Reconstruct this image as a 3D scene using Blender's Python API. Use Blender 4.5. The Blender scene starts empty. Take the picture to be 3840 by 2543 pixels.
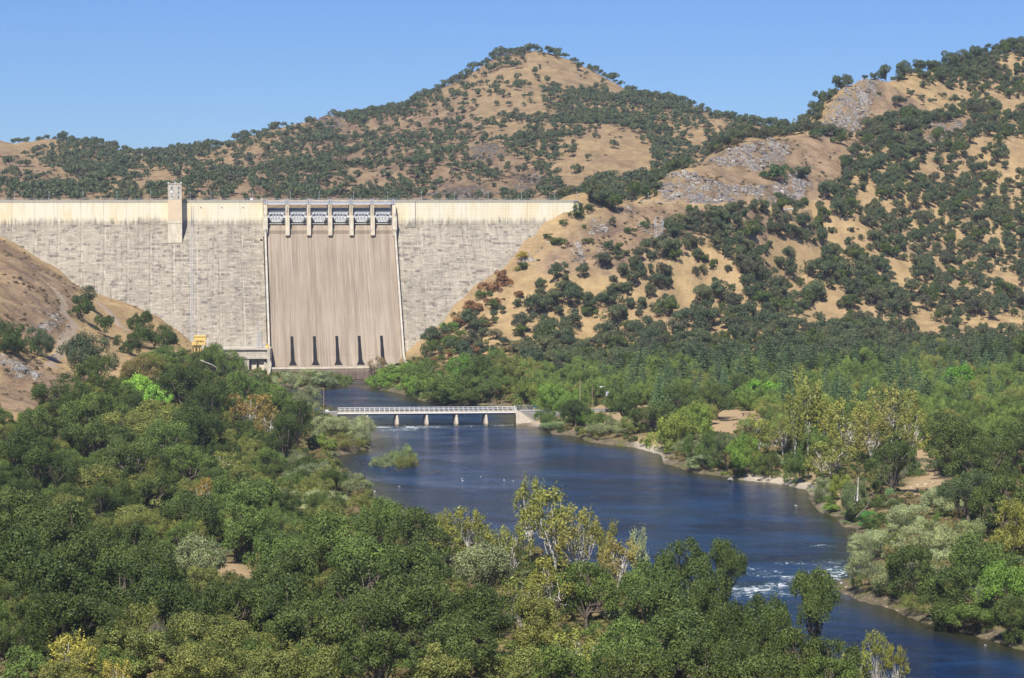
import bpy, math, random
import numpy as np
from mathutils import Vector, Matrix

R = math.radians
scene = bpy.context.scene
COL = scene.collection

# ---------------------------------------------------------------- camera, sky, sun, exposure
FPX, CX, CY, HZ = 9000.0, 1920.0, 1271.5, 750.0      # focal length in photograph pixels, centre, horizon row
CAMZ = 117.0
PITCH = math.atan((CY - HZ) / FPX)
cam_data = bpy.data.cameras.new("camera")
cam_data.sensor_width = 36.0
cam_data.lens = FPX / 3840.0 * 36.0
cam_data.clip_start = 1.0
cam_data.clip_end = 30000.0
cam = bpy.data.objects.new("camera", cam_data)
COL.objects.link(cam)
cam.location = (0, 0, CAMZ)
cam.rotation_euler = (R(90) - PITCH, 0, 0)
scene.camera = cam

SUN_EL, SUN_AZ = R(52), R(-14)       # azimuth measured from straight behind the camera, negative to its left
sdir = Vector((math.sin(SUN_AZ) * math.cos(SUN_EL), -math.cos(SUN_AZ) * math.cos(SUN_EL), math.sin(SUN_EL)))
world = bpy.data.worlds.new("World")
scene.world = world
world.use_nodes = True
wn, wl = world.node_tree.nodes, world.node_tree.links
bg = wn["Background"]
sky = wn.new("ShaderNodeTexSky")
sky.sky_type = 'NISHITA'
sky.sun_disc = False
sky.sun_elevation = SUN_EL
sky.sun_rotation = math.atan2(sdir.x, sdir.y)
sky.altitude = 1500
sky.air_density = 1.0
sky.dust_density = 0.0
sky.ozone_density = 4.0
tintn = wn.new("ShaderNodeMix"); tintn.data_type = 'RGBA'; tintn.blend_type = 'MULTIPLY'; tintn.inputs[0].default_value = 1.0
wl.new(sky.outputs[0], tintn.inputs[6]); tintn.inputs[7].default_value = (.41, .57, .90, 1)
wl.new(tintn.outputs[2], bg.inputs[0])
bg.inputs[1].default_value = 0.090
sl = bpy.data.lights.new("sun", 'SUN')
sl.energy = 5.0
sl.angle = R(0.5)
sl.color = (1.0, 0.94, 0.85)
so = bpy.data.objects.new("sun", sl)
COL.objects.link(so)
so.rotation_euler = sdir.to_track_quat('Z', 'Y').to_euler()
scene.view_settings.view_transform = 'Standard'
scene.view_settings.look = 'None'
scene.view_settings.exposure = 0.4
scene.view_settings.gamma = 1.0
scene.view_settings.use_curve_mapping = False
cy = scene.cycles
cy.max_bounces = 5
cy.diffuse_bounces = 2
cy.glossy_bounces = 2
cy.transmission_bounces = 2
cy.transparent_max_bounces = 4
cy.volume_bounces = 0
cy.use_denoising = True
cy.denoising_prefilter = 'ACCURATE'
cy.denoiser = 'OPENIMAGEDENOISE'
cy.use_adaptive_sampling = True
cy.adaptive_threshold = 0.02

SP, CP = math.sin(PITCH), math.cos(PITCH)

def ray(px, py):
    dx, dy = (px - CX) / FPX, (CY - py) / FPX
    return (dx, CP + dy * SP, -SP + dy * CP)

def at(px, py, Y):
    """the point at distance Y along the camera's forward ground direction that is seen at (px, py)"""
    d = ray(px, py)
    t = Y / d[1]
    return (d[0] * t, Y, CAMZ + d[2] * t)

def on_level(px, py, z=0.0):
    d = ray(px, py)
    t = (z - CAMZ) / d[2]
    return (d[0] * t, d[1] * t, z)

def xat(px, Y):
    return (px - CX) / FPX * Y       # within 0.2 %

def project(x, y, z):
    """numpy: world to photograph pixels"""
    dz = z - CAMZ
    f = y * CP - dz * SP
    u = y * SP + dz * CP
    return CX + FPX * x / f, CY - FPX * u / f

# ---------------------------------------------------------------- naming helpers
def props(o, label=None, cat=None, group=None, kind=None):
    if label: o["label"] = label
    if cat: o["category"] = cat
    if group: o["group"] = group
    if kind: o["kind"] = kind
    return o

def link(name, data, parent=None):
    o = bpy.data.objects.new(name, data)
    COL.objects.link(o)
    if parent is not None:
        o.parent = parent
    return o

def empty(name, loc=(0, 0, 0), rz=0.0):
    o = link(name, None)
    o.location = loc
    o.rotation_euler = (0, 0, rz)
    o.empty_display_size = 1
    return o

def np_mesh(name, v, f, mats=(), midx=None, smooth=False):
    """v (N,3), f (M,k) arrays"""
    me = bpy.data.meshes.new(name)
    v = np.ascontiguousarray(v, dtype=np.float32)
    f = np.ascontiguousarray(f, dtype=np.int32)
    k = f.shape[1]
    me.vertices.add(len(v)); me.vertices.foreach_set("co", v.ravel())
    me.loops.add(f.size); me.loops.foreach_set("vertex_index", f.ravel())
    me.polygons.add(len(f))
    me.polygons.foreach_set("loop_start", np.arange(0, f.size, k, dtype=np.int32))
    me.polygons.foreach_set("loop_total", np.full(len(f), k, dtype=np.int32))
    for m in mats: me.materials.append(m)
    if midx is not None: me.polygons.foreach_set("material_index", np.asarray(midx, dtype=np.int32))
    if smooth: me.polygons.foreach_set("use_smooth", np.ones(len(f), dtype=bool))
    me.update(calc_edges=True)
    me.validate()
    return me

class MB:
    """collects boxes, tubes and polygons; build() links them as one mesh"""
    def __init__(s): s.v, s.f = [], []
    def add(s, vs, fs):
        n = len(s.v); s.v += [tuple(p) for p in vs]; s.f += [tuple(i + n for i in q) for q in fs]; return s
    def box(s, x0, x1, y0, y1, z0, z1):
        return s.add([(x0,y0,z0),(x1,y0,z0),(x1,y1,z0),(x0,y1,z0),(x0,y0,z1),(x1,y0,z1),(x1,y1,z1),(x0,y1,z1)],
                     [(0,3,2,1),(4,5,6,7),(0,1,5,4),(1,2,6,5),(2,3,7,6),(3,0,4,7)])
    def bar(s, a, b, w, h=None):
        """square bar from a to b"""
        return s.tube([a, b], [w * .5, (h or w) * .5] if False else w * .5, 4)
    def tube(s, pts, r, n=6, caps=True):
        pts = [Vector(p) for p in pts]
        rs = list(r) if hasattr(r, '__len__') else [r] * len(pts)
        vs, fs = [], []
        for i, p in enumerate(pts):
            d = (pts[min(i + 1, len(pts) - 1)] - pts[max(i - 1, 0)])
            if d.length < 1e-6: d = Vector((0, 0, 1))
            d.normalize()
            up = Vector((0, 0, 1)) if abs(d.z) < .9 else Vector((1, 0, 0))
            a = d.cross(up).normalized(); b = d.cross(a).normalized()
            for k in range(n):
                t = 2 * math.pi * (k + .5) / n
                vs.append(p + (a * math.cos(t) + b * math.sin(t)) * rs[i])
        for i in range(len(pts) - 1):
            for k in range(n):
                fs.append((i*n+k, i*n+(k+1) % n, (i+1)*n+(k+1) % n, (i+1)*n+k))
        if caps:
            fs.append(tuple(range(n))[::-1]); fs.append(tuple((len(pts)-1)*n + k for k in range(n)))
        return s.add(vs, fs)
    def prism(s, poly, a0, a1, axis='u'):
        """poly: list of (v, z); extruded along u from a0 to a1"""
        n = len(poly)
        vs = [(a0, v, z) for v, z in poly] + [(a1, v, z) for v, z in poly]
        fs = [tuple(range(n)), tuple(range(2*n-1, n-1, -1))] + [(i, n+i, n+(i+1) % n, (i+1) % n) for i in range(n)]
        return s.add(vs, fs)
    def mesh(s, name, mat, smooth=False):
        me = bpy.data.meshes.new(name)
        me.from_pydata(s.v, [], s.f)
        if mat: me.materials.append(mat)
        if smooth: me.polygons.foreach_set("use_smooth", [True]*len(me.polygons))
        me.update()
        return me
    def build(s, name, mat, parent=None, smooth=False):
        import bmesh
        me = s.mesh(name, mat, smooth)
        bm = bmesh.new(); bm.from_mesh(me); bmesh.ops.recalc_face_normals(bm, faces=bm.faces); bm.to_mesh(me); bm.free()
        return link(name, me, parent)

def copy_tree(o, parent=None):
    c = o.copy(); COL.objects.link(c)
    if parent is not None: c.parent = parent
    for ch in list(o.children): copy_tree(ch, c)
    return c

# ---------------------------------------------------------------- node helpers
class G:
    def __init__(s, name, surface=True):
        s.m = bpy.data.materials.new(name); s.m.use_nodes = True
        s.t = s.m.node_tree; s.n = s.t.nodes; s.l = s.t.links
        s.b = s.n["Principled BSDF"]; s.out = s.n["Material Output"]
        s.b.inputs["Roughness"].default_value = .85
        s.b.inputs["Specular IOR Level"].default_value = .25
    def put(s, sock, v):
        if isinstance(v, bpy.types.NodeSocket): s.l.new(v, sock)
        elif isinstance(v, (tuple, list)) and len(v) == 3 and sock.type == 'RGBA': sock.default_value = (*v, 1)
        else: sock.default_value = v
    def math(s, op, a, b=0.0, c=None, clamp=False):
        n = s.n.new("ShaderNodeMath"); n.operation = op; n.use_clamp = clamp
        s.put(n.inputs[0], a); s.put(n.inputs[1], b)
        if c is not None: s.put(n.inputs[2], c)
        return n.outputs[0]
    def mul(s, a, b): return s.math('MULTIPLY', a, b)
    def addm(s, a, b): return s.math('ADD', a, b)
    def ss(s, x, lo, hi):
        n = s.n.new("ShaderNodeMapRange"); n.interpolation_type = 'SMOOTHSTEP'
        s.put(n.inputs[0], x); s.put(n.inputs[1], lo); s.put(n.inputs[2], hi)
        return n.outputs[0]
    def rng(s, x, a, b, c, d):
        n = s.n.new("ShaderNodeMapRange")
        for i, v in enumerate((x, a, b, c, d)): s.put(n.inputs[i], v)
        return n.outputs[0]
    def coord(s, kind="Object"):
        return s.n.new("ShaderNodeTexCoord").outputs[kind]
    def pos(s):
        return s.n.new("ShaderNodeNewGeometry").outputs["Position"]
    def scale(s, vec, sc, loc=(0, 0, 0)):
        n = s.n.new("ShaderNodeMapping"); s.put(n.inputs[0], vec); n.inputs[1].default_value = loc; n.inputs[3].default_value = sc
        return n.outputs[0]
    def sep(s, vec):
        n = s.n.new("ShaderNodeSeparateXYZ"); s.put(n.inputs[0], vec); return n.outputs
    def comb(s, x, y, z):
        n = s.n.new("ShaderNodeCombineXYZ")
        for i, v in enumerate((x, y, z)): s.put(n.inputs[i], v)
        return n.outputs[0]
    def noise(s, vec, scale, detail=3, rough=.55, dist=0.0):
        n = s.n.new("ShaderNodeTexNoise"); s.put(n.inputs["Vector"], vec)
        n.inputs["Scale"].default_value = scale; n.inputs["Detail"].default_value = detail
        n.inputs["Roughness"].default_value = rough; n.inputs["Distortion"].default_value = dist
        return n.outputs[0]
    def vor(s, vec, scale, feature='F1', out=0):
        n = s.n.new("ShaderNodeTexVoronoi"); n.feature = feature; s.put(n.inputs["Vector"], vec); n.inputs["Scale"].default_value = scale
        return n.outputs[out]
    def mix(s, f, a, b, mode='MIX'):
        n = s.n.new("ShaderNodeMix"); n.data_type = 'RGBA'; n.blend_type = mode; n.clamp_factor = True
        s.put(n.inputs[0], f); s.put(n.inputs[6], a); s.put(n.inputs[7], b)
        return n.outputs[2]
    def attr(s, name, out="Fac"):
        n = s.n.new("ShaderNodeAttribute"); n.attribute_name = name; return n.outputs[out]
    def bump(s, h, strength=.5, dist=.1, normal=None):
        n = s.n.new("ShaderNodeBump"); s.put(n.inputs["Height"], h)
        n.inputs["Strength"].default_value = strength; n.inputs["Distance"].default_value = dist
        if normal is not None: s.put(n.inputs["Normal"], normal)
        return n.outputs[0]
    def base(s, c): s.put(s.b.inputs["Base Color"], c); return s
    def normal(s, c): s.put(s.b.inputs["Normal"], c); return s

def flat(name, c, rough=.7, var=.15, scale=1.5, metal=0.0):
    g = G(name)
    n = g.noise(g.coord(), scale, 4)
    g.base(g.mix(n, tuple(x * (1 - var) for x in c), tuple(min(1, x * (1 + var)) for x in c)))
    g.b.inputs["Roughness"].default_value = rough
    g.b.inputs["Metallic"].default_value = metal
    return g.m
# ---------------------------------------------------------------- the lie of the land
def vnoise(x, y, seed=0):
    """smooth value noise in [-1, 1]"""
    xi, yi = np.floor(x).astype(np.int64), np.floor(y).astype(np.int64)
    fx, fy = x - xi, y - yi
    fx, fy = fx*fx*(3-2*fx), fy*fy*(3-2*fy)
    def h(a, b):
        n = (a * 374761393 + b * 668265263 + seed * 1442695041) & 0x7fffffff
        n = ((n ^ (n >> 13)) * 1274126177) & 0x7fffffff
        return ((n ^ (n >> 16)) & 0xffff) / 32767.5 - 1
    a, b, c, d = h(xi, yi), h(xi+1, yi), h(xi, yi+1), h(xi+1, yi+1)
    return (a*(1-fx)+b*fx)*(1-fy) + (c*(1-fx)+d*fx)*fy

def fbm(x, y, oct=4, seed=0, gain=.5):
    s, a = 0, 1.0
    for i in range(oct):
        s = s + a * vnoise(x * 2**i + i*17.3, y * 2**i - i*9.1, seed + i)
        a *= gain
    return s

def ridged(x, y, oct=4, seed=0):
    s, a = 0, 1.0
    for i in range(oct):
        s = s + a * (1 - 2*np.abs(vnoise(x * 2**i, y * 2**i, seed + i)))
        a *= .5
    return s

class RBF:
    def __init__(s, pts, c):
        P = np.array(pts, float); s.xy = P[:, :2]; s.c = c; z = P[:, 2]; s.m = z.mean()
        d = np.sqrt(((s.xy[:, None]-s.xy[None])**2).sum(-1) + c*c)
        A = -d + np.eye(len(z)) * -.0
        n = len(z); M = np.zeros((n+1, n+1)); M[:n, :n] = d - np.eye(n)*.6; M[:n, n] = 1; M[n, :n] = 1
        s.w = np.linalg.solve(M, np.append(z, 0))
    def __call__(s, x, y):
        o = np.empty(x.size); xf, yf = x.ravel(), y.ravel()
        for i in range(0, x.size, 20000):
            j = slice(i, i+20000)
            d = np.sqrt((xf[j, None]-s.xy[None, :, 0])**2 + (yf[j, None]-s.xy[None, :, 1])**2 + s.c**2)
            o[j] = d @ s.w[:-1] + s.w[-1]
        return o.reshape(x.shape)

def P3(px, py, Y): return at(px, py, Y)
def PZ(px, Y, z): return (xat(px, Y), Y, z)

# river outline on the water plane (photograph pixels of the shore)
RIGHT_SHORE = [(1378,1426),(1375,1446),(1431,1464),(1481,1472),(1537,1487),(1568,1499),(1608,1512),(1694,1520),(1821,1520),(1925,1530),
 (1938,1560),(1935,1598),(2000,1600),(2042,1610),(2070,1629),(2139,1633),(2172,1640),(2209,1659),(2279,1668),(2385,1680),(2455,1700),(2483,1710),(2483,1740),
 (2520,1746),(2594,1773),(2697,1786),(2790,1803),(2882,1810),(2952,1821),(3022,1838),(3040,1885),(3065,1918),(3108,1934),(3174,1938),
 (3141,1952),(3151,1975),(3217,1982),(3200,1996),(3236,2027),(3225,2084),(3232,2151),(3236,2168),(3150,2176),(3128,2186),(3141,2215),(3193,2243),
 (3255,2264),(3312,2274),(3369,2298),(3416,2321),(3487,2345),(3558,2364),(3629,2378),(3691,2397),(3748,2411),(3795,2430),(3840,2439),(4000,2480),(4300,2600),(4700,2900)]
LEFT_SHORE = [(1318,1424),(1308,1440),(1250,1455),(1180,1462),(1120,1460),(1075,1446),(1055,1450),(1050,1470),(1090,1495),(1150,1520),
 (1215,1532),(1262,1555),(1278,1592),(1350,1625),(1395,1648),(1398,1678),(1314,1702),(1276,1707),(1253,1735),(1276,1768),(1324,1798),(1375,1823),
 (1400,1860),(1450,1910),(1550,1960),(1750,2010),(1950,2080),(2200,2165),(2450,2245),(2700,2320),(2900,2420),(3150,2530),(3350,2640),(3500,2900)]
RIV = np.array([on_level(*p)[:2] for p in RIGHT_SHORE] + [on_level(*p)[:2] for p in reversed(LEFT_SHORE)])

def poly_sd(x, y, poly):
    """signed distance, negative inside"""
    d2 = np.full(x.shape, 1e18); inside = np.zeros(x.shape, bool)
    n = len(poly)
    for i in range(n):
        ax, ay = poly[i]; bx, by = poly[(i+1) % n]
        ex, ey = bx-ax, by-ay
        t = np.clip(((x-ax)*ex + (y-ay)*ey) / (ex*ex+ey*ey+1e-12), 0, 1)
        d2 = np.minimum(d2, (x-ax-t*ex)**2 + (y-ay-t*ey)**2)
        c = (ay > y) != (by > y)
        with np.errstate(divide='ignore', invalid='ignore'):
            inside ^= c & (x < (bx-ax)*(y-ay)/(by-ay if by != ay else 1e-9) + ax)
    d = np.sqrt(d2)
    return np.where(inside, -d, d)

def in_px(px, py, poly):
    inside = np.zeros(np.shape(px), bool); n = len(poly)
    for i in range(n):
        ax, ay = poly[i]; bx, by = poly[(i+1) % n]
        c = (ay > py) != (by > py)
        inside ^= c & (px < (bx-ax)*(py-ay)/((by-ay) or 1e-9) + ax)
    return inside

CA = []
# slope below the viewpoint
CA += [(0,-40,112),(0,40,102),(-120,60,100),(120,60,98),(0,140,72),(-150,180,66),(150,180,60),(-60,290,34),(80,300,26),(-200,320,36),(220,320,14)]
CA += [PZ(*q) for q in [(-800,450,22),(300,450,14),(1400,450,12),(2500,440,9),(3300,430,6),(0,600,11),(1000,600,8),(1900,600,7),(2600,560,5),
  (500,780,8),(1200,800,6),(-600,800,18),(-200,950,16),(900,950,6),(1100,1100,6),(700,1150,8),(1100,1230,7),(900,1300,8),(1050,1400,7),(950,1480,7),(1150,1510,3),
  (4500,450,8),(4200,600,8),(3700,650,6),(3600,800,7),(3300,900,6),(3840,900,9),(4500,900,14),(3100,1050,6),(3500,1100,8),(4000,1100,12),(2700,1150,6),(2300,1200,6),
  (2000,1250,7),(2400,1350,8),(2900,1300,9),(3400,1300,11),(3840,1300,13),(4400,1300,22),(1700,1400,5),(1550,1480,5),(2000,1400,7),(4700,1500,50)]]
# left abutment hill
CA += [P3(*q) for q in [(0,897,1568),(47,920,1566),(86,959,1562),(156,998,1558),(234,1053,1555),(312,1084,1552),(367,1120,1550),(437,1143,1546),(500,1180,1544),(580,1240,1540),(700,1312,1536),(850,1390,1530),
  (0,1000,1480),(0,1100,1400),(120,1080,1450),(230,1130,1470),(255,1190,1440),(330,1165,1490),(250,1250,1385),(170,1385,1270),(0,1200,1330),(90,1250,1330),(390,1220,1480),(470,1220,1500),(560,1300,1470),
  (300,1400,1250),(450,1340,1370),(100,1400,1200),(100,1470,1150),(0,1500,1100),(200,1500,1130),(330,1490,1160),(600,1400,1330),(-300,1000,1350),(-300,1300,1150),(-600,800,1500)]]
CA += [PZ(-300,1580,120),PZ(-800,1560,160),PZ(-600,1650,110),PZ(-500,1760,70),PZ(0,1720,50),PZ(600,1720,30),PZ(1200,1720,20),PZ(1700,1740,30),PZ(1200,1900,30),PZ(0,1900,40),PZ(-600,2000,60),PZ(1800,1950,60),PZ(1200,2300,40),PZ(0,2300,40)]
# groin of the right abutment against the dam
CA += [P3(*q) for q in [(2200,790,1662),(2137,838,1652),(2057,887,1643),(1999,941,1636),(1923,990,1630),(1838,1048,1618),(1780,1115,1608),(1718,1173,1598),(1660,1222,1590),(1602,1289,1578),(1550,1350,1562),(1450,1410,1545)]]
# right hillside
CA += [P3(*q) for q in [(2250,760,1680),(2300,758,1700),(2400,758,1720),(2560,760,1735),(2800,768,1750),(3000,782,1775),(3150,780,1830),
  (2250,850,1660),(2400,860,1672),(2600,850,1700),(2800,840,1712),(2150,930,1640),(2300,950,1640),(2390,880,1668),(2050,1010,1620),(2480,925,1650),(2540,935,1640),(2440,965,1635),(2380,985,1625),
  (2200,1030,1610),(1950,1080,1605),(1900,1180,1570),(1800,1250,1550),(1760,1330,1520),(2050,1150,1585),(2050,1250,1550),(2000,1340,1500),(2250,1150,1595),(2250,1280,1540),(2300,1330,1500),(2500,1050,1620),(2500,1200,1575),(2520,1290,1530),
  (2640,1080,1640),(2700,900,1680),(2700,1000,1645),(2750,1150,1620),(2700,1260,1560),(2900,900,1725),(2900,1050,1700),(2950,1180,1630),(2950,1290,1560),(3000,850,1790),(3100,950,1770),(3150,1080,1720),(3100,1230,1630),(3200,1320,1560),
  (3300,820,1870),(3300,980,1790),(3350,1130,1730),(3350,1280,1640),(3550,720,1960),(3550,900,1870),(3550,1060,1790),(3550,1220,1700),(3600,1330,1620),(3840,620,2080),(3840,820,1980),(3840,980,1880),(3840,1150,1780),(3840,1270,1690),
  (4200,700,2050),(4200,1000,1900),(4300,1200,1750),(4600,900,2000)]]
# spur above the crest road
CA += [P3(*q) for q in [(2462,742,1775),(2491,667,1820),(2530,645,1835),(2582,624,1860),(2704,563,1910),(2795,533,1950),(2917,509,2000),(3008,503,2040),(2550,745,1745),(2700,745,1755),(2850,752,1770),(2950,765,1785),
  (2600,690,1790),(2750,640,1840),(2900,600,1900),(3000,680,1860),(3050,600,1940),(3100,720,1860),(3200,620,1960),(3250,700,1920)]]
CA += [PZ(2420,1900,95),PZ(2480,2000,100),PZ(2620,2060,110),PZ(2800,2130,125),PZ(2950,2200,130),PZ(2250,1850,80),PZ(2300,2100,70)]
# high right ridge and its cliff
CA += [P3(*q) for q in [(3068,498,2080),(3087,442,2095),(3115,405,2110),(3148,375,2125),(3180,345,2140),(3221,311,2160),(3282,293,2190),(3434,272,2260),(3617,241,2340),(3740,215,2390),(3840,190,2430),
  (3110,490,2065),(3200,480,2070),(3200,400,2120),(3290,350,2160),(3300,450,2100),(3400,480,2080),(3400,370,2170),(3550,350,2240),(3550,470,2130),(3650,300,2300),(3700,420,2210),(3840,330,2340),(3840,470,2200),(3350,580,2010),(3500,600,2030),(3700,580,2090),
  (4200,150,2500),(4600,200,2500),(4200,400,2300),(4200,500,2180)]]
CA += [PZ(3060,2230,150),PZ(3150,2300,160),PZ(3300,2400,170),PZ(3500,2500,175),PZ(3700,2600,180),PZ(3900,2700,190),PZ(4400,2700,200),PZ(3000,2500,110),PZ(2700,2400,90),PZ(1500,2650,40)]
_rA = RBF(CA, 22.0)

STEP = 3.0
AX0, AX1, AY0, AY1 = -480.0, 720.0, -60.0, 2640.0
nx, ny = int((AX1-AX0)/STEP)+1, int((AY1-AY0)/STEP)+1
gx, gy = np.meshgrid(AX0 + STEP*np.arange(nx), AY0 + STEP*np.arange(ny))
# coarse evaluation of the control surface, then bilinear
cs = 4
cgx, cgy = np.meshgrid(AX0 + STEP*cs*np.arange(nx//cs+2), AY0 + STEP*cs*np.arange(ny//cs+2))
cz = _rA(cgx, cgy)
def bil(Z, x, y, x0, y0, st):
    fx, fy = (x-x0)/st, (y-y0)/st
    fx = np.clip(fx, 0, Z.shape[1]-1.001); fy = np.clip(fy, 0, Z.shape[0]-1.001)
    i, j = fx.astype(int), fy.astype(int); fx, fy = fx-i, fy-j
    return (Z[j, i]*(1-fx)+Z[j, i+1]*fx)*(1-fy) + (Z[j+1, i]*(1-fx)+Z[j+1, i+1]*fx)*fy
zA = bil(cz, gx, gy, AX0, AY0, STEP*cs)

sdr = np.full(gx.shape, 400.0)
near = (gy < 1600)
sdr[near] = poly_sd(gx[near], gy[near], RIV)
ppx, ppy = project(gx, np.maximum(gy, 5), zA)
front = gy > 200

def smooth(a, lo, hi):
    t = np.clip((a-lo)/(hi-lo), 0, 1); return t*t*(3-2*t)

def soft(maskb, it=2):
    m = maskb.astype(float)
    for _ in range(it):
        m = (m + np.roll(m,1,0)+np.roll(m,-1,0)+np.roll(m,1,1)+np.roll(m,-1,1))/5
    return m
hillish = smooth(zA, 12, 30)
# surface kinds, mapped onto the ground from what the photograph shows there
rockp = [[(3066,500),(3087,430),(3150,365),(3221,311),(3290,300),(3300,360),(3260,440),(3230,500)],
 [(2462,745),(2480,690),(2520,655),(2580,660),(2640,690),(2720,690),(2830,700),(2890,690),(2960,650),(3010,640),(3030,690),(3020,750),(2930,760),(2700,752)],
 [(2660,600),(2760,560),(2860,540),(2960,540),(2950,590),(2920,640),(2800,620)],
 [(2140,870),(2240,820),(2310,850),(2310,880),(2160,882)],
 [(2150,1000),(2170,905),(2200,910),(2200,990)],[(2240,980),(2250,930),(2270,930),(2280,985)],
 [(3460,530),(3500,480),(3640,445),(3600,480),(3490,550)],
 [(1985,960),(2060,905),(2080,920),(1999,975),(1950,1010),(1920,1000)],
 [(3190,620),(3270,580),(3260,610),(3210,650)],
 [(90,965),(150,995),(200,1030),(190,1040),(120,1000)],[(150,1250),(200,1150),(235,1200),(230,1260)],[(0,1330),(60,1340),(90,1400),(160,1420),(100,1440),(0,1420)],
 [(2340,780),(2370,780),(2370,850),(2350,870)],[(2600,790),(2700,800),(2690,830),(2620,815)],[(2390,850),(2440,850),(2450,890),(2400,900)]]
rock = np.zeros(gx.shape)
for q in rockp: rock = np.maximum(rock, soft(in_px(ppx, ppy, q) & front & ((gy > 1500) if q[0][0] > 1500 else (gy > 1000)), 2))
dry = 1.0 - smooth(zA, 8, 14)
# tracks and roads
def pl_dist(x, y, pts):
    d2 = np.full(x.shape, 1e18)
    for (ax, ay), (bx, by) in zip(pts[:-1], pts[1:]):
        ex, ey = bx-ax, by-ay; t = np.clip(((x-ax)*ex+(y-ay)*ey)/(ex*ex+ey*ey+1e-9), 0, 1)
        d2 = np.minimum(d2, (x-ax-t*ex)**2+(y-ay-t*ey)**2)
    return np.sqrt(d2)
def hit(px, py, lo=900, hi=2600):
    """where the sight line through (px, py) meets the land, scanning outwards"""
    Y = np.arange(lo, hi, 1.5); d = ray(px, py); t = Y/d[1]
    x, z = d[0]*t, CAMZ+d[2]*t
    g = bil(zA, x, Y, AX0, AY0, STEP)
    k = np.argmax(g > z)
    if g[k] <= z[k]: k = int(np.argmin(z-g))
    return (float(x[k]), float(Y[k]), float(g[k]))
TR1 = [(150,1392),(195,1350),(235,1290),(268,1240),(278,1215),(262,1196),(240,1185),(243,1165),(232,1130),(215,1105),(190,1080),(160,1062)]
TR2 = [(480,1235),(450,1215),(430,1190),(405,1160),(375,1135),(345,1118)]
TR3 = [(2270,757),(2350,757),(2450,759),(2560,761),(2700,765),(2850,771),(2960,780),(3020,784)]
tw1 = [hit(*p, lo=1100, hi=1560)[:2] for p in TR1]; tw2 = [hit(*p, lo=1350, hi=1560)[:2] for p in TR2]
tw3 = [at(*p, Y)[:2] for p, Y in zip(TR3, (1690,1708,1725,1735,1745,1757,1775,1785))]
near2 = (gy > 1000) & (gy < 1600) & (gx < 0); near3 = (gy > 1600) & (gy < 1900) & (gx > 0)
road = np.zeros(gx.shape); droad = np.full(gx.shape, 99.0)
for m, tw in ((near2, tw1), (near2, tw2)):
    droad[m] = np.minimum(droad[m], pl_dist(gx[m], gy[m], tw))
road = 1 - smooth(droad, 1.6, 3.6)
droad3 = np.full(gx.shape, 99.0); droad3[near3] = pl_dist(gx[near3], gy[near3], tw3)
# level the crest road into the slope at the crest's height
tz3 = [at(*p, Y)[2] for p, Y in zip(TR3, (1690,1708,1725,1735,1745,1757,1775,1785))]
zr = np.interp(gx, [t[0] for t in tw3], tz3)
w3 = 1 - smooth(droad3, 4.5, 10)
zA = zA*(1-w3) + zr*w3
road = np.maximum(road, 1 - smooth(droad3, 3, 5))

# relief
rel = fbm(gx/60, gy/60, 4, 3)*3.6*hillish + ridged(gx/38+gy/90, gy/60, 3, 19)*1.3*hillish + fbm(gx/12, gy/12, 3, 9)*0.9*hillish + fbm(gx/25, gy/25, 3, 5)*0.4*(1-hillish)
rel *= (1-w3)*(1-.7*road)
edge = smooth(np.abs(gy-1590+gx*-.139), 0, 30)
zA = zA + rel
cr = ridged(gx/11 + gy/40, gy/14, 4, 21)
zA = zA + rock*(cr*2.6 + fbm(gx/4, gy/4, 2, 8)*.9)*(1-w3)
# banks
land = np.minimum(zA, 0.25 + np.maximum(sdr, 0)*(0.24 + .12*fbm(gx/30, gy/30, 2, 4)))
land = np.where(sdr > 26, zA, land)
t26 = smooth(sdr, 14, 30); land = np.where((sdr > 0), np.minimum(zA, 0.25+np.maximum(sdr,0)*.28)*(1-t26) + zA*t26, land)
land = np.where((sdr > 6) & (gy < 1600), np.maximum(land, 1.2 + 0*land), land)
zA = np.where(sdr > 0, land, -0.6 - 2.2*np.clip(-sdr/7, 0, 1))
# never rise through the water at the dam foot
def hA(x, y): return float(bil(zA, np.array([float(x)]), np.array([float(y)]), AX0, AY0, STEP)[0])
def hAv(x, y): return bil(zA, x, y, AX0, AY0, STEP)

# far mountains beyond the lake
CB = []
SKY = [(-900,560,3500),(-400,520,3400),(-100,532,3350),(0,540,3300),(80,556,3250),(200,548,3250),(290,548,3230),(360,560,3220),(430,578,3200),(500,598,3180),(580,592,3200),(650,590,3220),(760,578,3250),(850,562,3250),(950,532,3250),(1050,512,3250),(1150,486,3220),(1300,446,3200),
 (1400,424,3200),(1500,404,3200),(1600,370,3200),(1680,325,3200),(1750,288,3200),(1820,250,3200),(1880,222,3200),(1940,206,3200),(2000,206,3200),(2060,216,3200),(2130,236,3190),(2200,262,3180),(2300,308,3150),(2390,352,3120),
 (2460,372,3080),(2550,392,3020),(2650,428,2960),(2720,455,2920),(2820,490,2900),(2950,506,2950),(3100,512,3000),(3400,560,3000),(3900,600,3000)]
CB += [at(*q) for q in SKY]
for px, py, Y in SKY[::2]:
    CB.append(PZ(px, Y+350, at(px, py, Y)[2]-90)); CB.append(PZ(px, Y+900, 90))
for px in range(-900, 4000, 250): CB.append(PZ(px, 2120, 96)); CB.append(PZ(px, 2000, 60))
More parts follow.
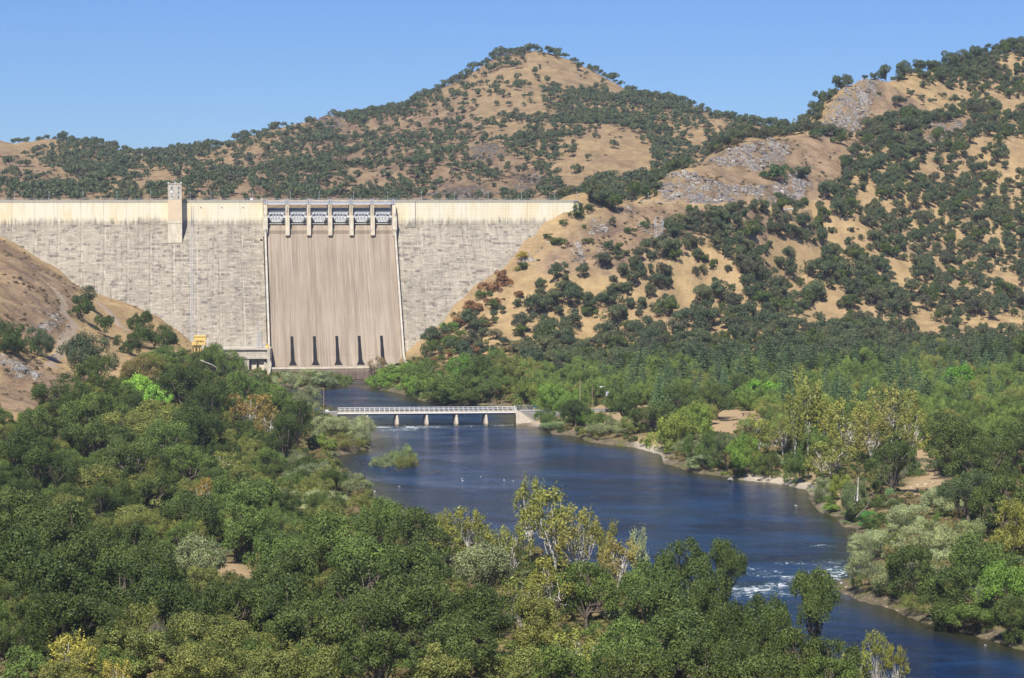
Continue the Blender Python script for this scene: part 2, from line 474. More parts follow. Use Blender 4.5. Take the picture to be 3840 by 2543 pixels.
CB += [at(*q) for q in [(100,640,2900),(100,720,2450),(350,650,2950),(400,735,2420),(600,700,2600),(640,620,2950),(700,730,2380),(850,640,2850),(900,720,2420),(1050,600,2850),(1100,700,2500),(1250,560,2850),(1300,680,2500),(1500,520,2900),(1500,640,2600),
 (1450,725,2350),(1700,460,2900),(1700,600,2600),(1700,715,2330),(1850,350,2980),(1850,500,2780),(1900,640,2480),(1950,280,3080),(1950,420,2880),(2000,560,2640),(2000,700,2330),(2100,330,3000),(2150,420,2860),(2250,480,2700),(2350,500,2640),(2450,540,2620),
 (2150,620,2480),(2300,600,2480),(2400,640,2460),(2200,720,2280),(2330,720,2290),(2280,330,3060),(2380,380,3000),(2500,420,2900),(2500,650,2480),(2540,600,2640),(2650,520,2720),(2700,600,2600),(2850,560,2700)]]
_rB = RBF(CB, 30.0)
BS = 8.0
BX0, BX1, BY0, BY1 = -1100.0, 1100.0, 1960.0, 4300.0
mx, my = int((BX1-BX0)/BS)+1, int((BY1-BY0)/BS)+1
bx, by = np.meshgrid(BX0+BS*np.arange(mx), BY0+BS*np.arange(my))
zB = _rB(bx, by)
up = smooth(zB, 100, 130)
zB = zB + up*(fbm(bx/150, by/150, 4, 31)*7 + fbm(bx/34, by/34, 3, 37)*2.2 + ridged((bx+by*.5)/120, (by-bx*.3)/190, 4, 5)*6*(1-smooth(by, 2950, 3100)))
qx, qy = project(bx, by, zB)
rockB = np.zeros(bx.shape)
for q in [[(1880,740),(1930,660),(1990,640),(2010,700),(1990,745)],[(1600,745),(1700,700),(1820,690),(1850,745)],[(1760,560),(1850,540),(1900,590),(1800,620)],[(1150,430),(1250,440),(1330,500),(1200,480)]]:
    rockB = np.maximum(rockB, soft(in_px(qx, qy, q), 3))
zB = zB + rockB*ridged(bx/18, by/25, 3, 2)*4
def hBv(x, y): return bil(zB, x, y, BX0, BY0, BS)

# brushy tint: where the photograph shows brown and mauve scrub between trees
def tint(px, py, polys, it, ok): 
    m = np.zeros(px.shape)
    for q in polys: m = np.maximum(m, soft(in_px(px, py, q) & ok, it))
    return m
brownA = tint(*project(gx, np.maximum(gy, 5), zA), [[(2290,770),(2980,790),(2900,860),(2600,900),(2450,980),(2330,1040),(2000,1020),(2140,880),(2290,800)],[(2462,760),(2700,560),(3070,500),(3280,520),(3200,640),(3020,760)],[(0,897),(300,1080),(230,1300),(0,1250)],
  [(0,1330),(330,1420),(340,1500),(0,1560)],[(3100,480),(3300,300),(3500,420),(3700,430),(3500,560)]], 3, front)
brownB = tint(qx, qy, [[(0,560),(330,700),(250,745),(0,745)],[(900,600),(1250,450),(1700,350),(1850,560),(2050,640),(2180,745),(700,745)]], 3, by > 0)
sandA = np.clip(soft((sdr > 0) & (sdr < 4.5), 1), 0, 1)

def grid_mesh(name, X, Y, Z, mat, attrs, keep=None):
    r, c = X.shape
    v = np.stack([X, Y, Z], -1).reshape(-1, 3)
    i = np.arange(r*c).reshape(r, c)
    f = np.stack([i[:-1,:-1], i[:-1,1:], i[1:,1:], i[1:,:-1]], -1).reshape(-1, 4)
    if keep is not None:
        f = f[keep[:-1,:-1].ravel()]
        used = np.zeros(len(v), bool); used[f.ravel()] = True
        remap = np.cumsum(used)-1; f = remap[f]; v = v[used]
        attrs = {k: a.ravel()[used] for k, a in attrs.items()}
    me = np_mesh(name, v, f, [mat], smooth=True)
    for k, a in attrs.items():
        at_ = me.attributes.new(k, 'FLOAT', 'POINT'); at_.data.foreach_set("value", np.ascontiguousarray(a.ravel(), dtype=np.float32))
    return link(name, me)

# ---- ground material
def ground_mat(name, far=False):
    g = G(name)
    p = g.pos()
    n1 = g.noise(p, .012, 5, .6); n2 = g.noise(p, .07, 5, .65); n3 = g.noise(p, .5, 4, .7)
    gold = g.mix(g.ss(n2, .35, .7), (.30, .205, .10), (.50, .36, .18))
    gold = g.mix(g.ss(n3, .3, .75), gold, (.38, .275, .14))
    brown = g.mix(g.ss(n2, .3, .7), (.18, .125, .078), (.33, .235, .145))
    brown = g.mix(g.mul(g.ss(n3, .5, .8), .5), brown, (.17, .115, .085))
    c = g.mix(g.math('MULTIPLY_ADD', g.ss(n1, .35, .65), .45, g.mul(g.attr("brown"), .95 if not far else .6), clamp=True) if not far else g.math('MULTIPLY_ADD', g.ss(n1, .35, .65), .35, g.math('MULTIPLY_ADD', g.attr("brown"), .45, .40), clamp=True), gold, brown)
    # low scrub and clumps of dead grass
    scr = g.ss(g.noise(p, .23, 5, .75), .60, .70)
    c = g.mix(g.mul(scr, .6), c, (.14, .105, .07))
    c = g.mix(g.mul(g.ss(g.noise(p, .05, 6, .72), .52, .62), g.math('MULTIPLY_ADD', g.attr("brown"), .55, .18)), c, (.155, .105, .085))
    c = g.mix(g.mul(g.ss(g.noise(g.scale(p, (.3, .3, 2.2)), .9, 4, .7), .54, .66), .35), c, (.60, .46, .26))
    pale = g.ss(g.vor(p, .55), .16, .05)
    c = g.mix(g.mul(g.mul(pale, g.ss(n2, .52, .6)), g.math('MULTIPLY', g.attr("brown"), .8)), c, (.42, .40, .38))
    # rock
    rs = g.scale(p, (.9, .9, .28)); 
    rn = g.noise(rs, .9, 6, .7, .6); rv = g.vor(g.scale(p, (.5, .5, .22)), .8)
    rc = g.mix(g.ss(rn, .32, .62), (.12, .105, .10), (.44, .41, .37))
    rc = g.mix(g.ss(g.noise(p, .16, 3), .52, .62), rc, (.33, .25, .17))
    rc = g.mix(g.ss(rv, .55, .9), rc, (.10, .09, .09))
    if far: rc = g.mix(.6, rc, (.13, .10, .09))
    rk = g.math('ADD', g.attr("rock"), g.mul(g.math('SUBTRACT', g.noise(g.scale(p, (1, 1, .5)), .11, 6, .75), .56), 5.0))
    c = g.mix(g.mul(g.ss(rk, .45, .8), g.ss(g.attr("rock"), .02, .2)), c, rc)
    if not far:
        rd = g.mix(n3, (.30, .235, .17), (.40, .32, .235))
        c = g.mix(g.ss(g.attr("road"), .3, .6), c, rd)
        fl = g.attr("floor")
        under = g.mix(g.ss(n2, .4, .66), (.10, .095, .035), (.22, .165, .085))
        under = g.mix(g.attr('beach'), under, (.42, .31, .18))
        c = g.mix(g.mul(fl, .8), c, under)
        sand = g.mix(g.ss(n3, .35, .65), (.10, .085, .055), (.20, .165, .11))
        sand = g.mix(g.ss(g.noise(p, .09, 3), .36, .5), (.12, .13, .04), sand)
        sand = g.mix(g.attr('beach'), sand, (.46, .40, .31))
        c = g.mix(g.ss(g.attr("shore"), .1, .5), c, sand)
    g.base(c)
    hgt = g.math('ADD', g.mul(n3, 1.0), g.mul(rn, g.mul(g.attr("rock"), 3.0)))
    g.normal(g.bump(hgt, .8, 1.2 if not far else 2.5))
    g.b.inputs["Roughness"].default_value = 1.0
    g.b.inputs["Specular IOR Level"].default_value = .05
    return g.m

M_ground = ground_mat("dry_hillside_ground")
M_far = ground_mat("far_hill_ground", True)
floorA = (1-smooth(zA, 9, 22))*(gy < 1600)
beachA = tint(*project(gx, np.maximum(gy, 5), zA), [[(2780,1770),(2990,1760),(3120,1800),(3080,1850),(2900,1830),(2790,1810)],[(3180,1800),(3180,1870),(3110,1920),(3090,1850)],[(2180,1520),(2450,1520),(2460,1620),(2180,1600)],[(2640,1530),(2900,1540),(2860,1640),(2640,1620)],[(2380,1640),(2490,1640),(2500,1730),(2400,1700)],[(3400,1660),(3470,1660),(3580,1790),(3600,1850),(3450,1860),(3340,1860),(3430,1790)],[(790,2120),(900,2105),(950,2150),(930,2185),(830,2180)],[(1960,1545),(2030,1545),(2070,1600),(2000,1590)]], 1, (gy < 1400) & (gy > 500))
keepA = np.ones(gx.shape, bool)
fx_ = np.abs(gx) < (np.maximum(gy, 0)*.2133 + 130)
keepA &= fx_
# drop the part under the lake
keepA &= ~((gy > 1790) & (zA < 88) & (gx < 150))
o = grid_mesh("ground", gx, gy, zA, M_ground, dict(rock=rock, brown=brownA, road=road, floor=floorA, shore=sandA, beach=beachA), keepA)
props(o, kind="structure")
o = grid_mesh("hills", bx, by, zB, M_far, dict(rock=rockB, brown=brownB))
props(o, kind="structure")

# ---- river
WS = 2.5
wx0, wy0 = RIV[:, 0].min()-4, RIV[:, 1].min()-4
wnx, wny = int((RIV[:, 0].max()+4-wx0)/WS)+1, int((min(RIV[:, 1].max(), 1600)+4-wy0)/WS)+1
wx, wy = np.meshgrid(wx0+WS*np.arange(wnx), wy0+WS*np.arange(wny))
wsd = poly_sd(wx, wy, RIV)
wpx, wpy = project(wx, wy, 0*wx)
foam = np.zeros(wx.shape)
def blobs(lst):
    global foam
    for (px, py, rx, ry, s) in lst:
        x, y, _ = on_level(px, py); sx = rx/FPX*y; sy = abs(on_level(px, py-ry)[1]-y)
        foam = np.maximum(foam, s*np.exp(-(((wx-x)/sx)**2 + ((wy-y)/sy)**2)))
blobs([(2835,2215,90,22,1.0),(2900,2195,60,14,1.0),(2960,2165,50,10,.8),(3090,2155,70,20,1.0),(3150,2140,70,14,.9),(3010,2175,60,12,.6),(2960,2110,60,10,.6),(2850,2090,45,8,.55),(2870,2150,90,16,.45),(3070,2048,60,8,.45),(3120,2110,80,14,.5),(2800,2130,60,10,.45),(2740,2210,80,30,.8),(2650,2230,60,30,.6),(2960,2230,40,12,.6)])
blobs([(1430,1602,75,5,.95),(1540,1602,70,5,.9),(1640,1601,50,4,.7),(1760,1598,60,3,.7),(1880,1596,60,3,.7),(1480,1612,90,6,.6),(1345,1421,40,3,.8),(1345,1435,30,4,.5)])
g = G("river_water")
p = g.pos()
rot = g.n.new("ShaderNodeVectorRotate"); rot.rotation_type = 'Z_AXIS'; g.put(rot.inputs["Vector"], p); rot.inputs["Angle"].default_value = R(12)
pr = rot.outputs[0]
fine = g.noise(g.scale(pr, (.35, .40, 1)), 1.0, 5, .72, .3)
mid = g.noise(g.scale(pr, (.05, .045, 1)), 1.0, 6, .68, .9)
big = g.noise(g.scale(pr, (.010, .03, 1)), 1.0, 4, .6, .6)
edge_ = g.attr("shallow")
deep = g.mix(g.ss(big, .38, .62), (.004, .022, .075), (.010, .042, .115))
deep = g.mix(g.ss(edge_, .05, .95), deep, (.030, .032, .014))
fm = g.attr("foam")
fn = g.noise(g.scale(pr, (.20, .17, 1)), 1.2, 6, .78, 1.6)
fmask = g.ss(g.math('ADD', g.mul(fm, .16), fn), .58, .72)
fmask = g.mul(fmask, g.ss(fm, .08, .3))
deep = g.mix(g.mul(g.ss(fm, .1, .8), .35), deep, (.05, .14, .15))
c = g.mix(fmask, deep, (.70, .75, .76))
g.base(c)
g.put(g.b.inputs["Roughness"], g.math('ADD', .13, g.mul(fmask, .7)))
g.b.inputs["IOR"].default_value = 1.33
g.b.inputs["Specular IOR Level"].default_value = .5
h = g.math('ADD', g.mul(fine, .85), g.math('ADD', g.mul(mid, 2.4), g.mul(fmask, .5)))
slick = g.noise(g.scale(pr, (.016, .022, 1)), 1.0, 5, .68, 1.0)
amp = g.math('ADD', g.mul(g.ss(slick, .40, .60), 1.0), .22)
bn = g.n.new("ShaderNodeBump"); g.put(bn.inputs["Height"], h); g.put(bn.inputs["Strength"], g.mul(amp, g.math('SUBTRACT', 1.0, g.mul(edge_, .72)))); bn.inputs["Distance"].default_value = 2.8
g.put(g.b.inputs["Normal"], bn.outputs[0])
M_water = g.m
wz = 0.02*fbm(wx/6, wy/3, 3, 7) + foam*(.25*fbm(wx/3.5, wy/2.2, 3, 12)+.1)
props(grid_mesh("river", wx, wy, wz, M_water, dict(shallow=1-np.clip(-wsd/20, 0, 1), foam=foam), wsd < 3), kind="structure")
g = G("lake_water"); g.base((.02, .05, .09)); g.b.inputs["Roughness"].default_value = .1
g.normal(g.bump(g.noise(g.pos(), .4, 3), .3, .3)); M_lake = g.m
m = MB(); m.add([(-900,1640,97),(170,1700,97),(420,2300,97),(300,2600,97),(-900,2600,97)], [(0,1,2,3,4)])
props(m.build("lake", M_lake), kind="structure")
# ---------------------------------------------------------------- the dam (local frame: x along the axis to the right, y upstream, z up)
TH = R(8.0)
DX, DY, _ = at(1235, 760, 1634)
def dam_uv(u, v, z=0.0):
    """world point of dam coordinates: u along the crest, v downstream"""
    return (DX + u*math.cos(TH) + v*math.sin(TH), DY + u*math.sin(TH) - v*math.cos(TH), z)

def concrete(name, face=False, chute=False, warm=0.0):
    g = G(name)
    o_ = g.coord(); X, Y, Z = g.sep(o_)[:3]
    u = X
    lift = g.math('FLOOR', g.math('DIVIDE', Z, 1.52)); lf = g.math('FRACT', g.math('DIVIDE', Z, 1.52))
    joint = g.math('ABSOLUTE', g.math('SUBTRACT', g.math('FRACT', g.math('DIVIDE', g.math('ADD', u, 1000*15.2+43.9), 15.2)), .5))
    half = g.math('ABSOLUTE', g.math('SUBTRACT', g.math('FRACT', g.math('DIVIDE', g.math('ADD', u, 1000*7.6+43.9), 7.6)), .5))
    fine = g.noise(o_, 1.3, 5, .7)
    if face:
        base = g.mix(g.ss(g.noise(g.scale(o_, (.02, .02, .03)), 1, 4), .3, .7), (.27, .24, .19), (.37, .33, .26))
        # vertical staining, finer below each lift
        vs = g.noise(g.comb(g.mul(u, .55), 0.0, g.mul(Z, .028)), 1.0, 6, .72)
        base = g.mix(g.mul(g.ss(vs, .48, .66), .60), base, (.165, .147, .13))
        vs2 = g.noise(g.comb(g.mul(u, 1.5), 3.0, g.mul(Z, .07)), 1.0, 5, .7)
        base = g.mix(g.mul(g.ss(vs2, .56, .70), .55), base, (.60, .53, .43))
        # blotches that run along single lifts
        bl = g.noise(g.comb(g.mul(u, .085), 7.0, g.mul(lift, .83)), 1.0, 5, .8)
        base = g.mix(g.mul(g.ss(bl, .53, .60), g.math('MULTIPLY_ADD', fine, 1.3, .15)), base, (.115, .10, .09))
        bl2 = g.noise(g.comb(g.mul(u, .13), 17.0, g.mul(Z, .50)), 1.0, 5, .75)
        base = g.mix(g.mul(g.ss(bl2, .48, .62), .58), base, (.155, .14, .125))
        bl3 = g.noise(g.comb(g.mul(u, .16), 27.0, g.mul(Z, .75)), 1.0, 5, .75)
        base = g.mix(g.mul(g.ss(bl3, .49, .62), .52), base, (.54, .48, .39))
        # pale lime run from the joints
        jn = g.noise(g.comb(g.mul(u, .21), 5.0, g.mul(Z, .16)), 1.0, 5, .8)
        run = g.mul(g.ss(joint, .462, .5), g.ss(jn, .46, .6))
        run2 = g.mul(g.ss(half, .465, .5), g.ss(jn, .50, .62))
        base = g.mix(g.mul(g.math('MAXIMUM', run, g.mul(run2, .8)), .62), base, (.62, .56, .45))
        # the clean, lime-washed top band, with an uneven lower edge
        edge = g.noise(g.comb(g.mul(u, .45), 2.0, g.mul(Z, .05)), 1.0, 5, .7)
        eb = g.noise(g.comb(g.mul(u, .03), 9.0, 0.0), 1.0, 2, .5)
        band = g.ss(g.math('ADD', Z, g.math('ADD', g.math('MULTIPLY', g.math('SUBTRACT', edge, .5), 14.0), g.math('MULTIPLY', g.math('SUBTRACT', eb, .5), 6.0))), 99.6, 105.6)
        yl = g.noise(g.comb(g.mul(u, .10), 1.0, g.mul(Z, .03)), 1.0, 4, .6)
        top = g.mix(g.ss(yl, .40, .68), (.80, .74, .57), (.76, .65, .41))
        top = g.mix(g.mul(g.ss(vs2, .50, .64), .5), top, (.80, .75, .60))
        top = g.mix(g.mul(g.ss(vs, .50, .64), .34), top, (.45, .39, .29))
        base = g.mix(band, base, top)
        base = g.mix(g.ss(Z, 114.7, 115.1), base, g.mix(g.ss(vs2, .4, .6), (.36, .34, .28), (.46, .43, .34)))
        ln = g.mul(g.ss(g.math('ABSOLUTE', g.math('SUBTRACT', lf, .5)), .455, .49), g.math('MULTIPLY_ADD', fine, 1.1, .05))
        base = g.mix(g.mul(ln, g.math('MULTIPLY_ADD', band, .35, .62)), base, (.17, .14, .11))
        tj = g.mul(g.mul(g.ss(half, .490, .499), band), .5)
        base = g.mix(tj, base, (.2, .16, .12))
    elif chute:
        base = g.mix(g.ss(g.noise(g.scale(o_, (.015, .02, .02)), 1, 3), .3, .7), (.30, .245, .185), (.375, .31, .24))
        vs = g.noise(g.comb(g.mul(u, .22), 0.0, g.mul(Z, .012)), 1.0, 5, .7)
        base = g.mix(g.mul(g.ss(vs, .42, .66), .5), base, (.185, .145, .105))
        vs2 = g.noise(g.comb(g.mul(u, .8), 4.0, g.mul(Z, .02)), 1.0, 4, .65)
        base = g.mix(g.mul(g.ss(vs2, .50, .66), .5), base, (.46, .39, .31))
        vs4 = g.noise(g.comb(g.mul(u, 1.6), 14.0, g.mul(Z, .03)), 1.0, 4, .65)
        base = g.mix(g.mul(g.ss(vs4, .50, .64), .5), base, (.15, .12, .10))
        base = g.mix(g.mul(g.ss(g.noise(g.comb(g.mul(u, .5), 9.0, g.mul(Z, .9)), 1, 5, .7), .55, .7), .35), base, (.20, .16, .13))
        ln = g.mul(g.ss(g.math('ABSOLUTE', g.math('SUBTRACT', lf, .5)), .45, .49), g.math('MULTIPLY_ADD', fine, .5, -.08))
        base = g.mix(ln, base, (.15, .11, .09))
        base = g.mix(g.mul(g.ss(Z, 9.0, 4.5), 1.0), base, g.mix(g.ss(g.noise(g.comb(g.mul(u, .5), 3.0, g.mul(Z, .15)), 1, 4, .7), .35, .65), (.145, .105, .085), (.22, .165, .13)))
    else:
        base = g.mix(g.ss(g.noise(o_, .25, 4), .3, .7), (.44, .40, .33) if not warm else (.60, .54, .42), (.60, .55, .45) if not warm else (.76, .69, .54))
        vs = g.noise(g.scale(o_, (1.0, 1.0, .12)), 1.0, 5, .7)
        base = g.mix(g.mul(g.ss(vs, .50, .68), .4), base, (.24, .20, .16))
        base = g.mix(g.mul(g.ss(g.noise(g.scale(o_, (1.4, 1.4, .1), (5, 5, 5)), 1.0, 4, .7), .52, .68), .5 + warm), base, (.60, .46, .27) if warm else (.58, .53, .44))
        ln = g.mul(g.ss(g.math('ABSOLUTE', g.math('SUBTRACT', lf, .5)), .46, .49), .3)
        base = g.mix(ln, base, (.2, .15, .1))
    g.base(base)
    g.normal(g.bump(fine, .25, .12))
    g.b.inputs["Roughness"].default_value = .95
    g.b.inputs["Specular IOR Level"].default_value = .1
    return g.m

M_face = concrete("weathered_dam_concrete", face=True)
M_chute = concrete("spillway_concrete", chute=True)
M_conc = concrete("plain_concrete")
M_warm = concrete("cream_concrete", warm=.4)
M_steel = flat("grey_painted_steel", (.42, .44, .50), .5, .08, .6)
M_dsteel = flat("dark_steel", (.10, .11, .12), .6)
M_white = flat("white_paint", (.78, .78, .76), .5, .05)
M_black = flat("dark_opening", (.015, .015, .017), .9)
M_glass = flat("window_glass", (.09, .11, .13), .15)
M_galv = flat("galvanised_steel", (.48, .50, .53), .45, .08)
M_wood = flat("weathered_wood", (.15, .115, .085), .9, .3, 3)
M_yellow = flat("yellow_paint", (.74, .54, .17), .6, .08)
M_blue = flat("blue_paint", (.04, .22, .62), .5)

dam = empty("dam", (DX, DY, 0), TH)
props(dam, "long pale grey concrete gravity dam with a cream top band and a central gated spillway", "dam")
ZT = 117.0
def prof(u=0):
    return [(0.0, ZT), (0.0, 100.0), (76*1.03, -3.0)]
# u = along crest, v positive downstream -> local y = -v
def dprism(poly, u0, u1):
    return MB().prism([(-v, z) for v, z in poly], u0, u1)
def side_block(u0, u1, name="concrete_block", mat=M_face):
    m = MB().prism([(-v, z) for v, z in [(0.0, ZT), (0.0, 101.5), (.35, 99.6), (1.1, 98.0), (78.0, -3.0), (-4, -3), (-7.5, 96), (-7.5, ZT)]], u0+.05, u1-.05)
    return m.build(name, mat, dam)
UL, UR = -45.0, 45.0
u = UL
while u > -275: side_block(u-15.2, u); u -= 15.2
u = UR
while u < 160: side_block(u, u+15.2); u += 15.2
# core seen behind the joints
m = MB().prism([(-v, z) for v, z in [(-.4, 116.8), (-.4, 98.4), (77.0, -3.0), (-3, -3), (-6.5, 97), (-6.5, 116.8)]], -288, UL).prism([(-v, z) for v, z in [(-.4, 116.8), (-.4, 98.4), (77.0, -3.0), (-3, -3), (-6.5, 97), (-6.5, 116.8)]], UR, 172)
m.build("joint_core", M_face, dam)
# parapet and railing on both wings
for a, b in ((-287, -63.2+0), (UR+.2, 166)):
    pass
def vc(z): return (100.6 - z)*.745 + 1.6
# chute: ogee, slope, bucket
pts = [(-2.5, 99.2), (-1, 100.3), (.8, 100.6), (2.4, 100.0), (4.2, 98.6), (6.2, 96.4)]
z = 94.0
while z > 17: pts.append((vc(z)-.4, z)); z -= 3
pts += [(65.2, 14.4), (68.4, 11.4), (72.0, 9.3), (76.0, 8.2), (80.0, 7.9), (83.6, 8.3), (86.6, 9.2)]
lip_v = 86.6
body = pts + [(88.2, 9.0), (88.2, 2.0), (-3, -3)]
NS = 12
for k in range(6):
    a = -43.2 + 14.4*k
    MB().prism([(-v, z) for v, z in pts + [(lip_v, 7.5), (60, -2), (-3, -3)]], a+.03, a+14.37).build("chute_slab", M_chute, dam)
MB().prism([(-v, z) for v, z in [(lip_v+.05, 9.35), (lip_v+1.6, 9.35), (lip_v+1.6, 8.2), (lip_v+.05, 8.2)]], -43.2, 43.2).build("bucket_lip", M_warm, dam)
for k in range(8):
    a = -43.2 + 10.8*k
    MB().prism([(-v, z) for v, z in [(lip_v+.05, 8.19), (lip_v+1.3, 8.19), (lip_v+1.3, .9), (lip_v+.05, .9)]], a+.06, a+10.74).build("bucket_wall_panel", M_chute, dam)
MB().prism([(-v, z) for v, z in [(lip_v, .6), (lip_v+3.4, .6), (lip_v+3.4, -3), (lip_v, -3)]], -43.2, 43.2).build("apron_ledge", M_chute, dam)
MB().prism([(-v, z) for v, z in [(lip_v+2.6, 1.2), (lip_v+2.8, 1.2), (lip_v+2.8, .6), (lip_v+2.6, .6)]], -38, 43).build("apron_kerb", M_black, dam)
# sluice slots in the chute
for k in range(5):
    uc = -28.0 + 14.75*k - .6
    sp = []
    for z in np.linspace(27.5, 9.5, 10):
        vv = np.interp(-z, [-p[1] for p in pts[:-3]], [p[0] for p in pts[:-3]])
        w = .95 + .25*smooth(np.array(22-z), 0, 5) + 1.4*smooth(np.array(13.5-z), 0, 4)**2
        sp.append((vv, z, float(w)))
    m = MB(); vs = []; fs = []
    for vv, z, w in sp:
        vs += [(uc-w, -vv-.35, z), (uc+w, -vv-.35, z), (uc+w, -vv+2, z), (uc-w, -vv+2, z)]
    n = len(sp)
    for i in range(n-1):
        for j in range(4): fs.append((i*4+j, i*4+(j+1) % 4, (i+1)*4+(j+1) % 4, (i+1)*4+j))
    fs += [(0,1,2,3), (n*4-1, n*4-2, n*4-3, n*4-4)]
    m.add(vs, fs); sl_ = m.build("sluice_slot", M_black, dam)
# training walls
for sx in (-1, 1):
    top = [(p[0]+5.2, p[1]+1.0) for p in pts[5:-6]]
    poly = [(-1, 108), (8, 108), (9.8, 98)] + top + [(80, 12.5), (88.5, 12.0), (88.5, -3), (60, -3), (-1, 95)]
    a, b = (43.25, 44.45)
    m = MB().prism([(-v, z) for v, z in poly], min(sx*a, sx*b), max(sx*a, sx*b))
    m.build("training_wall", M_conc, dam)
# piers
for k in range(7):
    uc = -43.2+14.4*k
    w = 1.35
    up_, lo_ = (.0, .0)
    if k == 0: w0, w1 = -1.9, 1.0
    elif k == 6: w0, w1 = -1.0, 1.9
    else: w0, w1 = -w, w
    m = MB().prism([(-v, z) for v, z in [(-6, 113.6), (5.2, 113.6), (5.6, 106.2), (-6, 106.2)]], uc+w0*.82, uc+w1*.82)
    m.build("upper_pier", M_warm, dam)
    if k not in (0, 6):
        MB().prism([(-v, z) for v, z in [(-6, 106.15), (8.6, 106.15), (9.4, 93.2), (8.0, 92.4), (2, 92), (-6, 96)]], uc+w0, uc+w1).build("lower_pier", M_warm, dam)
        for s in (-.35, .35):
            MB().box(uc+s-.09, uc+s+.09, -5.75, -5.3, 106.4, 113.2).build("pier_groove", M_wood, dam)
    else:
        MB().prism([(-v, z) for v, z in [(-6, 106.15), (8.6, 106.15), (9.4, 97), (8.0, 92.4), (-6, 96)]], uc+w0, uc+w1).build("lower_pier", M_warm, dam)
    # hoist on the pier
    h = MB().box(uc-1.5, uc+1.5, -5.4, -2.6, 114.15, 114.5)
    h.box(uc-.9, uc-.3, -5.2, -3.2, 114.5, 116.3); h.box(uc+.2, uc+.9, -5.2, -3.2, 114.5, 117.1)
    h.tube([(uc+.5, -4.2, 117.0), (uc+.5, -4.2, 118.4)], .12, 5); h.tube([(uc-1.3, -4.6, 114.6), (uc-1.3, -4.6, 117.7)], .1, 5); h.tube([(uc+1.2, -4.6, 114.6), (uc+1.2, -4.6, 117.4)], .1, 5)
    h.box(uc-.7, uc+.1, -4.9, -3.4, 116.6, 117.3)
    h.build("gate_hoist", M_galv, dam)
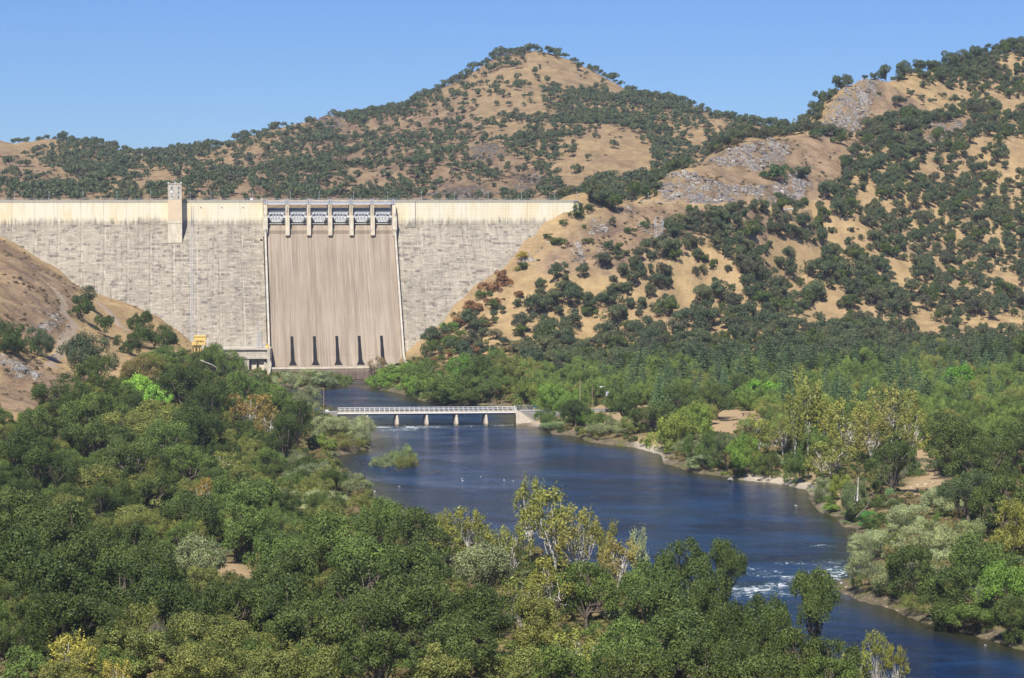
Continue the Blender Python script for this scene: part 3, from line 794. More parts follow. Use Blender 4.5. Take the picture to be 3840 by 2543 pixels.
# gates and deck girders, one per bay
for k in range(6):
    a, b = -43.2+14.4*k+1.5, -43.2+14.4*(k+1)-1.5
    if k == 0: a += -.3
    mid_ = (a+b)/2
    gate = empty("radial_gate"); gate.parent = dam
    arc = [(-2.2+3.2*math.cos(t), 101.2+10.4*(0.5+.5*math.sin(t))) for t in np.linspace(-1.5, 1.5, 8)]
    arc = [(v-.0, z) for v, z in arc]
    poly = [(v, z) for v, z in arc] + [(v-.25, z) for v, z in reversed(arc)]
    MB().prism([(-v, z) for v, z in poly], a, b).build("skin_plate", M_steel, gate)
    m = MB(); n = 20
    for i in range(n+1):
        x = a+.15+(b-a-.3)*i/n
        m.box(x-.07, x+.07, -1.6, -.6, 108.35, 111.4)
    m.build("stiffener_ribs", M_galv, gate)["kind"] = "stuff"
    MB().box(a, b, -2.0, -1.6, 111.3, 111.75).build("top_beam", M_galv, gate)
    MB().box(a+.2, b-.2, -2.4, -1.2, 107.9, 108.4).build("upper_beam", M_white, gate)
    MB().box(a-.25, b+.25, -6.2, -5.5, 105.2, 105.75).build("front_beam", M_white, gate)
    for s in (-1, 1):
        x0, x1 = (a-.1, a+2.6) if s < 0 else (b+.1, b-2.6)
        MB().tube([(x0, -5.9, 105.6), (x1, -2.4, 108.2)], .24, 4).build("gate_arm", M_white, gate)
        MB().tube([(x0, -5.9, 105.3), (x1, -2.4, 101.9)], .2, 4).build("gate_arm", M_galv if s > 0 else M_dsteel, gate)
        MB().tube([(x1, -2.2, 108.1), (x1, -2.2, 101.8)], .13, 4).build("gate_post", M_galv, gate)
        xa, xb = (a+.1, a+2.0) if s < 0 else (b-.1, b-2.0)
        MB().tube([(xa, -1.8, 113.6), (xb, -1.2, 111.6)], .12, 4).build("lifting_stay", M_galv, gate)
    nb = 3; L = (b-2.8)-(a+2.8)
    for i in range(nb):
        xc = a+2.8+L*(i+.5)/nb
        m = MB().tube([(xc-L/nb*.45, -2.3, 105.7), (xc, -2.6, 108.0)], .13, 4).tube([(xc, -2.6, 108.0), (xc+L/nb*.45, -2.3, 105.7)], .13, 4).tube([(xc, -2.6, 108), (xc, -2.6, 105.6)], .11, 4)
        m.build("upper_truss", M_white, gate)
        m = MB().tube([(xc-L/nb*.45, -2.4, 105.1), (xc, -2.6, 103.6)], .16, 4).tube([(xc, -2.6, 103.6), (xc+L/nb*.45, -2.4, 105.1)], .16, 4)
        m.build("lower_truss", M_white, gate)
        MB().add([(xc-L/nb*.36, -1.75, 105.1), (xc+L/nb*.36, -1.75, 105.1), (xc, -1.75, 103.9)], [(0,1,2)]).build("truss_shade_sheet", M_dsteel, gate)  # dark triangle put in as the shade inside the truss V, no real plate
    MB().box(a+1.8, b-1.8, -1.7, -1.35, 102.1, 105.1).build("lower_panel", M_white, gate)
    MB().box(a+.6, b-.2, -2.5, -1.5, 101.35, 101.95).build("bottom_beam", M_dsteel, gate)
    # knee bracket at the right foot of each gate
    m = MB().tube([(b-2.6, -3.2, 102.4), (b-1.4, -3.6, 103.4)], .2, 4).tube([(b-1.4, -3.6, 103.4), (b-.3, -3.6, 102.3)], .2, 4).tube([(b-.3, -3.6, 102.3), (b-.2, -3.6, 101)], .2, 4).tube([(b-2.4, -3.4, 101.4), (b-.2, -3.8, 101.2)], .2, 4)
    m.build("foot_bracket", M_dsteel, gate)
    MB().box(a+.1, b-.1, -3.3, -1.0, 100.7, 101.3).build("gate_sill", M_conc, dam)
    a2, b2 = -43.2+14.4*k+.1, -43.2+14.4*(k+1)-.1
    MB().box(a2+1.2, b2-1.2, -4.6, -3.8, 114.1, 115.5).build("deck_girder", M_steel, dam)
    MB().box(a2+1.2, b2-1.2, -4.75, -3.7, 114.0, 114.35).build("girder_flange", M_white, dam)
    MB().box(a2, b2, -3.6, 6.5, 114.6, 115.7).build("deck_slab", M_black if False else M_dsteel, dam)
    MB().box(a2, b2, -4.3, -3.9, 115.72, 117.0).build("deck_parapet", M_conc, dam)
# railings along the crest
def railing(u0, u1, y, z, h=1.2, sp=2.4, name="railing"):
    m = MB(); x = u0
    while x <= u1:
        m.box(x-.06, x+.06, y-.06, y+.06, z, z+h); x += sp
    for q in (1.0, .5): m.box(u0, u1, y-.035, y+.035, z+h*q-.07, z+h*q)
    return m.build(name, M_galv, dam)
railing(-280, 160, .15, 117.0, 1.1, 4.4)
# elevator tower
tw = empty("elevator_tower"); tw.parent = dam
tu0 = (648-1235)*.1816/math.cos(TH)*1.0 - 0.9
tu1 = tu0 + 9.1
T = MB().prism([(-v, z) for v, z in [(8.8, 127.6), (8.8, 117.2), (-4.2, 117.2), (-4.2, 127.6)]], tu0, tu1)
M_tower = concrete("tower_concrete"); 
M_pink = flat("pinkish_cream_concrete", (.68, .55, .38), .9, .14, .5)
T.build("tower_house", M_tower, tw)
MB().prism([(-v, z) for v, z in [(9.0, 117.15), (9.0, 103.6), (0.05, 103.6), (0.05, 117.15)]], tu0-.15, tu1+.1).build("tower_shaft", M_pink, tw)
MB().prism([(-v, z) for v, z in [(9.3, 103.5), (9.3, 101.2), (0.05, 101.2), (0.05, 103.5)]], tu0-.2, tu1+.15).build("shaft_collar", M_warm, tw)
MB().prism([(-v, z) for v, z in [(9.1, 101.15), (9.1, 88.3), (0.3, 99.0), (0.05, 101.15)]], tu0-.15, tu1+.1).build("shaft_foot", M_warm, tw)
MB().box(tu0-.25, tu1+.25, -9.05, 4.4, 127.65, 128.2).build("tower_roof", M_conc, tw)
for cx_ in (tu0+2.4, tu0+7.0):
    for i, zc in enumerate((125.1, 122.0, 118.9)):
        f = MB().box(cx_-.62, cx_+.62, -8.96, -8.82, zc-1.05, zc+1.05).build("window", M_white, tw)
        lo = zc-.9
        if i == 1 and cx_ < tu0+4: lo = zc-.9; hi = zc-.3
        elif i == 2 and cx_ < tu0+4: lo = zc-.2; hi = zc+.9
        else: hi = zc+.9
        for (xa, xb) in ((cx_-.5, cx_-.04), (cx_+.04, cx_+.5)):
            pn = MB().box(xa, xb, -9.02, -8.97, lo, hi).mesh("pane", M_glass)
            p_ = link("pane", pn, f)
m = MB().tube([(tu0+4.6, -4, 128.2), (tu0+4.6, -4, 133)], [.12, .04], 5).box(tu0+5.2, tu0+5.5, -4, -3.7, 128.2, 129.6).box(tu0+4.3, tu0+4.9, -4.3, -3.7, 128.2, 129.1)
m.build("roof_mast", M_galv, tw)
for x in (tu0+.3, tu1-.4):
    MB().box(x-.35, x+.35, -9.0, -8.3, 128.25, 129.0).tube([(x, -9.2, 128.5), (x+.6, -9.6, 128.2)], .25, 6).build("floodlight", M_white, tw)
# pilaster right of the spillway, drains, vents, a low doorway
MB().prism([(-v, z) for v, z in [(1.3, 116.9), (1.3, 98.2), (0.02, 99.9), (0.02, 116.9)]], 53.6, 58.4).build("pilaster", M_face, dam)
def facev(z): return 0.0 if z > 101.5 else (100-z)*.758
def on_face(px, py):
    """dam coordinates of a photograph pixel on the sloping face"""
    d = Vector(ray(px, py)); lo, hi = 1450.0, 1720.0
    for _ in range(50):
        mid2 = (lo+hi)/2; t = mid2/d[1]; x, y, z = d[0]*t-DX, mid2-DY, CAMZ+d[2]*t
        v = x*math.sin(TH) - y*math.cos(TH)
        if v > facev(z): lo = mid2
        else: hi = mid2
    return x*math.cos(TH)+y*math.sin(TH), facev(z), z
m = MB(); pp = [on_face(717, y) for y in (772, 850, 950, 1050, 1150, 1300)]
m.tube([(u, -v-.25, z) for u, v, z in pp], .16, 5).tube([(u+1.2, -v-.25, z) for u, v, z in pp], .13, 5)
m.build("drain_pipe", M_galv, dam)
for px, py, r_ in ((980,900,.75),(1478,899,.75),(753,778,.35),(832,778,.35),(912,778,.35),(678,812,.3)):
    u, v, z = on_face(px, py)
    MB().tube([(u, -v-.28, z), (u, -v+.6, z)], r_, 10).build("drain_outlet", M_black, dam)
for px, py in ((1578,1292),(1000,1300)):
    u, v, z = on_face(px, py)
    MB().box(u-.9, u+.9, -v-1.6, -v+1, z-1.6, z+2.2).build("gallery_doorway", M_conc, dam)
    MB().box(u-.6, u+.6, -v-1.7, -v-1.55, z-.2, z+2.0).build("doorway_opening", M_black, dam)
m = MB().prism([(-v, z) for v, z in [(vc(12)+9, 13.5), (vc(12)+12.5, 11.8), (vc(12)+12.5, 9), (vc(12)+5, 12)]], 45.2, 60)

# small dark gauge hut on the apron
MB().box(17.5, 24.5, -lip_v-3.3, -lip_v-1.5, 0.65, .95).build("outlet_hood", M_black, dam)
MB().prism([(-lip_v-3.35, .6), (-lip_v-3.35, -2.6), (-lip_v-3.45, -2.6), (-lip_v-3.45, .6)], 19, 23).build("outlet_opening", M_black, dam)

# ---- crest road lamps
def lamp_post(x, y, z, h=5.2, group="lamp posts along the dam crest", label="thin grey lamp post on the crest of the dam"):
    t = empty("lamp_post", (x, y, z)); props(t, label, "lamp post", group)
    MB().tube([(0,0,0),(0,0,h)], [.11,.08], 5).build("pole", M_galv, t)
    MB().box(-.3,.3,-.35,.35,h,h+.3).build("lamp_head", M_white, t)
    return t
L0 = None
for i, px in enumerate([69,196,322,448,574,720,797,952,1091,1198,1326,1452,1578,1701,1825,1948,2072,2154]):
    u = (px-1235)/FPX*1634/math.cos(TH); u *= 1 + u*math.sin(TH)/1634
    near_ = ["leftmost lamp post on the dam crest"] if i == 0 else None
    txt = {0:"leftmost thin lamp post on the dam crest",5:"lamp post on the crest just right of the square tower",7:"lamp post on the crest left of the spillway gates",11:"lamp post above the right end of the spillway gates",16:"lamp post on the crest near the right abutment",17:"lamp post at the right end of the dam crest"}.get(i)
    wx_, wy_, _ = dam_uv(u, -2.0)
    if L0 is None: L0 = lamp_post(wx_, wy_, 117.0); o = L0
    else: o = copy_tree(L0); o.location = (wx_, wy_, 117.0)
    o["label"] = txt or ("thin grey lamp post on the dam crest left of the spillway, one of several alike" if px < 990 else "thin grey lamp post above the spillway gates, one of several alike" if px < 1470 else "thin grey lamp post on the dam crest right of the spillway, one of several alike")
    o["group"] = "lamp posts along the dam crest"
# small crest boxes
for px, w, h_ in ((946,9,1.6),(985,3,1.5)):
    u = (px-1235)*.1816
    x, y, _ = dam_uv(u, -3)
    t = MB().box(-w*.09, w*.09, -.8, .8, 0, h_).box(-w*.1, w*.1, -.9, .9, h_, h_+.2).build("equipment_cabinet", M_white)
    t.location = (x, y, 116.5)
    props(t, "wide white equipment cabinet on the crest left of the gates" if w > 5 else "small white equipment cabinet beside the first spillway gate", "cabinet")

# ---------------------------------------------------------------- powerhouse at the left toe
px0, py0, _ = at(935, 1350, 1542)
ph = empty("powerhouse", (px0, py0, 0), R(3)); props(ph, "low concrete powerhouse at the dam's left toe with overhanging upper wall and dark draft-tube bays", "building")
def lx(px): return (px-935)*.1713
def lz(py): return 117-(py-750)*.1713
MB().box(lx(828), lx(1004), 1.0, 26, lz(1313), lz(1308)).build("roof_slab", M_conc, ph)
for i, (a, b) in enumerate(((828, 872), (872.3, 915), (915.3, 958), (958.3, 1003))):
    MB().box(lx(a), lx(b), 2.0, 26, lz(1340), lz(1313)-.02).build("upper_wall", M_conc, ph)
    MB().box(lx(a), lx(b), 1.2, 26, lz(1347), lz(1340)-.02).build("lip_beam", M_conc, ph)
MB().box(lx(828), lx(1004), 6.5, 26, lz(1412), lz(1347)-.02).build("back_wall", M_conc, ph)
MB().box(lx(905), lx(934), 1.8, 6.4, lz(1409), lz(1347)-.05).build("bay_pier", M_conc, ph)
for a, b in ((938, 961), (966, 990)):
    MB().box(lx(a), lx(b), 4.2, 4.6, lz(1402), lz(1350)).build("draft_tube_bulkhead", M_warm, ph)
    MB().box(lx(a)-.8, lx(a)-.1, 1.6, 6.4, lz(1408), lz(1347)-.05).build("bay_shade_block", M_black, ph)  # solid black block stands in for the shade in the bay gap
for a in (961.5, 990.5):
    MB().box(lx(a-1.5), lx(a+1.0), 3.2, 6.4, lz(1408), lz(1347)-.05).build("bay_pier", M_conc, ph)
m = MB().prism([(1.2, lz(1350)), (6.4, lz(1350)), (6.4, lz(1380))], lx(996), lx(1000)); m.build("bracket", M_conc, ph)
m = MB().add([(lx(987), 3.0, lz(1350)), (lx(1001), 3.0, lz(1368)), (lx(1001), 3.0, lz(1396)), (lx(990), 3.0, lz(1377)), (lx(987), 3.4, lz(1350)), (lx(1001), 3.4, lz(1368)), (lx(1001), 3.4, lz(1396)), (lx(990), 3.4, lz(1377))], [(0,1,2,3),(4,5,6,7),(0,1,5,4),(2,3,7,6),(0,3,7,4)]); m.build("stair_wall", M_conc, ph)
MB().box(lx(1002.5), lx(1013), -1.0, 26, lz(1410), lz(1309)-.05).build("end_wall", M_conc, ph)
MB().prism([(2, lz(1345)), (-10, lz(1400)), (-10, lz(1412)), (2, lz(1412))], lx(1013), lx(1016)).build("wing_wall", M_black if False else M_conc, ph)
MB().box(lx(905), lx(1013), -2.0, 2.6, -1.0, lz(1408)-.06).build("tailrace_sill", M_conc, ph)
m = MB(); x = lx(830)
while x < lx(1003): m.box(x-.05, x+.05, 1.1, 1.2, lz(1308), lz(1302)); x += 2.2
m.box(lx(830), lx(1003), 1.12, 1.18, lz(1302)-.08, lz(1302)); m.build("roof_railing", M_galv, ph)
for px in (850, 918, 934):
    MB().tube([(lx(px), 8, lz(1308)), (lx(px), 8, lz(1286))], .1, 4).box(lx(px)-.8, lx(px)+.5, 7.8, 8.2, lz(1286), lz(1285)).build("roof_light", M_galv, ph)
t = MB().box(-.9, .9, -.9, .9, 0, 2.0).tube([(0,0,2),(0,0,2.5)], .8, 8).build("fuel_tank", M_yellow); t.location = (px0+lx(1001), py0+3.5, lz(1308)); props(t, "small yellow tank on the powerhouse roof corner", "tank")

def lattice(name, w0, w1, h, lv, arms=(), r=.1, mat=M_galv, legs_to=None):
    """square lattice mast: four legs and zigzag bracing, as parts of an Empty"""
    t = empty(name)
    c = [(-1,-1),(1,-1),(1,1),(-1,1)]
    def P(i, f): 
        w = w0+(w1-w0)*f; return (c[i % 4][0]*w, c[i % 4][1]*w, h*f)
    for i in range(4): MB().tube([P(i,0), P(i,1)], r*1.5, 4).build("leg", mat, t)
    for j in range(lv):
        f0, f1 = j/lv, (j+1)/lv; m = MB()
        for i in range(4):
            m.tube([P(i,f0), P(i+1,f1)], r, 3, False).tube([P(i+1,f0), P(i,f1)], r, 3, False).tube([P(i,f1), P(i+1,f1)], r, 3, False)
        m.build("cross_brace", mat, t)
    for z, L in arms:
        MB().tube([(-L,0,z),(L,0,z)], r*1.3, 4).tube([(-L,0,z),(0,0,z+1.3)], r, 3).tube([(L,0,z),(0,0,z+1.3)], r, 3).build("cross_arm", mat, t)
    return t
t = lattice("lattice_mast", 1.9, .55, 10, 5, r=.09)
t.location = (px0+lx(968), py0+9, lz(1308)); props(t, "slender steel lattice mast standing on the powerhouse roof", "mast")
for q in (-1, 1): MB().tube([(q*.55,0,10),(q*.5,0,17)], .08, 4).build("mast_top", M_galv, t)
m = MB()
for j in range(5): m.tube([(-.55,0,10+j*1.4),(.5,0,11.4+j*1.4)], .06, 3)
m.build("top_brace", M_galv, t); MB().tube([(.5,0,13.4),(3.2,0,13.0)], .13, 4).build("mast_arm", M_dsteel, t)
# yellow gantry house
yx, yy, _ = at(745, 1295, 1520)
yh = empty("gantry_crane", (yx, yy, 0), R(4)); props(yh, "bright yellow boxy gantry crane house at the foot of the dam left of the powerhouse", "crane")
q = .1689
zz = lambda py: 117-(py-750)*q
xx = lambda px: (px-745)*q
MB().box(xx(728), xx(772), 0, 6, zz(1277), zz(1263)).build("crane_cab", M_yellow, yh)
MB().box(xx(727), xx(773), -.3, 6.3, zz(1263), zz(1259.5)).build("cab_roof", M_yellow, yh)
MB().box(xx(720), xx(771), -1.2, 6, zz(1294), zz(1284)).build("platform_girder", M_yellow, yh)
MB().box(xx(734), xx(762), .4, 5.5, zz(1284), zz(1277)).build("machinery", M_wood, yh)
for px in (722, 728, 736, 748, 760, 770): MB().box(xx(px)-.15, xx(px)+.15, -1.1, -.8, zz(1284), zz(1277)).build("platform_post", M_yellow, yh)
MB().box(xx(720), xx(771), -1.15, -1.0, zz(1278.5), zz(1277.5)).build("handrail", M_yellow, yh)
for px in (730, 743, 752, 768): MB().box(xx(px)-.3, xx(px)+.3, 0, 5, zz(1320), zz(1294)).build("gantry_leg", M_yellow, yh)
for a, b in ((736, 743), (746, 752), (756, 762)): MB().box(xx(a), xx(b), -1.28, -1.2, zz(1291), zz(1287)).build("access_panel", M_wood if a < 740 else M_yellow, yh)

# ---------------------------------------------------------------- road bridge
BT = R(4.7)
ax_, ay_, _ = on_level(1935, 1597, 0)       # right abutment, near corner at the water
ax_ += 0; ay_ += 3.2
br = empty("road_bridge", (ax_, ay_, 0), BT)
props(br, "low concrete road bridge with white railings crossing the river on slender tapered piers", "bridge")
SP_ = 15.42
g = G("bridge_concrete"); o_ = g.coord(); n_ = g.noise(g.scale(o_, (.5, .5, 2)), 1, 5, .7)
c = g.mix(g.ss(n_, .35, .65), (.40, .34, .26), (.56, .50, .40)); Z = g.sep(g.pos())[2]
c = g.mix(g.mul(g.ss(Z, 1.6, .6), .7), c, (.17, .13, .085)); g.base(c); g.b.inputs["Roughness"].default_value = .9; M_brc = g.m
M_rail = flat("white_railing_paint", (.80, .80, .78), .5, .05)
zd = 6.55
for k in range(-6, 0):
    a, b = k*SP_, (k+1)*SP_
    MB().box(a+.03, b-.03, 0, 8.6, zd, zd+.55).build("deck_span", M_brc, br)
    MB().box(a+.03, b-.03, .55, 8.0, zd-.75, zd-.03).build("span_girder", M_dsteel, br)
    MB().box(a+.03, b-.03, -.25, -.02, zd-.05, zd+.45).build("edge_beam", M_rail, br)
    MB().box(a+.03, b-.03, .25, .5, zd+.56, zd+1.35).build("kerb_wall", M_brc, br)
    for i in range(6):
        x = a + (i+.5)*SP_/6
        MB().box(x-.09, x+.09, -.22, .02, zd+.46, zd+2.05).build("rail_post", M_rail, br) 
        MB().box(x-.09, x+.09, 8.3, 8.5, zd+.56, zd+2.55).build("far_rail_post", M_rail, br)
    for y_, z_, t_ in ((-.1, zd+2.0, .05), (8.4, zd+2.5, .09), (8.4, zd+1.75, .09)):
        MB().box(a, b, y_-.07, y_+.07, z_-t_, z_+t_).build("handrail" if y_ < 0 else "far_handrail", M_rail, br)
for k in range(-5, 0):
    x = k*SP_
    pier = MB()
    vs = []
    for (z_, hw, y0) in ((-2.5, .95, -3.0), (1.2, .92, -2.9), (2.6, .85, -2.3), (5.7, .55, .15)):
        for (dx, y_) in ((-hw, y0+.8), (-hw*.45, y0), (hw*.45, y0), (hw, y0+.8), (hw, 8.6), (-hw, 8.6)):
            vs.append((x+dx-(y_-y0)*.10*-1*-.9, y_, z_))
    fs = []
    for i in range(3):
        for j in range(6): fs.append((i*6+j, i*6+(j+1) % 6, (i+1)*6+(j+1) % 6, (i+1)*6+j))
    fs += [tuple(range(6)), tuple(range(18, 24))]
    pier.add(vs, fs).build("pier", M_brc, br)
# right abutment and wing wall
MB().box(0.0, 1.6, -.9, 9.2, -2, zd+.6).build("abutment", M_brc, br)

vs = [(0,-3.0,-2),(12.5,-3.6,-2),(12.5,-3.6,.4),(1.9,-.9,zd+.9),(-.25,-.9,zd+.9),(-.9,-2.9,-2)]
w = .45
m = MB().add(vs[:5] + [(x, y+w, z) for x, y, z in vs[:5]], [(0,1,2,3,4),(9,8,7,6,5),(0,1,6,5),(1,2,7,6),(2,3,8,7),(3,4,9,8),(4,0,5,9)])
m.build("wing_wall", M_brc, br)
m = MB().add([(12.5,-3.75,.35),(1.9,-1.05,zd+.85),(1.9,.3,zd+1.0),(12.5,-2.4,.5),(12.5,-3.75,.55),(1.9,-1.05,zd+1.05),(1.9,.3,zd+1.15),(12.5,-2.4,.7)], [(0,1,2,3),(4,5,6,7),(0,1,5,4),(2,3,7,6),(1,2,6,5),(0,3,7,4)])
m.build("wall_coping", M_brc, br)
MB().box(-.15, .15, -.3, .1, zd+.4, zd+2.9).build("end_post", M_rail, br)
MB().box(-.15, .15, 8.2, 8.6, zd+.4, zd+3.0).build("end_post", M_rail, br)
# causeway on both sides
cw = empty("causeway", (ax_, ay_, 0), BT); cw["kind"] = "structure"
m = MB().add([(1.6,0,zd+.5),(60,2,zd+1.2),(60,9.6,zd+1.2),(1.6,8.6,zd+.5),(1.6,-1,-2),(60,-3,-2),(60,13,-2),(1.6,11,-2)], [(0,1,2,3),(0,1,5,4),(3,2,6,7),(0,3,7,4),(1,2,6,5)])
g = G("asphalt"); g.base(g.mix(g.noise(g.pos(), .8, 4), (.16,.155,.145), (.26,.245,.225))); M_asph = g.m
m.build("road_surface", M_asph, cw)
m = MB().add([(-6*SP_-.02,0,zd+.5),(-6*SP_-45,-2,zd+.9),(-6*SP_-45,8,zd+.9),(-6*SP_-.02,8.6,zd+.5),(-6*SP_,-2,-2),(-6*SP_-45,-5,-2),(-6*SP_-45,11,-2),(-6*SP_,11,-2)], [(0,1,2,3),(0,1,5,4),(3,2,6,7),(0,3,7,4),(1,2,6,5)])
m.build("road_surface", M_asph, cw)
# guard rails of the approaches, chain-link fence, blue notice boards
def guardrail(x0, x1, y, z, label, n):
    t = empty("guard_rail", (ax_, ay_, 0), BT); props(t, label, "guard rail")
    MB().box(x0, x1, y-.05, y+.05, z+.55, z+.95).build("rail_beam", M_galv, t)
    for i in range(n): x = x0+(x1-x0)*(i+.5)/n; MB().box(x-.1, x+.1, y+.06, y+.26, z-.6, z+.9).build("rail_post", M_wood, t)
    return t
guardrail(2.2, 14.2, -.1, zd+.5, "grey steel guard rail on the road right of the bridge", 7)
guardrail(-6*SP_-16, -6*SP_-.5, 0, zd+.5, "short grey guard rail left of the bridge's white railing", 6)
ft = empty("chain_link_fence", (ax_, ay_, 0), BT); props(ft, "pale chain-link fence behind the road at the bridge's right end", "fence")
for i in range(7): MB().box(.6+i*1.9-.05, .6+i*1.9+.05, 8.95, 9.05, zd+.5, zd+3.2).build("fence_post", M_galv, ft)
MB().box(.6, 12, 8.97, 9.03, zd+3.1, zd+3.2).build("top_rail", M_galv, ft)
m = MB()
for i in range(48): m.box(.6+i*.24-.012, .6+i*.24+.012, 8.985, 9.0, zd+.6, zd+3.1)
m.build("wire_mesh", M_galv, ft)["kind"] = "stuff"
for x, lab in ((11.6, "blue notice board by the fence right of the bridge"), (-6*SP_-10.5, "blue notice board at the bridge's left end")):
    b_ = empty("notice_board", (ax_, ay_, 0), BT); props(b_, lab, "sign")
    MB().box(x-1.0, x+1.0, 8.0, 8.12, zd+1.8, zd+2.7).build("board", M_blue, b_)
    for q in (-.7, .7): MB().box(x+q-.07, x+q+.07, 8.13, 8.27, zd+.4, zd+2.6).build("post", M_dsteel, b_)
b_ = empty("electrical_box", (ax_, ay_, 0), BT); props(b_, "small white electrical box beside the road left of the bridge", "box")
x = -6*SP_-5.5; MB().box(x-.9, x+.9, 1.2, 1.8, zd+.9, zd+2.1).build("cabinet", M_white, b_); MB().box(x-.1, x+.1, 1.4, 1.6, zd+.4, zd+.9).build("post", M_galv, b_)
# ---------------------------------------------------------------- vegetation
def leaf_mat(name, instanced=False, trans=.16, rough=.5, tip=(1.25, 1.2, .9)):
    g = G(name)
    if instanced:
        a = g.n.new("ShaderNodeAttribute"); a.attribute_type = 'INSTANCER'; a.attribute_name = "tint"; col = a.outputs["Color"]
    else:
        oi = g.n.new("ShaderNodeObjectInfo"); col = oi.outputs["Color"]
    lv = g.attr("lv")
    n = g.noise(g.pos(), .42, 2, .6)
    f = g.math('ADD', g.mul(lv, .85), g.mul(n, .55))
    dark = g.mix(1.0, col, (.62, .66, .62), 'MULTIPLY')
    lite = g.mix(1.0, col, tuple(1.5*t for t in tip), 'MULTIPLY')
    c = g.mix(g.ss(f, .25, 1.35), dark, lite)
    g.base(c)
    g.b.inputs["Roughness"].default_value = rough
    g.b.inputs["Specular IOR Level"].default_value = .2
    tr = g.n.new("ShaderNodeBsdfTranslucent"); g.l.new(g.mix(1.0, c, (1.15, 1.2, .6), 'MULTIPLY'), tr.inputs[0])
    mx = g.n.new("ShaderNodeMixShader"); mx.inputs[0].default_value = trans
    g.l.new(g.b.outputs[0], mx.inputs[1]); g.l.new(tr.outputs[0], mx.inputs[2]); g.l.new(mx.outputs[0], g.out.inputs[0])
    return g.m
M_leaf = leaf_mat("leaves")
M_leafi = leaf_mat("woodland_leaves", True)
M_bark = flat("grey_brown_bark", (.13, .105, .085), .95, .35, 2)
g = G("pale_sycamore_bark"); g.base(g.mix(g.ss(g.noise(g.coord(), 1.6, 4, .7), .42, .6), (.72, .69, .62), (.34, .30, .24))); M_sbark = g.m
M_twig = flat("bare_grey_twigs", (.27, .235, .205), .95, .25, 2)

def unit(a): return a/np.maximum(np.linalg.norm(a, axis=-1, keepdims=True), 1e-9)

def quads(rng, c, n, s, asp=.62, axis=None):
    """rhombic leaf sprays: centres c, normals n, half length s"""
    N = len(c)
    t = rng.normal(size=(N, 3)) if axis is None else axis + rng.normal(size=(N, 3))*.35
    t = unit(t - (t*n).sum(1, keepdims=True)*n); b = np.cross(n, t)
    s = s[:, None]
    fold = n*s*.22
    v = np.stack([c - t*s, c + b*s*asp - fold, c + t*s, c - b*s*asp - fold], 1).reshape(-1, 3)
    return v, np.arange(4*N).reshape(N, 4)

def finish_leaves(name, v, f, mats, lv, midx=None):
    me = np_mesh(name, v, f, mats, midx)
    a = me.attributes.new("lv", 'FLOAT', 'FACE'); a.data.foreach_set("value", lv.astype(np.float32))
    return me

def tubes(lines, n=5):
    """list of (points, radii) -> verts, quads"""
    V, F, o = [], [], 0
    for pts, rad in lines:
        pts = np.array(pts, float); k = len(pts)
        d = np.gradient(pts, axis=0); d = unit(d)
        ref = np.where(np.abs(d[:, 2:3]) < .9, [[0, 0, 1.]], [[1., 0, 0]])
        a = unit(np.cross(d, ref)); b = np.cross(d, a)
        th = np.arange(n)*2*math.pi/n
        ring = pts[:, None] + (a[:, None]*np.cos(th)[None, :, None] + b[:, None]*np.sin(th)[None, :, None])*np.array(rad)[:, None, None]
        V.append(ring.reshape(-1, 3))
        i = np.arange(k-1)[:, None]*n; j = np.arange(n)[None]
        q = np.stack([i+j, i+(j+1) % n, i+n+(j+1) % n, i+n+j], -1).reshape(-1, 4)+o
        F.append(q); o += k*n
    return np.concatenate(V), np.concatenate(F)

def bend(rng, a, b, k, wob):
    a, b = np.array(a, float), np.array(b, float); L = np.linalg.norm(b-a)
    t = np.linspace(0, 1, k)[:, None]
    p = a + (b-a)*t + rng.normal(size=(k, 3))*wob*L*np.sin(np.pi*t)
    return p

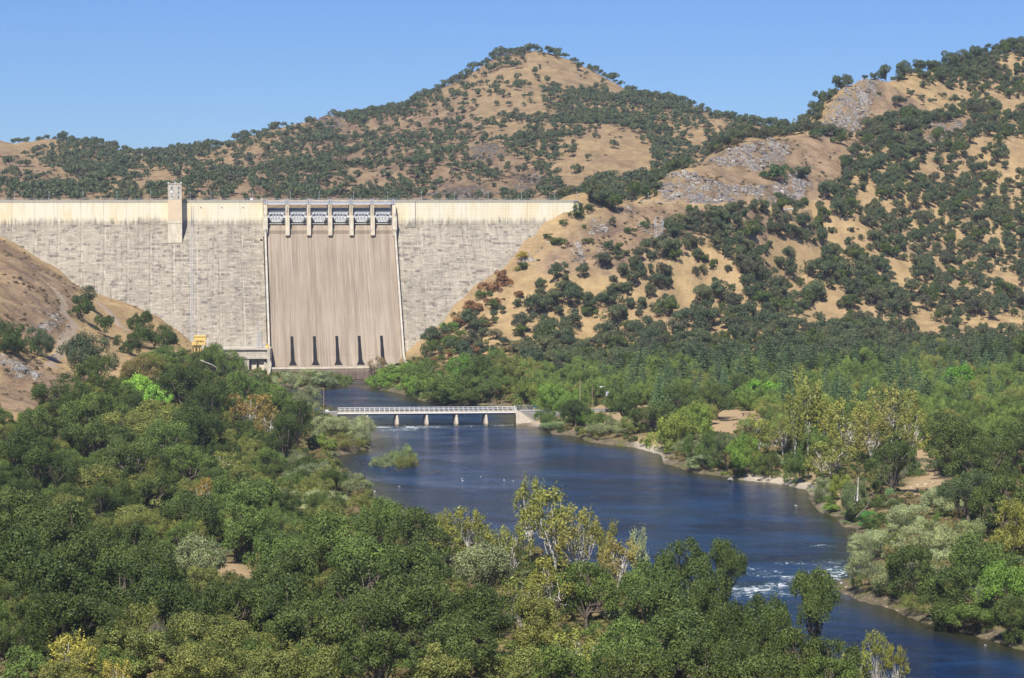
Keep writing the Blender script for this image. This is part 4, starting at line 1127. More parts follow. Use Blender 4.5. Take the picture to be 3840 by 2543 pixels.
def broadleaf(seed, R_=1.0, zc=.62, rz=.40, n_cl=34, per=160, leaf=.045, cl=(.24, .36), open_=0.0, trunk_r=.045, limbs=9, lean=0.0, upf=.22, spiky=0.0, asp=.62, shell=.72, tall=False, low=-.35, vert=0.0, nlobe=6, lowl=-.5):
    """a unit tree: crown radius 1 in x and y before scaling, height 1; returns crown and trunk arrays"""
    rng = np.random.default_rng(seed)
    d = unit(rng.normal(size=(n_cl*4, 3))); d = d[d[:, 2] > low][:n_cl]
    rr = rng.uniform(.45, .86, len(d)) if not tall else rng.uniform(.2, .8, len(d))
    cr = rng.uniform(*cl, len(d))
    # boughs: the crown is a heap of billows, sprays sit on their outsides
    nb_ = max(3, nlobe); ld = unit(rng.normal(size=(nb_*3, 3))+[0, 0, .15]); ld = ld[ld[:, 2] > lowl][:nb_]; nb_ = len(ld)
    lc = ld*rng.uniform(.42, .62, (nb_, 1)); lr = rng.uniform(.38, .56, nb_)
    if tall:
        cc = d*rr[:, None]
    else:
        j = rng.integers(nb_, size=len(d)); q = unit(unit(d)+ld[j]*.75)
        cc = lc[j] + q*(lr[j]*rng.uniform(.72, 1.0, len(d)))[:, None]
        core = rng.uniform(size=len(d)) < .15; cc[core] = d[core]*rng.uniform(.1, .4, (core.sum(), 1))
    cc[:, 2] = cc[:, 2]*rz + zc
    cc[:, 0] += lean*(cc[:, 2]-.3)
    C, Nn, S, LV = [], [], [], []
    for c, r, dd in zip(cc, cr, d):
        m = int(per*(r/.3)**2*rng.uniform(.8, 1.2))
        q = unit(rng.normal(size=(m*2, 3))); q = q[(q@dd > -.55) & (q[:, 2] > -.75)][:m]
        w = rng.uniform(shell, 1.08, len(q))**1
        lump = 1 + .14*np.sin(q[:, 0]*6+seed)*np.sin(q[:, 1]*7)*1
        p = q*(w*lump)[:, None]*r
        p[:, 2] *= rz*(1.25 if not tall else 1.0)
        C.append(c+p)
        up = np.array([0, 0, upf])
        nn = q*.9 + up + rng.normal(size=q.shape)*.42
        nn[:, 2] /= 1.0
        Nn.append(unit(nn)); S.append(leaf*rng.uniform(.6, 1.25, len(q)))
        LV.append(np.clip(rng.uniform(0, 1)*.6 + rng.uniform(0, .6, len(q)), 0, 1.2))
    C, Nn, S, LV = map(np.concatenate, (C, Nn, S, LV))
    if spiky:
        # loose shoots that break the outline
        m = int(len(C)*spiky); i = rng.choice(len(C), m)
        o = unit(C[i]-[0, 0, zc*.75]); 
        C = np.concatenate([C, C[i]+o*rng.uniform(.0, .10, m)[:, None]]); Nn = np.concatenate([Nn, unit(rng.normal(size=(m, 3)))]); S = np.concatenate([S, S[i]*.9]); LV = np.concatenate([LV, LV[i]*.6+.5])
    if open_:
        k = rng.uniform(size=len(C)) > open_; C, Nn, S, LV = C[k], Nn[k], S[k], LV[k]
    lines = []
    h0 = max(.06, zc-rz*.95)
    base = bend(rng, (0, 0, -.06), (lean*.2, 0, max(h0, .18)), 4, .04)
    lines.append((base, np.linspace(trunk_r*1.25, trunk_r*.8, 4)))
    idx = rng.choice(len(cc), min(limbs, len(cc)), replace=False)
    for i in idx:
        p = bend(rng, base[-1], cc[i]*[.92, .92, 1], 5, .07)
        lines.append((p, np.linspace(trunk_r*.62, trunk_r*.14, 5)))
        for _ in range(2):
            j = rng.integers(len(cc)); q = bend(rng, p[2], cc[j]*.6+p[3]*.4+rng.normal(size=3)*.06, 4, .08)
            lines.append((q, np.linspace(trunk_r*.34, trunk_r*.08, 4)))
    return C, Nn, S, LV, lines

def anis_quads(rng, C, Nn, S, sx, sz, asp=.62, axis=None):
    """scale unit positions to real size but keep leaves undistorted"""
    P = C*np.array([sx, sx, sz]); nn = unit(Nn/np.array([sx, sx, sz])*sx)
    return quads(rng, P, nn, S*sx, asp, axis)

PROTO = {}
def make_proto(key, seed, sx, sz, leafm, barkm, **kw):
    """sx: crown radius in metres, sz: height in metres"""
    rng = np.random.default_rng(seed+500)
    asp = kw.get('asp', .62); vert = kw.pop('vert', 0.0)
    C, Nn, S, LV, lines = broadleaf(seed, **kw)
    axis = None
    if vert:
        axis = unit(C-np.array([0, 0, .0]))*[1, 1, 1] + np.array([0, 0, vert])
    v, f = anis_quads(rng, C, Nn, S, sx, sz, asp, axis)
    crown = finish_leaves(key+"_crown", v, f, [leafm], LV)
    L = [(np.array(p)*[sx, sx, sz], np.array(r)*sz*(.75 if barkm is not M_sbark else .85)) for p, r in lines]
    tv, tf = tubes(L)
    trunk = np_mesh(key+"_trunk", tv, tf, [barkm], smooth=True)
    PROTO.setdefault(key, []).append((crown, trunk, sx, sz))

# near trees (leaf sprays of about half a metre)
for s in range(4):
    make_proto("oak", 10+s, 8.5, 18, M_leaf, M_bark, n_cl=96, per=430, leaf=.026, cl=(.11, .21), limbs=12, zc=.55, rz=.46, spiky=.05, low=-.75, nlobe=8)
for s in range(4):
    make_proto("nearoak", 210+s, 8.5, 18, M_leaf, M_bark, n_cl=78, per=300, leaf=.036, cl=(.14, .25), limbs=14, zc=.55, rz=.46, spiky=.08, low=-.75, nlobe=8, asp=.55)
for s in range(3):
    make_proto("nearbushy", 230+s, 7.0, 12.0, M_leaf, M_bark, n_cl=84, per=330, leaf=.032, cl=(.14, .23), nlobe=9, lowl=-.95, zc=.46, rz=.52, low=-.75, limbs=5, spiky=.10, trunk_r=.03)
for s in range(3):
    make_proto("bushy", 30+s, 7.0, 12.0, M_leaf, M_bark, n_cl=92, per=400, leaf=.028, cl=(.13, .22), nlobe=9, lowl=-.95, zc=.46, rz=.52, low=-.75, limbs=5, spiky=.10, trunk_r=.03)
for s in range(3):
    make_proto("sycamore", 40+s, 6.0, 17, M_leaf, M_sbark, n_cl=58, per=110, leaf=.042, cl=(.14, .24), zc=.56, rz=.46, low=-.9, limbs=18, spiky=.14, trunk_r=.020, asp=.75, open_=.0, shell=.35, upf=.2)
for s in range(2):
    make_proto("snag", 45+s, 3.4, 17, M_leaf, M_sbark, n_cl=34, per=75, leaf=.062, cl=(.22, .36), zc=.58, rz=.44, low=-.95, limbs=14, spiky=.2, trunk_r=.016, asp=.75, shell=.3, upf=.2, tall=True)
for s in range(3):
    make_proto("willow", 50+s, 6.0, 6.5, M_leaf, M_bark, n_cl=64, per=360, leaf=.028, cl=(.13, .22), zc=.44, rz=.56, low=-.8, limbs=4, spiky=.22, trunk_r=.02, asp=.30, vert=1.1, shell=.55, upf=.3)
for s in range(2):
    make_proto("fresh", 60+s, 6.0, 10, M_leaf, M_bark, n_cl=64, per=260, leaf=.038, cl=(.13, .22), zc=.52, rz=.48, low=-.6, limbs=6, spiky=.10, trunk_r=.03, asp=.7, upf=.6)
# mid-distance oaks on the slopes
for s in range(5):
    make_proto("slopeoak", 70+s, 6.0, 11, M_leaf, M_bark, n_cl=44, per=100, leaf=.056, cl=(.18, .29), zc=.57, rz=.43, low=-.7, nlobe=5, lowl=-.7, limbs=8, spiky=.06, trunk_r=.042)
for s in range(2):
    make_proto("slopebush", 80+s, 4.5, 6.0, M_leaf, M_bark, n_cl=34, per=80, leaf=.06, cl=(.18, .30), nlobe=6, lowl=-.95, zc=.48, rz=.50, low=-.7, limbs=3, spiky=.08, trunk_r=.03)

def conifer(key, seed, sx, sz, col=None, layers=15, flatk=.0):
    rng = np.random.default_rng(seed)
    C, Nn, S, LV, AX, lines = [], [], [], [], [], []
    for i in range(layers):
        f = i/(layers-1); z = .10+.86*f; r = (1-f)**.8*rng.uniform(.85, 1.1)+.04
        nb = max(4, int(9*(1-f))+3); a0 = rng.uniform(0, 6.28)
        for b in range(nb):
            a = a0+b*2*math.pi/nb+rng.normal()*.15; L = r*rng.uniform(.75, 1.1)
            m = int(16+95*L); t = rng.uniform(.12, 1, m)
            wd = .16*(1-t)*L*1.6+.03
            off = rng.normal(size=m)*wd
            x = np.cos(a)*L*t - np.sin(a)*off; y = np.sin(a)*L*t + np.cos(a)*off
            zz_ = z - .05*L*t - .03*L*t**2*2 + rng.normal(size=m)*.006
            C.append(np.stack([x, y, zz_], 1)); Nn.append(unit(np.array([0, 0, 1.])+rng.normal(size=(m, 3))*.38))
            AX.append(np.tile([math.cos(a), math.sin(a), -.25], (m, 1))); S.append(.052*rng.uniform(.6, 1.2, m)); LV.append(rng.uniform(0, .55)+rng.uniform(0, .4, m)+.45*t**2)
    lines.append((np.array([(0, 0, -.05), (0, 0, .5), (0, 0, 1.0)]), np.array([.022, .014, .003])))
    C, Nn, S, LV, AX = map(np.concatenate, (C, Nn, S, LV, AX))
    v, f = anis_quads(rng, C, Nn, S, sx, sz, .34, AX)
    crown = finish_leaves(key+"_crown", v, f, [M_leaf], LV)
    tv, tf = tubes([(p*[sx, sx, sz], r*sz) for p, r in lines])
    PROTO.setdefault(key, []).append((crown, np_mesh(key+"_trunk", tv, tf, [M_bark], smooth=True), sx, sz))
for s in range(3): conifer("cedar", 90+s, 7.5, 22, layers=13+s)

def bare(key, seed, sx, sz, n=70, mat=M_twig):
    rng = np.random.default_rng(seed); lines = []
    for i in range(n):
        a = rng.uniform(0, 6.28); e = rng.uniform(.15, 1.0)
        end = np.array([math.cos(a)*e, math.sin(a)*e, 1.0-.55*e*e*rng.uniform(.6, 1.2)])*[sx, sx, sz]
        st = np.array([math.cos(a)*.08, math.sin(a)*.08, -.03])*[sx, sx, sz]
        p = bend(rng, st, end, 5, .06)
        lines.append((p, np.linspace(.09, .02, 5)))
        for _ in range(5):
            k = rng.integers(2, 5); e2 = p[k]+rng.normal(size=3)*[sx*.16, sx*.16, sz*.12]
            lines.append((bend(rng, p[k-1], e2, 3, .05), np.linspace(.045, .015, 3)))
    tv, tf = tubes(lines, 3)
    tw_ = np_mesh(key+"_twigs", tv, tf, [mat])
    C, Nn, S, LV, _ = broadleaf(seed, n_cl=20, per=22, leaf=.04, cl=(.2, .34), zc=.5, rz=.48, low=-.5, shell=.4)
    v, f = anis_quads(rng, C, Nn, S, sx, sz)
    PROTO.setdefault(key, []).append((finish_leaves(key+"_leaves", v, f, [M_leaf], LV), tw_, sx, sz))
bare("twiggy", 1, 5, 6); bare("twiggy", 2, 5, 6)

def reed(key, seed, sx, sz, n=2600):
    rng = np.random.default_rng(seed)
    r = np.sqrt(rng.uniform(0, 1, n)); a = rng.uniform(0, 6.28, n)
    b = np.stack([np.cos(a)*r*sx, np.sin(a)*r*sx, 0*r], 1); h = sz*rng.uniform(.55, 1.05, n)*(1-.35*r**2)
    tip = b + np.stack([np.cos(a)*r*.35*h, np.sin(a)*r*.35*h, h], 1) + rng.normal(size=(n, 3))*.12*sz*[1, 1, 0]
    w = rng.normal(size=(n, 3))*[1, 1, 0]; w = unit(w)*.05*1.6
    v = np.stack([b-w, b+w, tip*.5+b*.5+w*1.6, tip], 1).reshape(-1, 3)
    PROTO.setdefault(key, []).append((finish_leaves(key, v, np.arange(4*n).reshape(n, 4), [M_leaf], rng.uniform(0, 1, n)), None, sx, sz))
reed("reed", 5, 5, 3.0); reed("reed", 6, 5, 3.0)

rngp = random.Random(7)
CROWNNAME = dict(nearoak="crown", nearbushy="foliage", oak="crown", bushy="foliage", sycamore="crown", willow="foliage", fresh="crown", slopeoak="crown", slopebush="foliage", cedar="crown", twiggy="foliage", snag="crown", reed="blades")
def place(key, name, cat, x, y, z, w, h, col, label, group=None, var=None, jit=.08):
    """one tree: an Empty at its foot with its crown and its trunk"""
    ps = PROTO[key]; crown, trunk, sx, sz = ps[(var if var is not None else rngp.randrange(len(ps))) % len(ps)]
    t = empty(name, (x, y, z), rngp.uniform(0, 6.28)); props(t, label, cat, group)
    s1 = w/2/sx*1.04; s2 = h/sz
    t.scale = (s1, s1, s2)
    lift = 0.0
    if s2 > 1.35*s1 and key not in ("snag", "cedar", "twiggy", "reed"):
        s2n = 1.35*s1; lift = h - s2n*sz; t.scale = (s1, s1, s2n)
    c = link(CROWNNAME[key], crown, t)
    if lift: c.location.z = lift/t.scale.z
    j = 1+rngp.uniform(-jit, jit); j2 = rngp.uniform(-jit, jit)*.5
    c.color = (max(0, col[0]*(j+j2)), col[1]*j, max(0, col[2]*(j-j2)), 1)
    if trunk is not None:
        k = link("branches" if key in ("twiggy",) else "trunk", trunk, t)
        if lift: k.scale.z = 1 + lift/t.scale.z/sz
    return t

def solve_depth(px, top, h, lo=430, hi=1900):
    """nearest distance at which a thing of height h, standing on the land, has its top at (px, top)"""
    Y = np.arange(lo, hi, 2.0); d = ray(px, top); t = Y/d[1]
    gap = CAMZ+d[2]*t - hAv(d[0]*t, Y)
    ok = gap <= h
    k = int(np.argmax(ok)) if ok.any() else int(np.argmin(gap))
    return float(Y[k])

# colours (sunlit leaf albedo)
DARK=(.058,.085,.026); DK2=(.080,.110,.035); MID=(.105,.155,.045); OLIVE=(.165,.180,.058); FRESH=(.150,.245,.052); LIME=(.190,.245,.058); GREY=(0.184,0.219,0.131); SILV=(0.289,0.333,0.201)
GOLD=(.25,.185,.06); YEL=(.205,.215,.060); BLUE=(.078,.102,.064); RUST=(.23,.125,.075); BROWN=(0.210,0.166,0.096); CED=(.115,.170,.085)
HS = dict(oak=1.3, bushy=1.35, sycamore=1.1)
NAMES = dict(oak=("oak_tree","tree"), bushy=("leafy_tree","tree"), sycamore=("sycamore_tree","tree"), willow=("willow_shrub","shrub"), fresh=("cottonwood_tree","tree"), slopeoak=("hillside_oak","tree"), slopebush=("round_shrub","shrub"), cedar=("cedar_tree","tree"), twiggy=("bare_shrub","shrub"), snag=("birch_like_sycamore","tree"), reed=("reed_clump","reeds"))
def T(key, px, top, wpx, h, col, label, D=None, dirn=-1, base=None, group=None, var=None, name=None, cat=None):
    h *= HS.get(key, 1.0)
    if base: D = hit(px, base, lo=1100, hi=1560)[1]
    Y = D or solve_depth(px, top, h)
    for _ in range(60):
        if float(bil(sdr, np.array([xat(px, Y)]), np.array([Y]), AX0, AY0, STEP)[0]) > 1.0 or D: break
        Y += 4*dirn
    x = xat(px, Y); g0 = hA(x, Y)
    # widths
    w = wpx/FPX*Y
    ztop = at(px, top, Y)[2]
    hh = ztop-g0
    if hh < h*.35 or hh > h*1.7: hh = min(max(hh, h*.5), h*1.7)
    n, c = NAMES[key]
    if Y < 800 and key in ("oak", "bushy"): key = "near"+key
    return place(key, name or n, cat or c, x, Y, g0-.15, w, hh+.15, col, label, group, var)
# ---------------------------------------------------------------- left hill and left bank, back to front
T("slopebush", 290,1112, 100, 8, DARK, "dark round bush above the bend of the dirt track on the left hill", base=1195)
T("slopeoak", 322,1078, 92, 10, BLUE, "bluish oak behind the round bush at the top of the dirt track", base=1160)
T("slopebush", 392,1178, 82, 8, DARK, "round dark bush between the two dirt tracks on the left hill", base=1262)
T("bushy", 335,1238, 205, 14, BLUE, "large grey-green tree clump at the lower end of the dirt track", base=1405)
T("bushy", 45,1192, 180, 13, DARK, "dark dense tree at the left edge below the rocky slope", base=1335)
T("bushy", 140,1222, 120, 12, BLUE, "grey-green tree right of the dark tree at the left edge", base=1335)
T("bushy", 522,1158, 92, 12, DARK, "topmost dark tree of the clump against the dam's left foot", base=1250)
T("bushy", 575,1212, 170, 13, DARK, "broad dark green tree against the dam's left foot", base=1312)
T("bushy", 480,1248, 110, 10, DARK, "dark bushy tree below the clump at the dam's left foot", base=1330)
T("bushy", 640,1292, 160, 11, MID, "green bushy tree left of the yellow crane's foot", base=1372)
T("bushy", 560,1320, 150, 10, OLIVE, "olive bushy tree below the dark clump on the left slope", base=1400)
T("oak", 765,1300, 120, 14, DK2, "green tree directly below the yellow crane", D=1400, var=1)
T("oak", 800,1288, 110, 18, MID, "light green tree with bare pale limbs left of the powerhouse", D=1370, var=2)
T("oak", 862,1322, 120, 18, MID, "leafy tree covering the powerhouse's left bays", D=1340, var=0)
T("bushy", 1010,1440, 110, 9, FRESH, "bright green bush just below the powerhouse", D=1400)
T("bushy", 935,1395, 130, 10, MID, "green tree in front of the powerhouse's tailrace", D=1330)
T("oak", 351,1346, 150, 15, DK2, "dark green tree left of the olive-brown tree on the left bank", var=0)
T("oak", 225,1402, 210, 17, DARK, "big dark oak at the edge of the dry slope, left of the bright green tree", var=1)
T("oak", 516,1340, 150, 15, (0.173,0.147,0.063), "olive-brown tree behind the bright green cottonwood", var=2)
T("fresh", 508,1396, 132, 15, (0.225,0.405,0.075), "bright lime green cottonwood crown, the upper left one of the pair", var=0)
T("fresh", 598,1446, 120, 15, (0.225,0.398,0.075), "bright lime green cottonwood crown, the lower right one of the pair", var=1)
T("oak", 700,1366, 250, 20, DARK, "tallest dark oak left of the golden sycamore, below the powerhouse", var=3)
T("oak", 770,1452, 180, 17, DARK, "dark oak in front of the tallest dark oak", var=0)
T("sycamore", 930,1462, 200, 20, (0.247,0.173,0.063), "golden-brown sycamore with white stems between two dark oaks", var=0)
T("sycamore", 1000,1530, 130, 17, (0.247,0.188,0.068), "smaller golden sycamore in front of the golden-brown one", var=1)
T("oak", 1030,1432, 150, 17, MID, "fresh green tree right behind the golden sycamore", var=1)
T("oak", 900,1388, 130, 15, MID, "green tree above the golden sycamore, left of the willow island", var=3)
T("oak", 1110,1500, 130, 17, DARK, "dark tree at the river's edge left of the bridge", var=2)
T("oak", 1060,1560, 150, 16, DARK, "dark green tree below the golden sycamore's right side", var=0)
T("bushy", 1147,1438, 115, 12, GREY, "grey-green tree at the water left of the bridge and its thin pole", var=0, D=1222)
T("fresh", 1205,1622, 110, 9, LIME, "yellow-green bush at the water below the bridge's left end", var=0)
T("willow", 1225,1560, 130, 8, SILV, "pale willow just below the bridge's left railing")
T("willow", 1300,1556, 200, 10, SILV, "large grey willow overhanging the river below the bridge", D=1145)
T("willow", 1345,1590, 110, 8, SILV, "silvery willow touching the first bridge pier", D=1130)
T("willow", 1290,1625, 150, 8, OLIVE, "olive willow in front of the large grey willow by the bridge", D=1105)
rows = [
("oak",330,1470,230,16,MID,"mid green oak below the big dark oak at the dry slope"),
("oak",160,1540,250,15,DK2,"grey-green oak left of centre at the forest's upper left edge"),
("oak",60,1600,240,17,DARK,"very dark oak at the left edge of the picture"),
("oak",350,1560,260,15,DK2,"broad dull green oak below the two lime green crowns"),
("oak",520,1508,280,17,OLIVE,"broad olive oak under the lime green cottonwoods"),
("oak",610,1590,230,15,MID,"green oak right of the broad olive oak"),
("oak",735,1520,220,18,DARK,"deep green oak left of the golden sycamore's trunk"),
("oak",470,1660,280,15,DK2,"wide dark oak in the middle of the left forest"),
("oak",690,1665,220,14,MID,"green oak below the deep green oak, centre left"),
("sycamore",835,1692,150,12,YEL,"yellow-green young sycamore below the dark oaks"),
("willow",955,1705,190,8,OLIVE,"olive shrub below the golden sycamore"),
("willow",1075,1690,190,9,GREY,"grey-green shrub between the forest and the yellow-green bush"),
("oak",150,1690,240,15,DARK,"dark oak below the grey-green oak at the left"),
("bushy",320,1735,240,10,OLIVE,"dull olive thicket left of the brown shrubs"),
("twiggy",240,1775,220,8,BROWN,"brownish bare-looking thicket in the left forest"),
("twiggy",430,1790,180,8,BROWN,"grey-brown leafless shrub right of the brownish thicket"),
("oak",540,1755,240,13,DK2,"dark green tree above the small golden sycamore"),
("sycamore",571,1822,90,9,GOLD,"small golden sycamore in the left forest's middle"),
("sycamore",757,1790,110,11,GOLD,"small golden-yellow sycamore left of the green willow thicket"),
("bushy",900,1770,260,13,MID,"large fresh green tree left of the pale willow thicket"),
("willow",1150,1742,260,9,GREY,"large pale willow thicket on the left bank"),
("willow",1300,1772,180,9,GREY,"pale willow at the river's edge left of the shrub islet"),
("willow",1230,1840,260,9,SILV,"palest silver willow in front of the willow thicket"),
("willow",1040,1835,180,9,GREY,"grey willow beside the large fresh green tree"),
("willow",1370,1842,140,9,OLIVE,"olive willow at the water's edge below the shrub islet"),
("bushy",560,1880,260,9,OLIVE,"yellowish olive thicket in the centre left"),
("oak",720,1850,230,13,DK2,"dark tree between the olive thicket and the fresh green tree"),
("oak",60,1850,280,15,DK2,"broad dark oak at the left edge, halfway down"),
("twiggy",690,1920,160,8,BROWN,"grey twiggy shrub in the dark gap of the left forest"),
("oak",250,1890,300,15,DK2,"wide dark oak right of the left edge, halfway down"),
("oak",880,1900,240,13,MID,"fresh green oak above the bare patch of ground"),
("oak",475,1962,200,13,DK2,"grey-green oak with light tips left of the bare patch"),
("oak",1425,1872,170,15,MID,"green tree at the river's edge left of the tall sycamore"),
("oak",1240,1930,270,15,MID,"large green oak in front of the silver willow"),
("oak",60,1985,290,16,DARK,"dark oak at the left edge, two thirds down"),
("oak",1000,1990,230,14,MID,"green oak right above the bare patch"),
("oak",728,2018,200,13,GREY,"silvery-tipped oak immediately left of the bare patch"),
("oak",560,2030,240,14,DK2,"dark oak left of the silvery-tipped oak"),
("oak",320,2000,280,15,DK2,"dark oak in the left third with a light crown top"),
("oak",1571,1920,240,15,DK2,"grey-green tree with leafy top jutting into the river view"),
("snag",1667,1890,66,14,YEL,"slim yellow-green sapling top against the river"),
("sycamore",1755,1888,180,16,YEL,"yellowish sycamore top left of the tall sycamore"),
("sycamore",1640,1960,200,14,YEL,"yellow-green sycamore below the slim sapling"),
("oak",1110,2060,280,14,DK2,"dark green oak right of the bare patch"),
("oak",1360,2020,300,15,MID,"broad green oak in the lower centre left"),
("oak",170,2100,330,15,DARK,"deep green oak mass at the lower left"),
("oak",430,2120,300,14,DARK,"deep green oak below the silvery-tipped crowns"),
("oak",1560,2035,270,15,DK2,"dark oak left under the tall sycamore"),
("oak",1825,2040,240,14,GREY,"grey-green oak under the tall sycamore's left side"),
("oak",860,2195,260,12,DK2,"dark oak just below the bare patch"),
("oak",1060,2180,260,13,DK2,"dark green oak in the lower left centre"),
("oak",640,2190,250,13,DARK,"dark oak lower left of the bare patch"),
("sycamore",1990,1801,130,24,YEL,"left spire of the tall yellow sycamore in the middle of the foreground"),
("sycamore",2085,1828,250,24,YEL,"main crown of the tall yellow sycamore with a white trunk"),
("sycamore",2180,1900,190,21,(0.210,0.195,0.063),"right-hand lobe of the tall yellow sycamore group"),
("sycamore",1920,1950,170,18,YEL,"low left side of the tall yellow sycamore group"),
("snag",2281,1930,84,17,YEL,"slender small sycamore right of the tall one, against the water"),
("snag",2394,1965,88,16,SILV,"pale thin sapling against the water right of the small sycamore"),
("sycamore",2320,2030,200,14,(0.225,0.195,0.068),"yellow-brown sycamore below the pale thin sapling"),
("sycamore",2070,2090,240,17,YEL,"yellow-green sycamore with white limbs under the tall one"),
("sycamore",1960,2150,230,16,(0.180,0.203,0.060),"green-gold sycamore low in the centre of the foreground"),
("oak",2200,2120,220,13,MID,"mid green tree below the tall sycamore's right lobe"),
("oak",2562,2036,210,15,DK2,"dark oak crown on the left of a pair against the rapids"),
("oak",2716,2030,150,16,DK2,"narrow dark oak crown on the right of a pair against the rapids"),
("oak",2690,2150,190,14,DK2,"dark oak under the pair beside the rapids"),
("oak",2450,2110,220,13,MID,"leafy tree left of the oak pair by the rapids"),
("willow",2310,2150,230,11,OLIVE,"soft olive willow in the lower centre"),
("oak",2480,2190,290,14,DK2,"broad dark oak in the lower right centre"),
("oak",1360,2120,300,14,DK2,"broad oak in the lower centre left, in front of another"),
("oak",1600,2200,300,14,DK2,"dark green oak below the grey-green oaks, centre"),
("oak",1800,2210,280,14,DARK,"dark oak at lower centre, left of the green-gold sycamore"),
("oak",3061,2138,205,19,DK2,"leaning oak with open crown in front of the river at lower right"),
("oak",2871,2232,200,17,DK2,"oak left of the leaning oak, over the water"),
("oak",2760,2270,230,15,DARK,"dark oak in the lower right, left of two river gaps"),
("oak",230,2230,340,13,DARK,"dark oak mass near the bottom left"),
("bushy",538,2232,250,10,OLIVE,"olive shrub crown near the bottom, left"),
("oak",1425,2225,300,13,DK2,"dark oak near the bottom, left of centre"),
("oak",1180,2250,300,13,DK2,"dark oak near the bottom left of centre with pale broken limb"),
("bushy",350,2295,260,9,OLIVE,"olive bushy tree above the yellow sycamore at bottom left"),
("bushy",697,2312,260,9,OLIVE,"olive bushy tree near the bottom edge, left"),
("twiggy",400,2290,120,9,BROWN,"bare grey shrub sticking out of the olive thicket at bottom left"),
("twiggy",580,2330,110,9,BROWN,"second bare grey shrub in the olive thicket"),
("bushy",887,2332,280,9,OLIVE,"wide olive thicket at the bottom, left of centre"),
("sycamore",2180,2350,250,13,(0.195,0.225,0.060),"yellow-green bush at the bottom centre"),
("bushy",2003,2250,220,10,OLIVE,"olive tree below the white-limbed sycamore"),
("oak",1700,2330,300,12,DK2,"dark green tree near the bottom centre"),
("oak",2564,2302,330,14,DK2,"wide oak near the bottom, right of centre"),
("oak",2360,2330,240,13,MID,"green oak near the bottom right of centre"),
("oak",2990,2372,230,14,DK2,"oak at the bottom right by the river"),
("oak",2800,2380,250,14,DK2,"dark oak at the bottom, left of the river bend"),
("sycamore",3300,2350,115,17,YEL,"thin yellow sycamore with white stems at the bottom right"),
("sycamore",3225,2420,130,13,(0.195,0.225,0.060),"small yellowish tree left of the thin sycamore"),
("sycamore",3372,2402,95,13,YEL,"small yellow-green tree at the bottom right against the water"),
("oak",3115,2412,220,12,DK2,"green tree between the river oak and the yellow trees"),
("sycamore",250,2388,210,11,(0.330,0.300,0.075),"yellow-leaved sycamore in the bottom left corner"),
("sycamore",420,2460,130,9,(0.330,0.285,0.075),"small yellow sycamore at the bottom left"),
("fresh",40,2440,210,9,MID,"fresh green tree in the bottom left corner"),
("bushy",475,2372,300,8,OLIVE,"olive bush at the very bottom left"),
("bushy",700,2430,280,8,OLIVE,"olive bush at the bottom, left of centre"),
("bushy",960,2420,280,8,OLIVE,"bushy olive tree at the bottom edge"),
("bushy",1160,2395,260,9,OLIVE,"dull olive tree at the bottom edge left of centre"),
("oak",1420,2370,280,12,DK2,"dark green oak at the bottom edge left of centre"),
("bushy",1650,2420,280,9,OLIVE,"olive thicket at the bottom centre"),
("bushy",1900,2400,260,9,OLIVE,"olive-green bush under the white-limbed sycamore at the bottom"),
("oak",2091,2430,250,11,MID,"green tree at the bottom centre"),
("oak",2400,2430,290,12,DK2,"oak at the bottom edge, right of centre"),
("oak",2640,2420,280,12,DK2,"dark oak at the bottom edge, right"),
("oak",2895,2450,260,12,DK2,"oak at the bottom edge near the river"),
("oak",3110,2480,220,10,MID,"green tree at the bottom edge left of the river"),
("bushy",250,2470,260,7,OLIVE,"low olive shrub under the yellow sycamore at bottom left"),
]
for r in rows: T(*r)

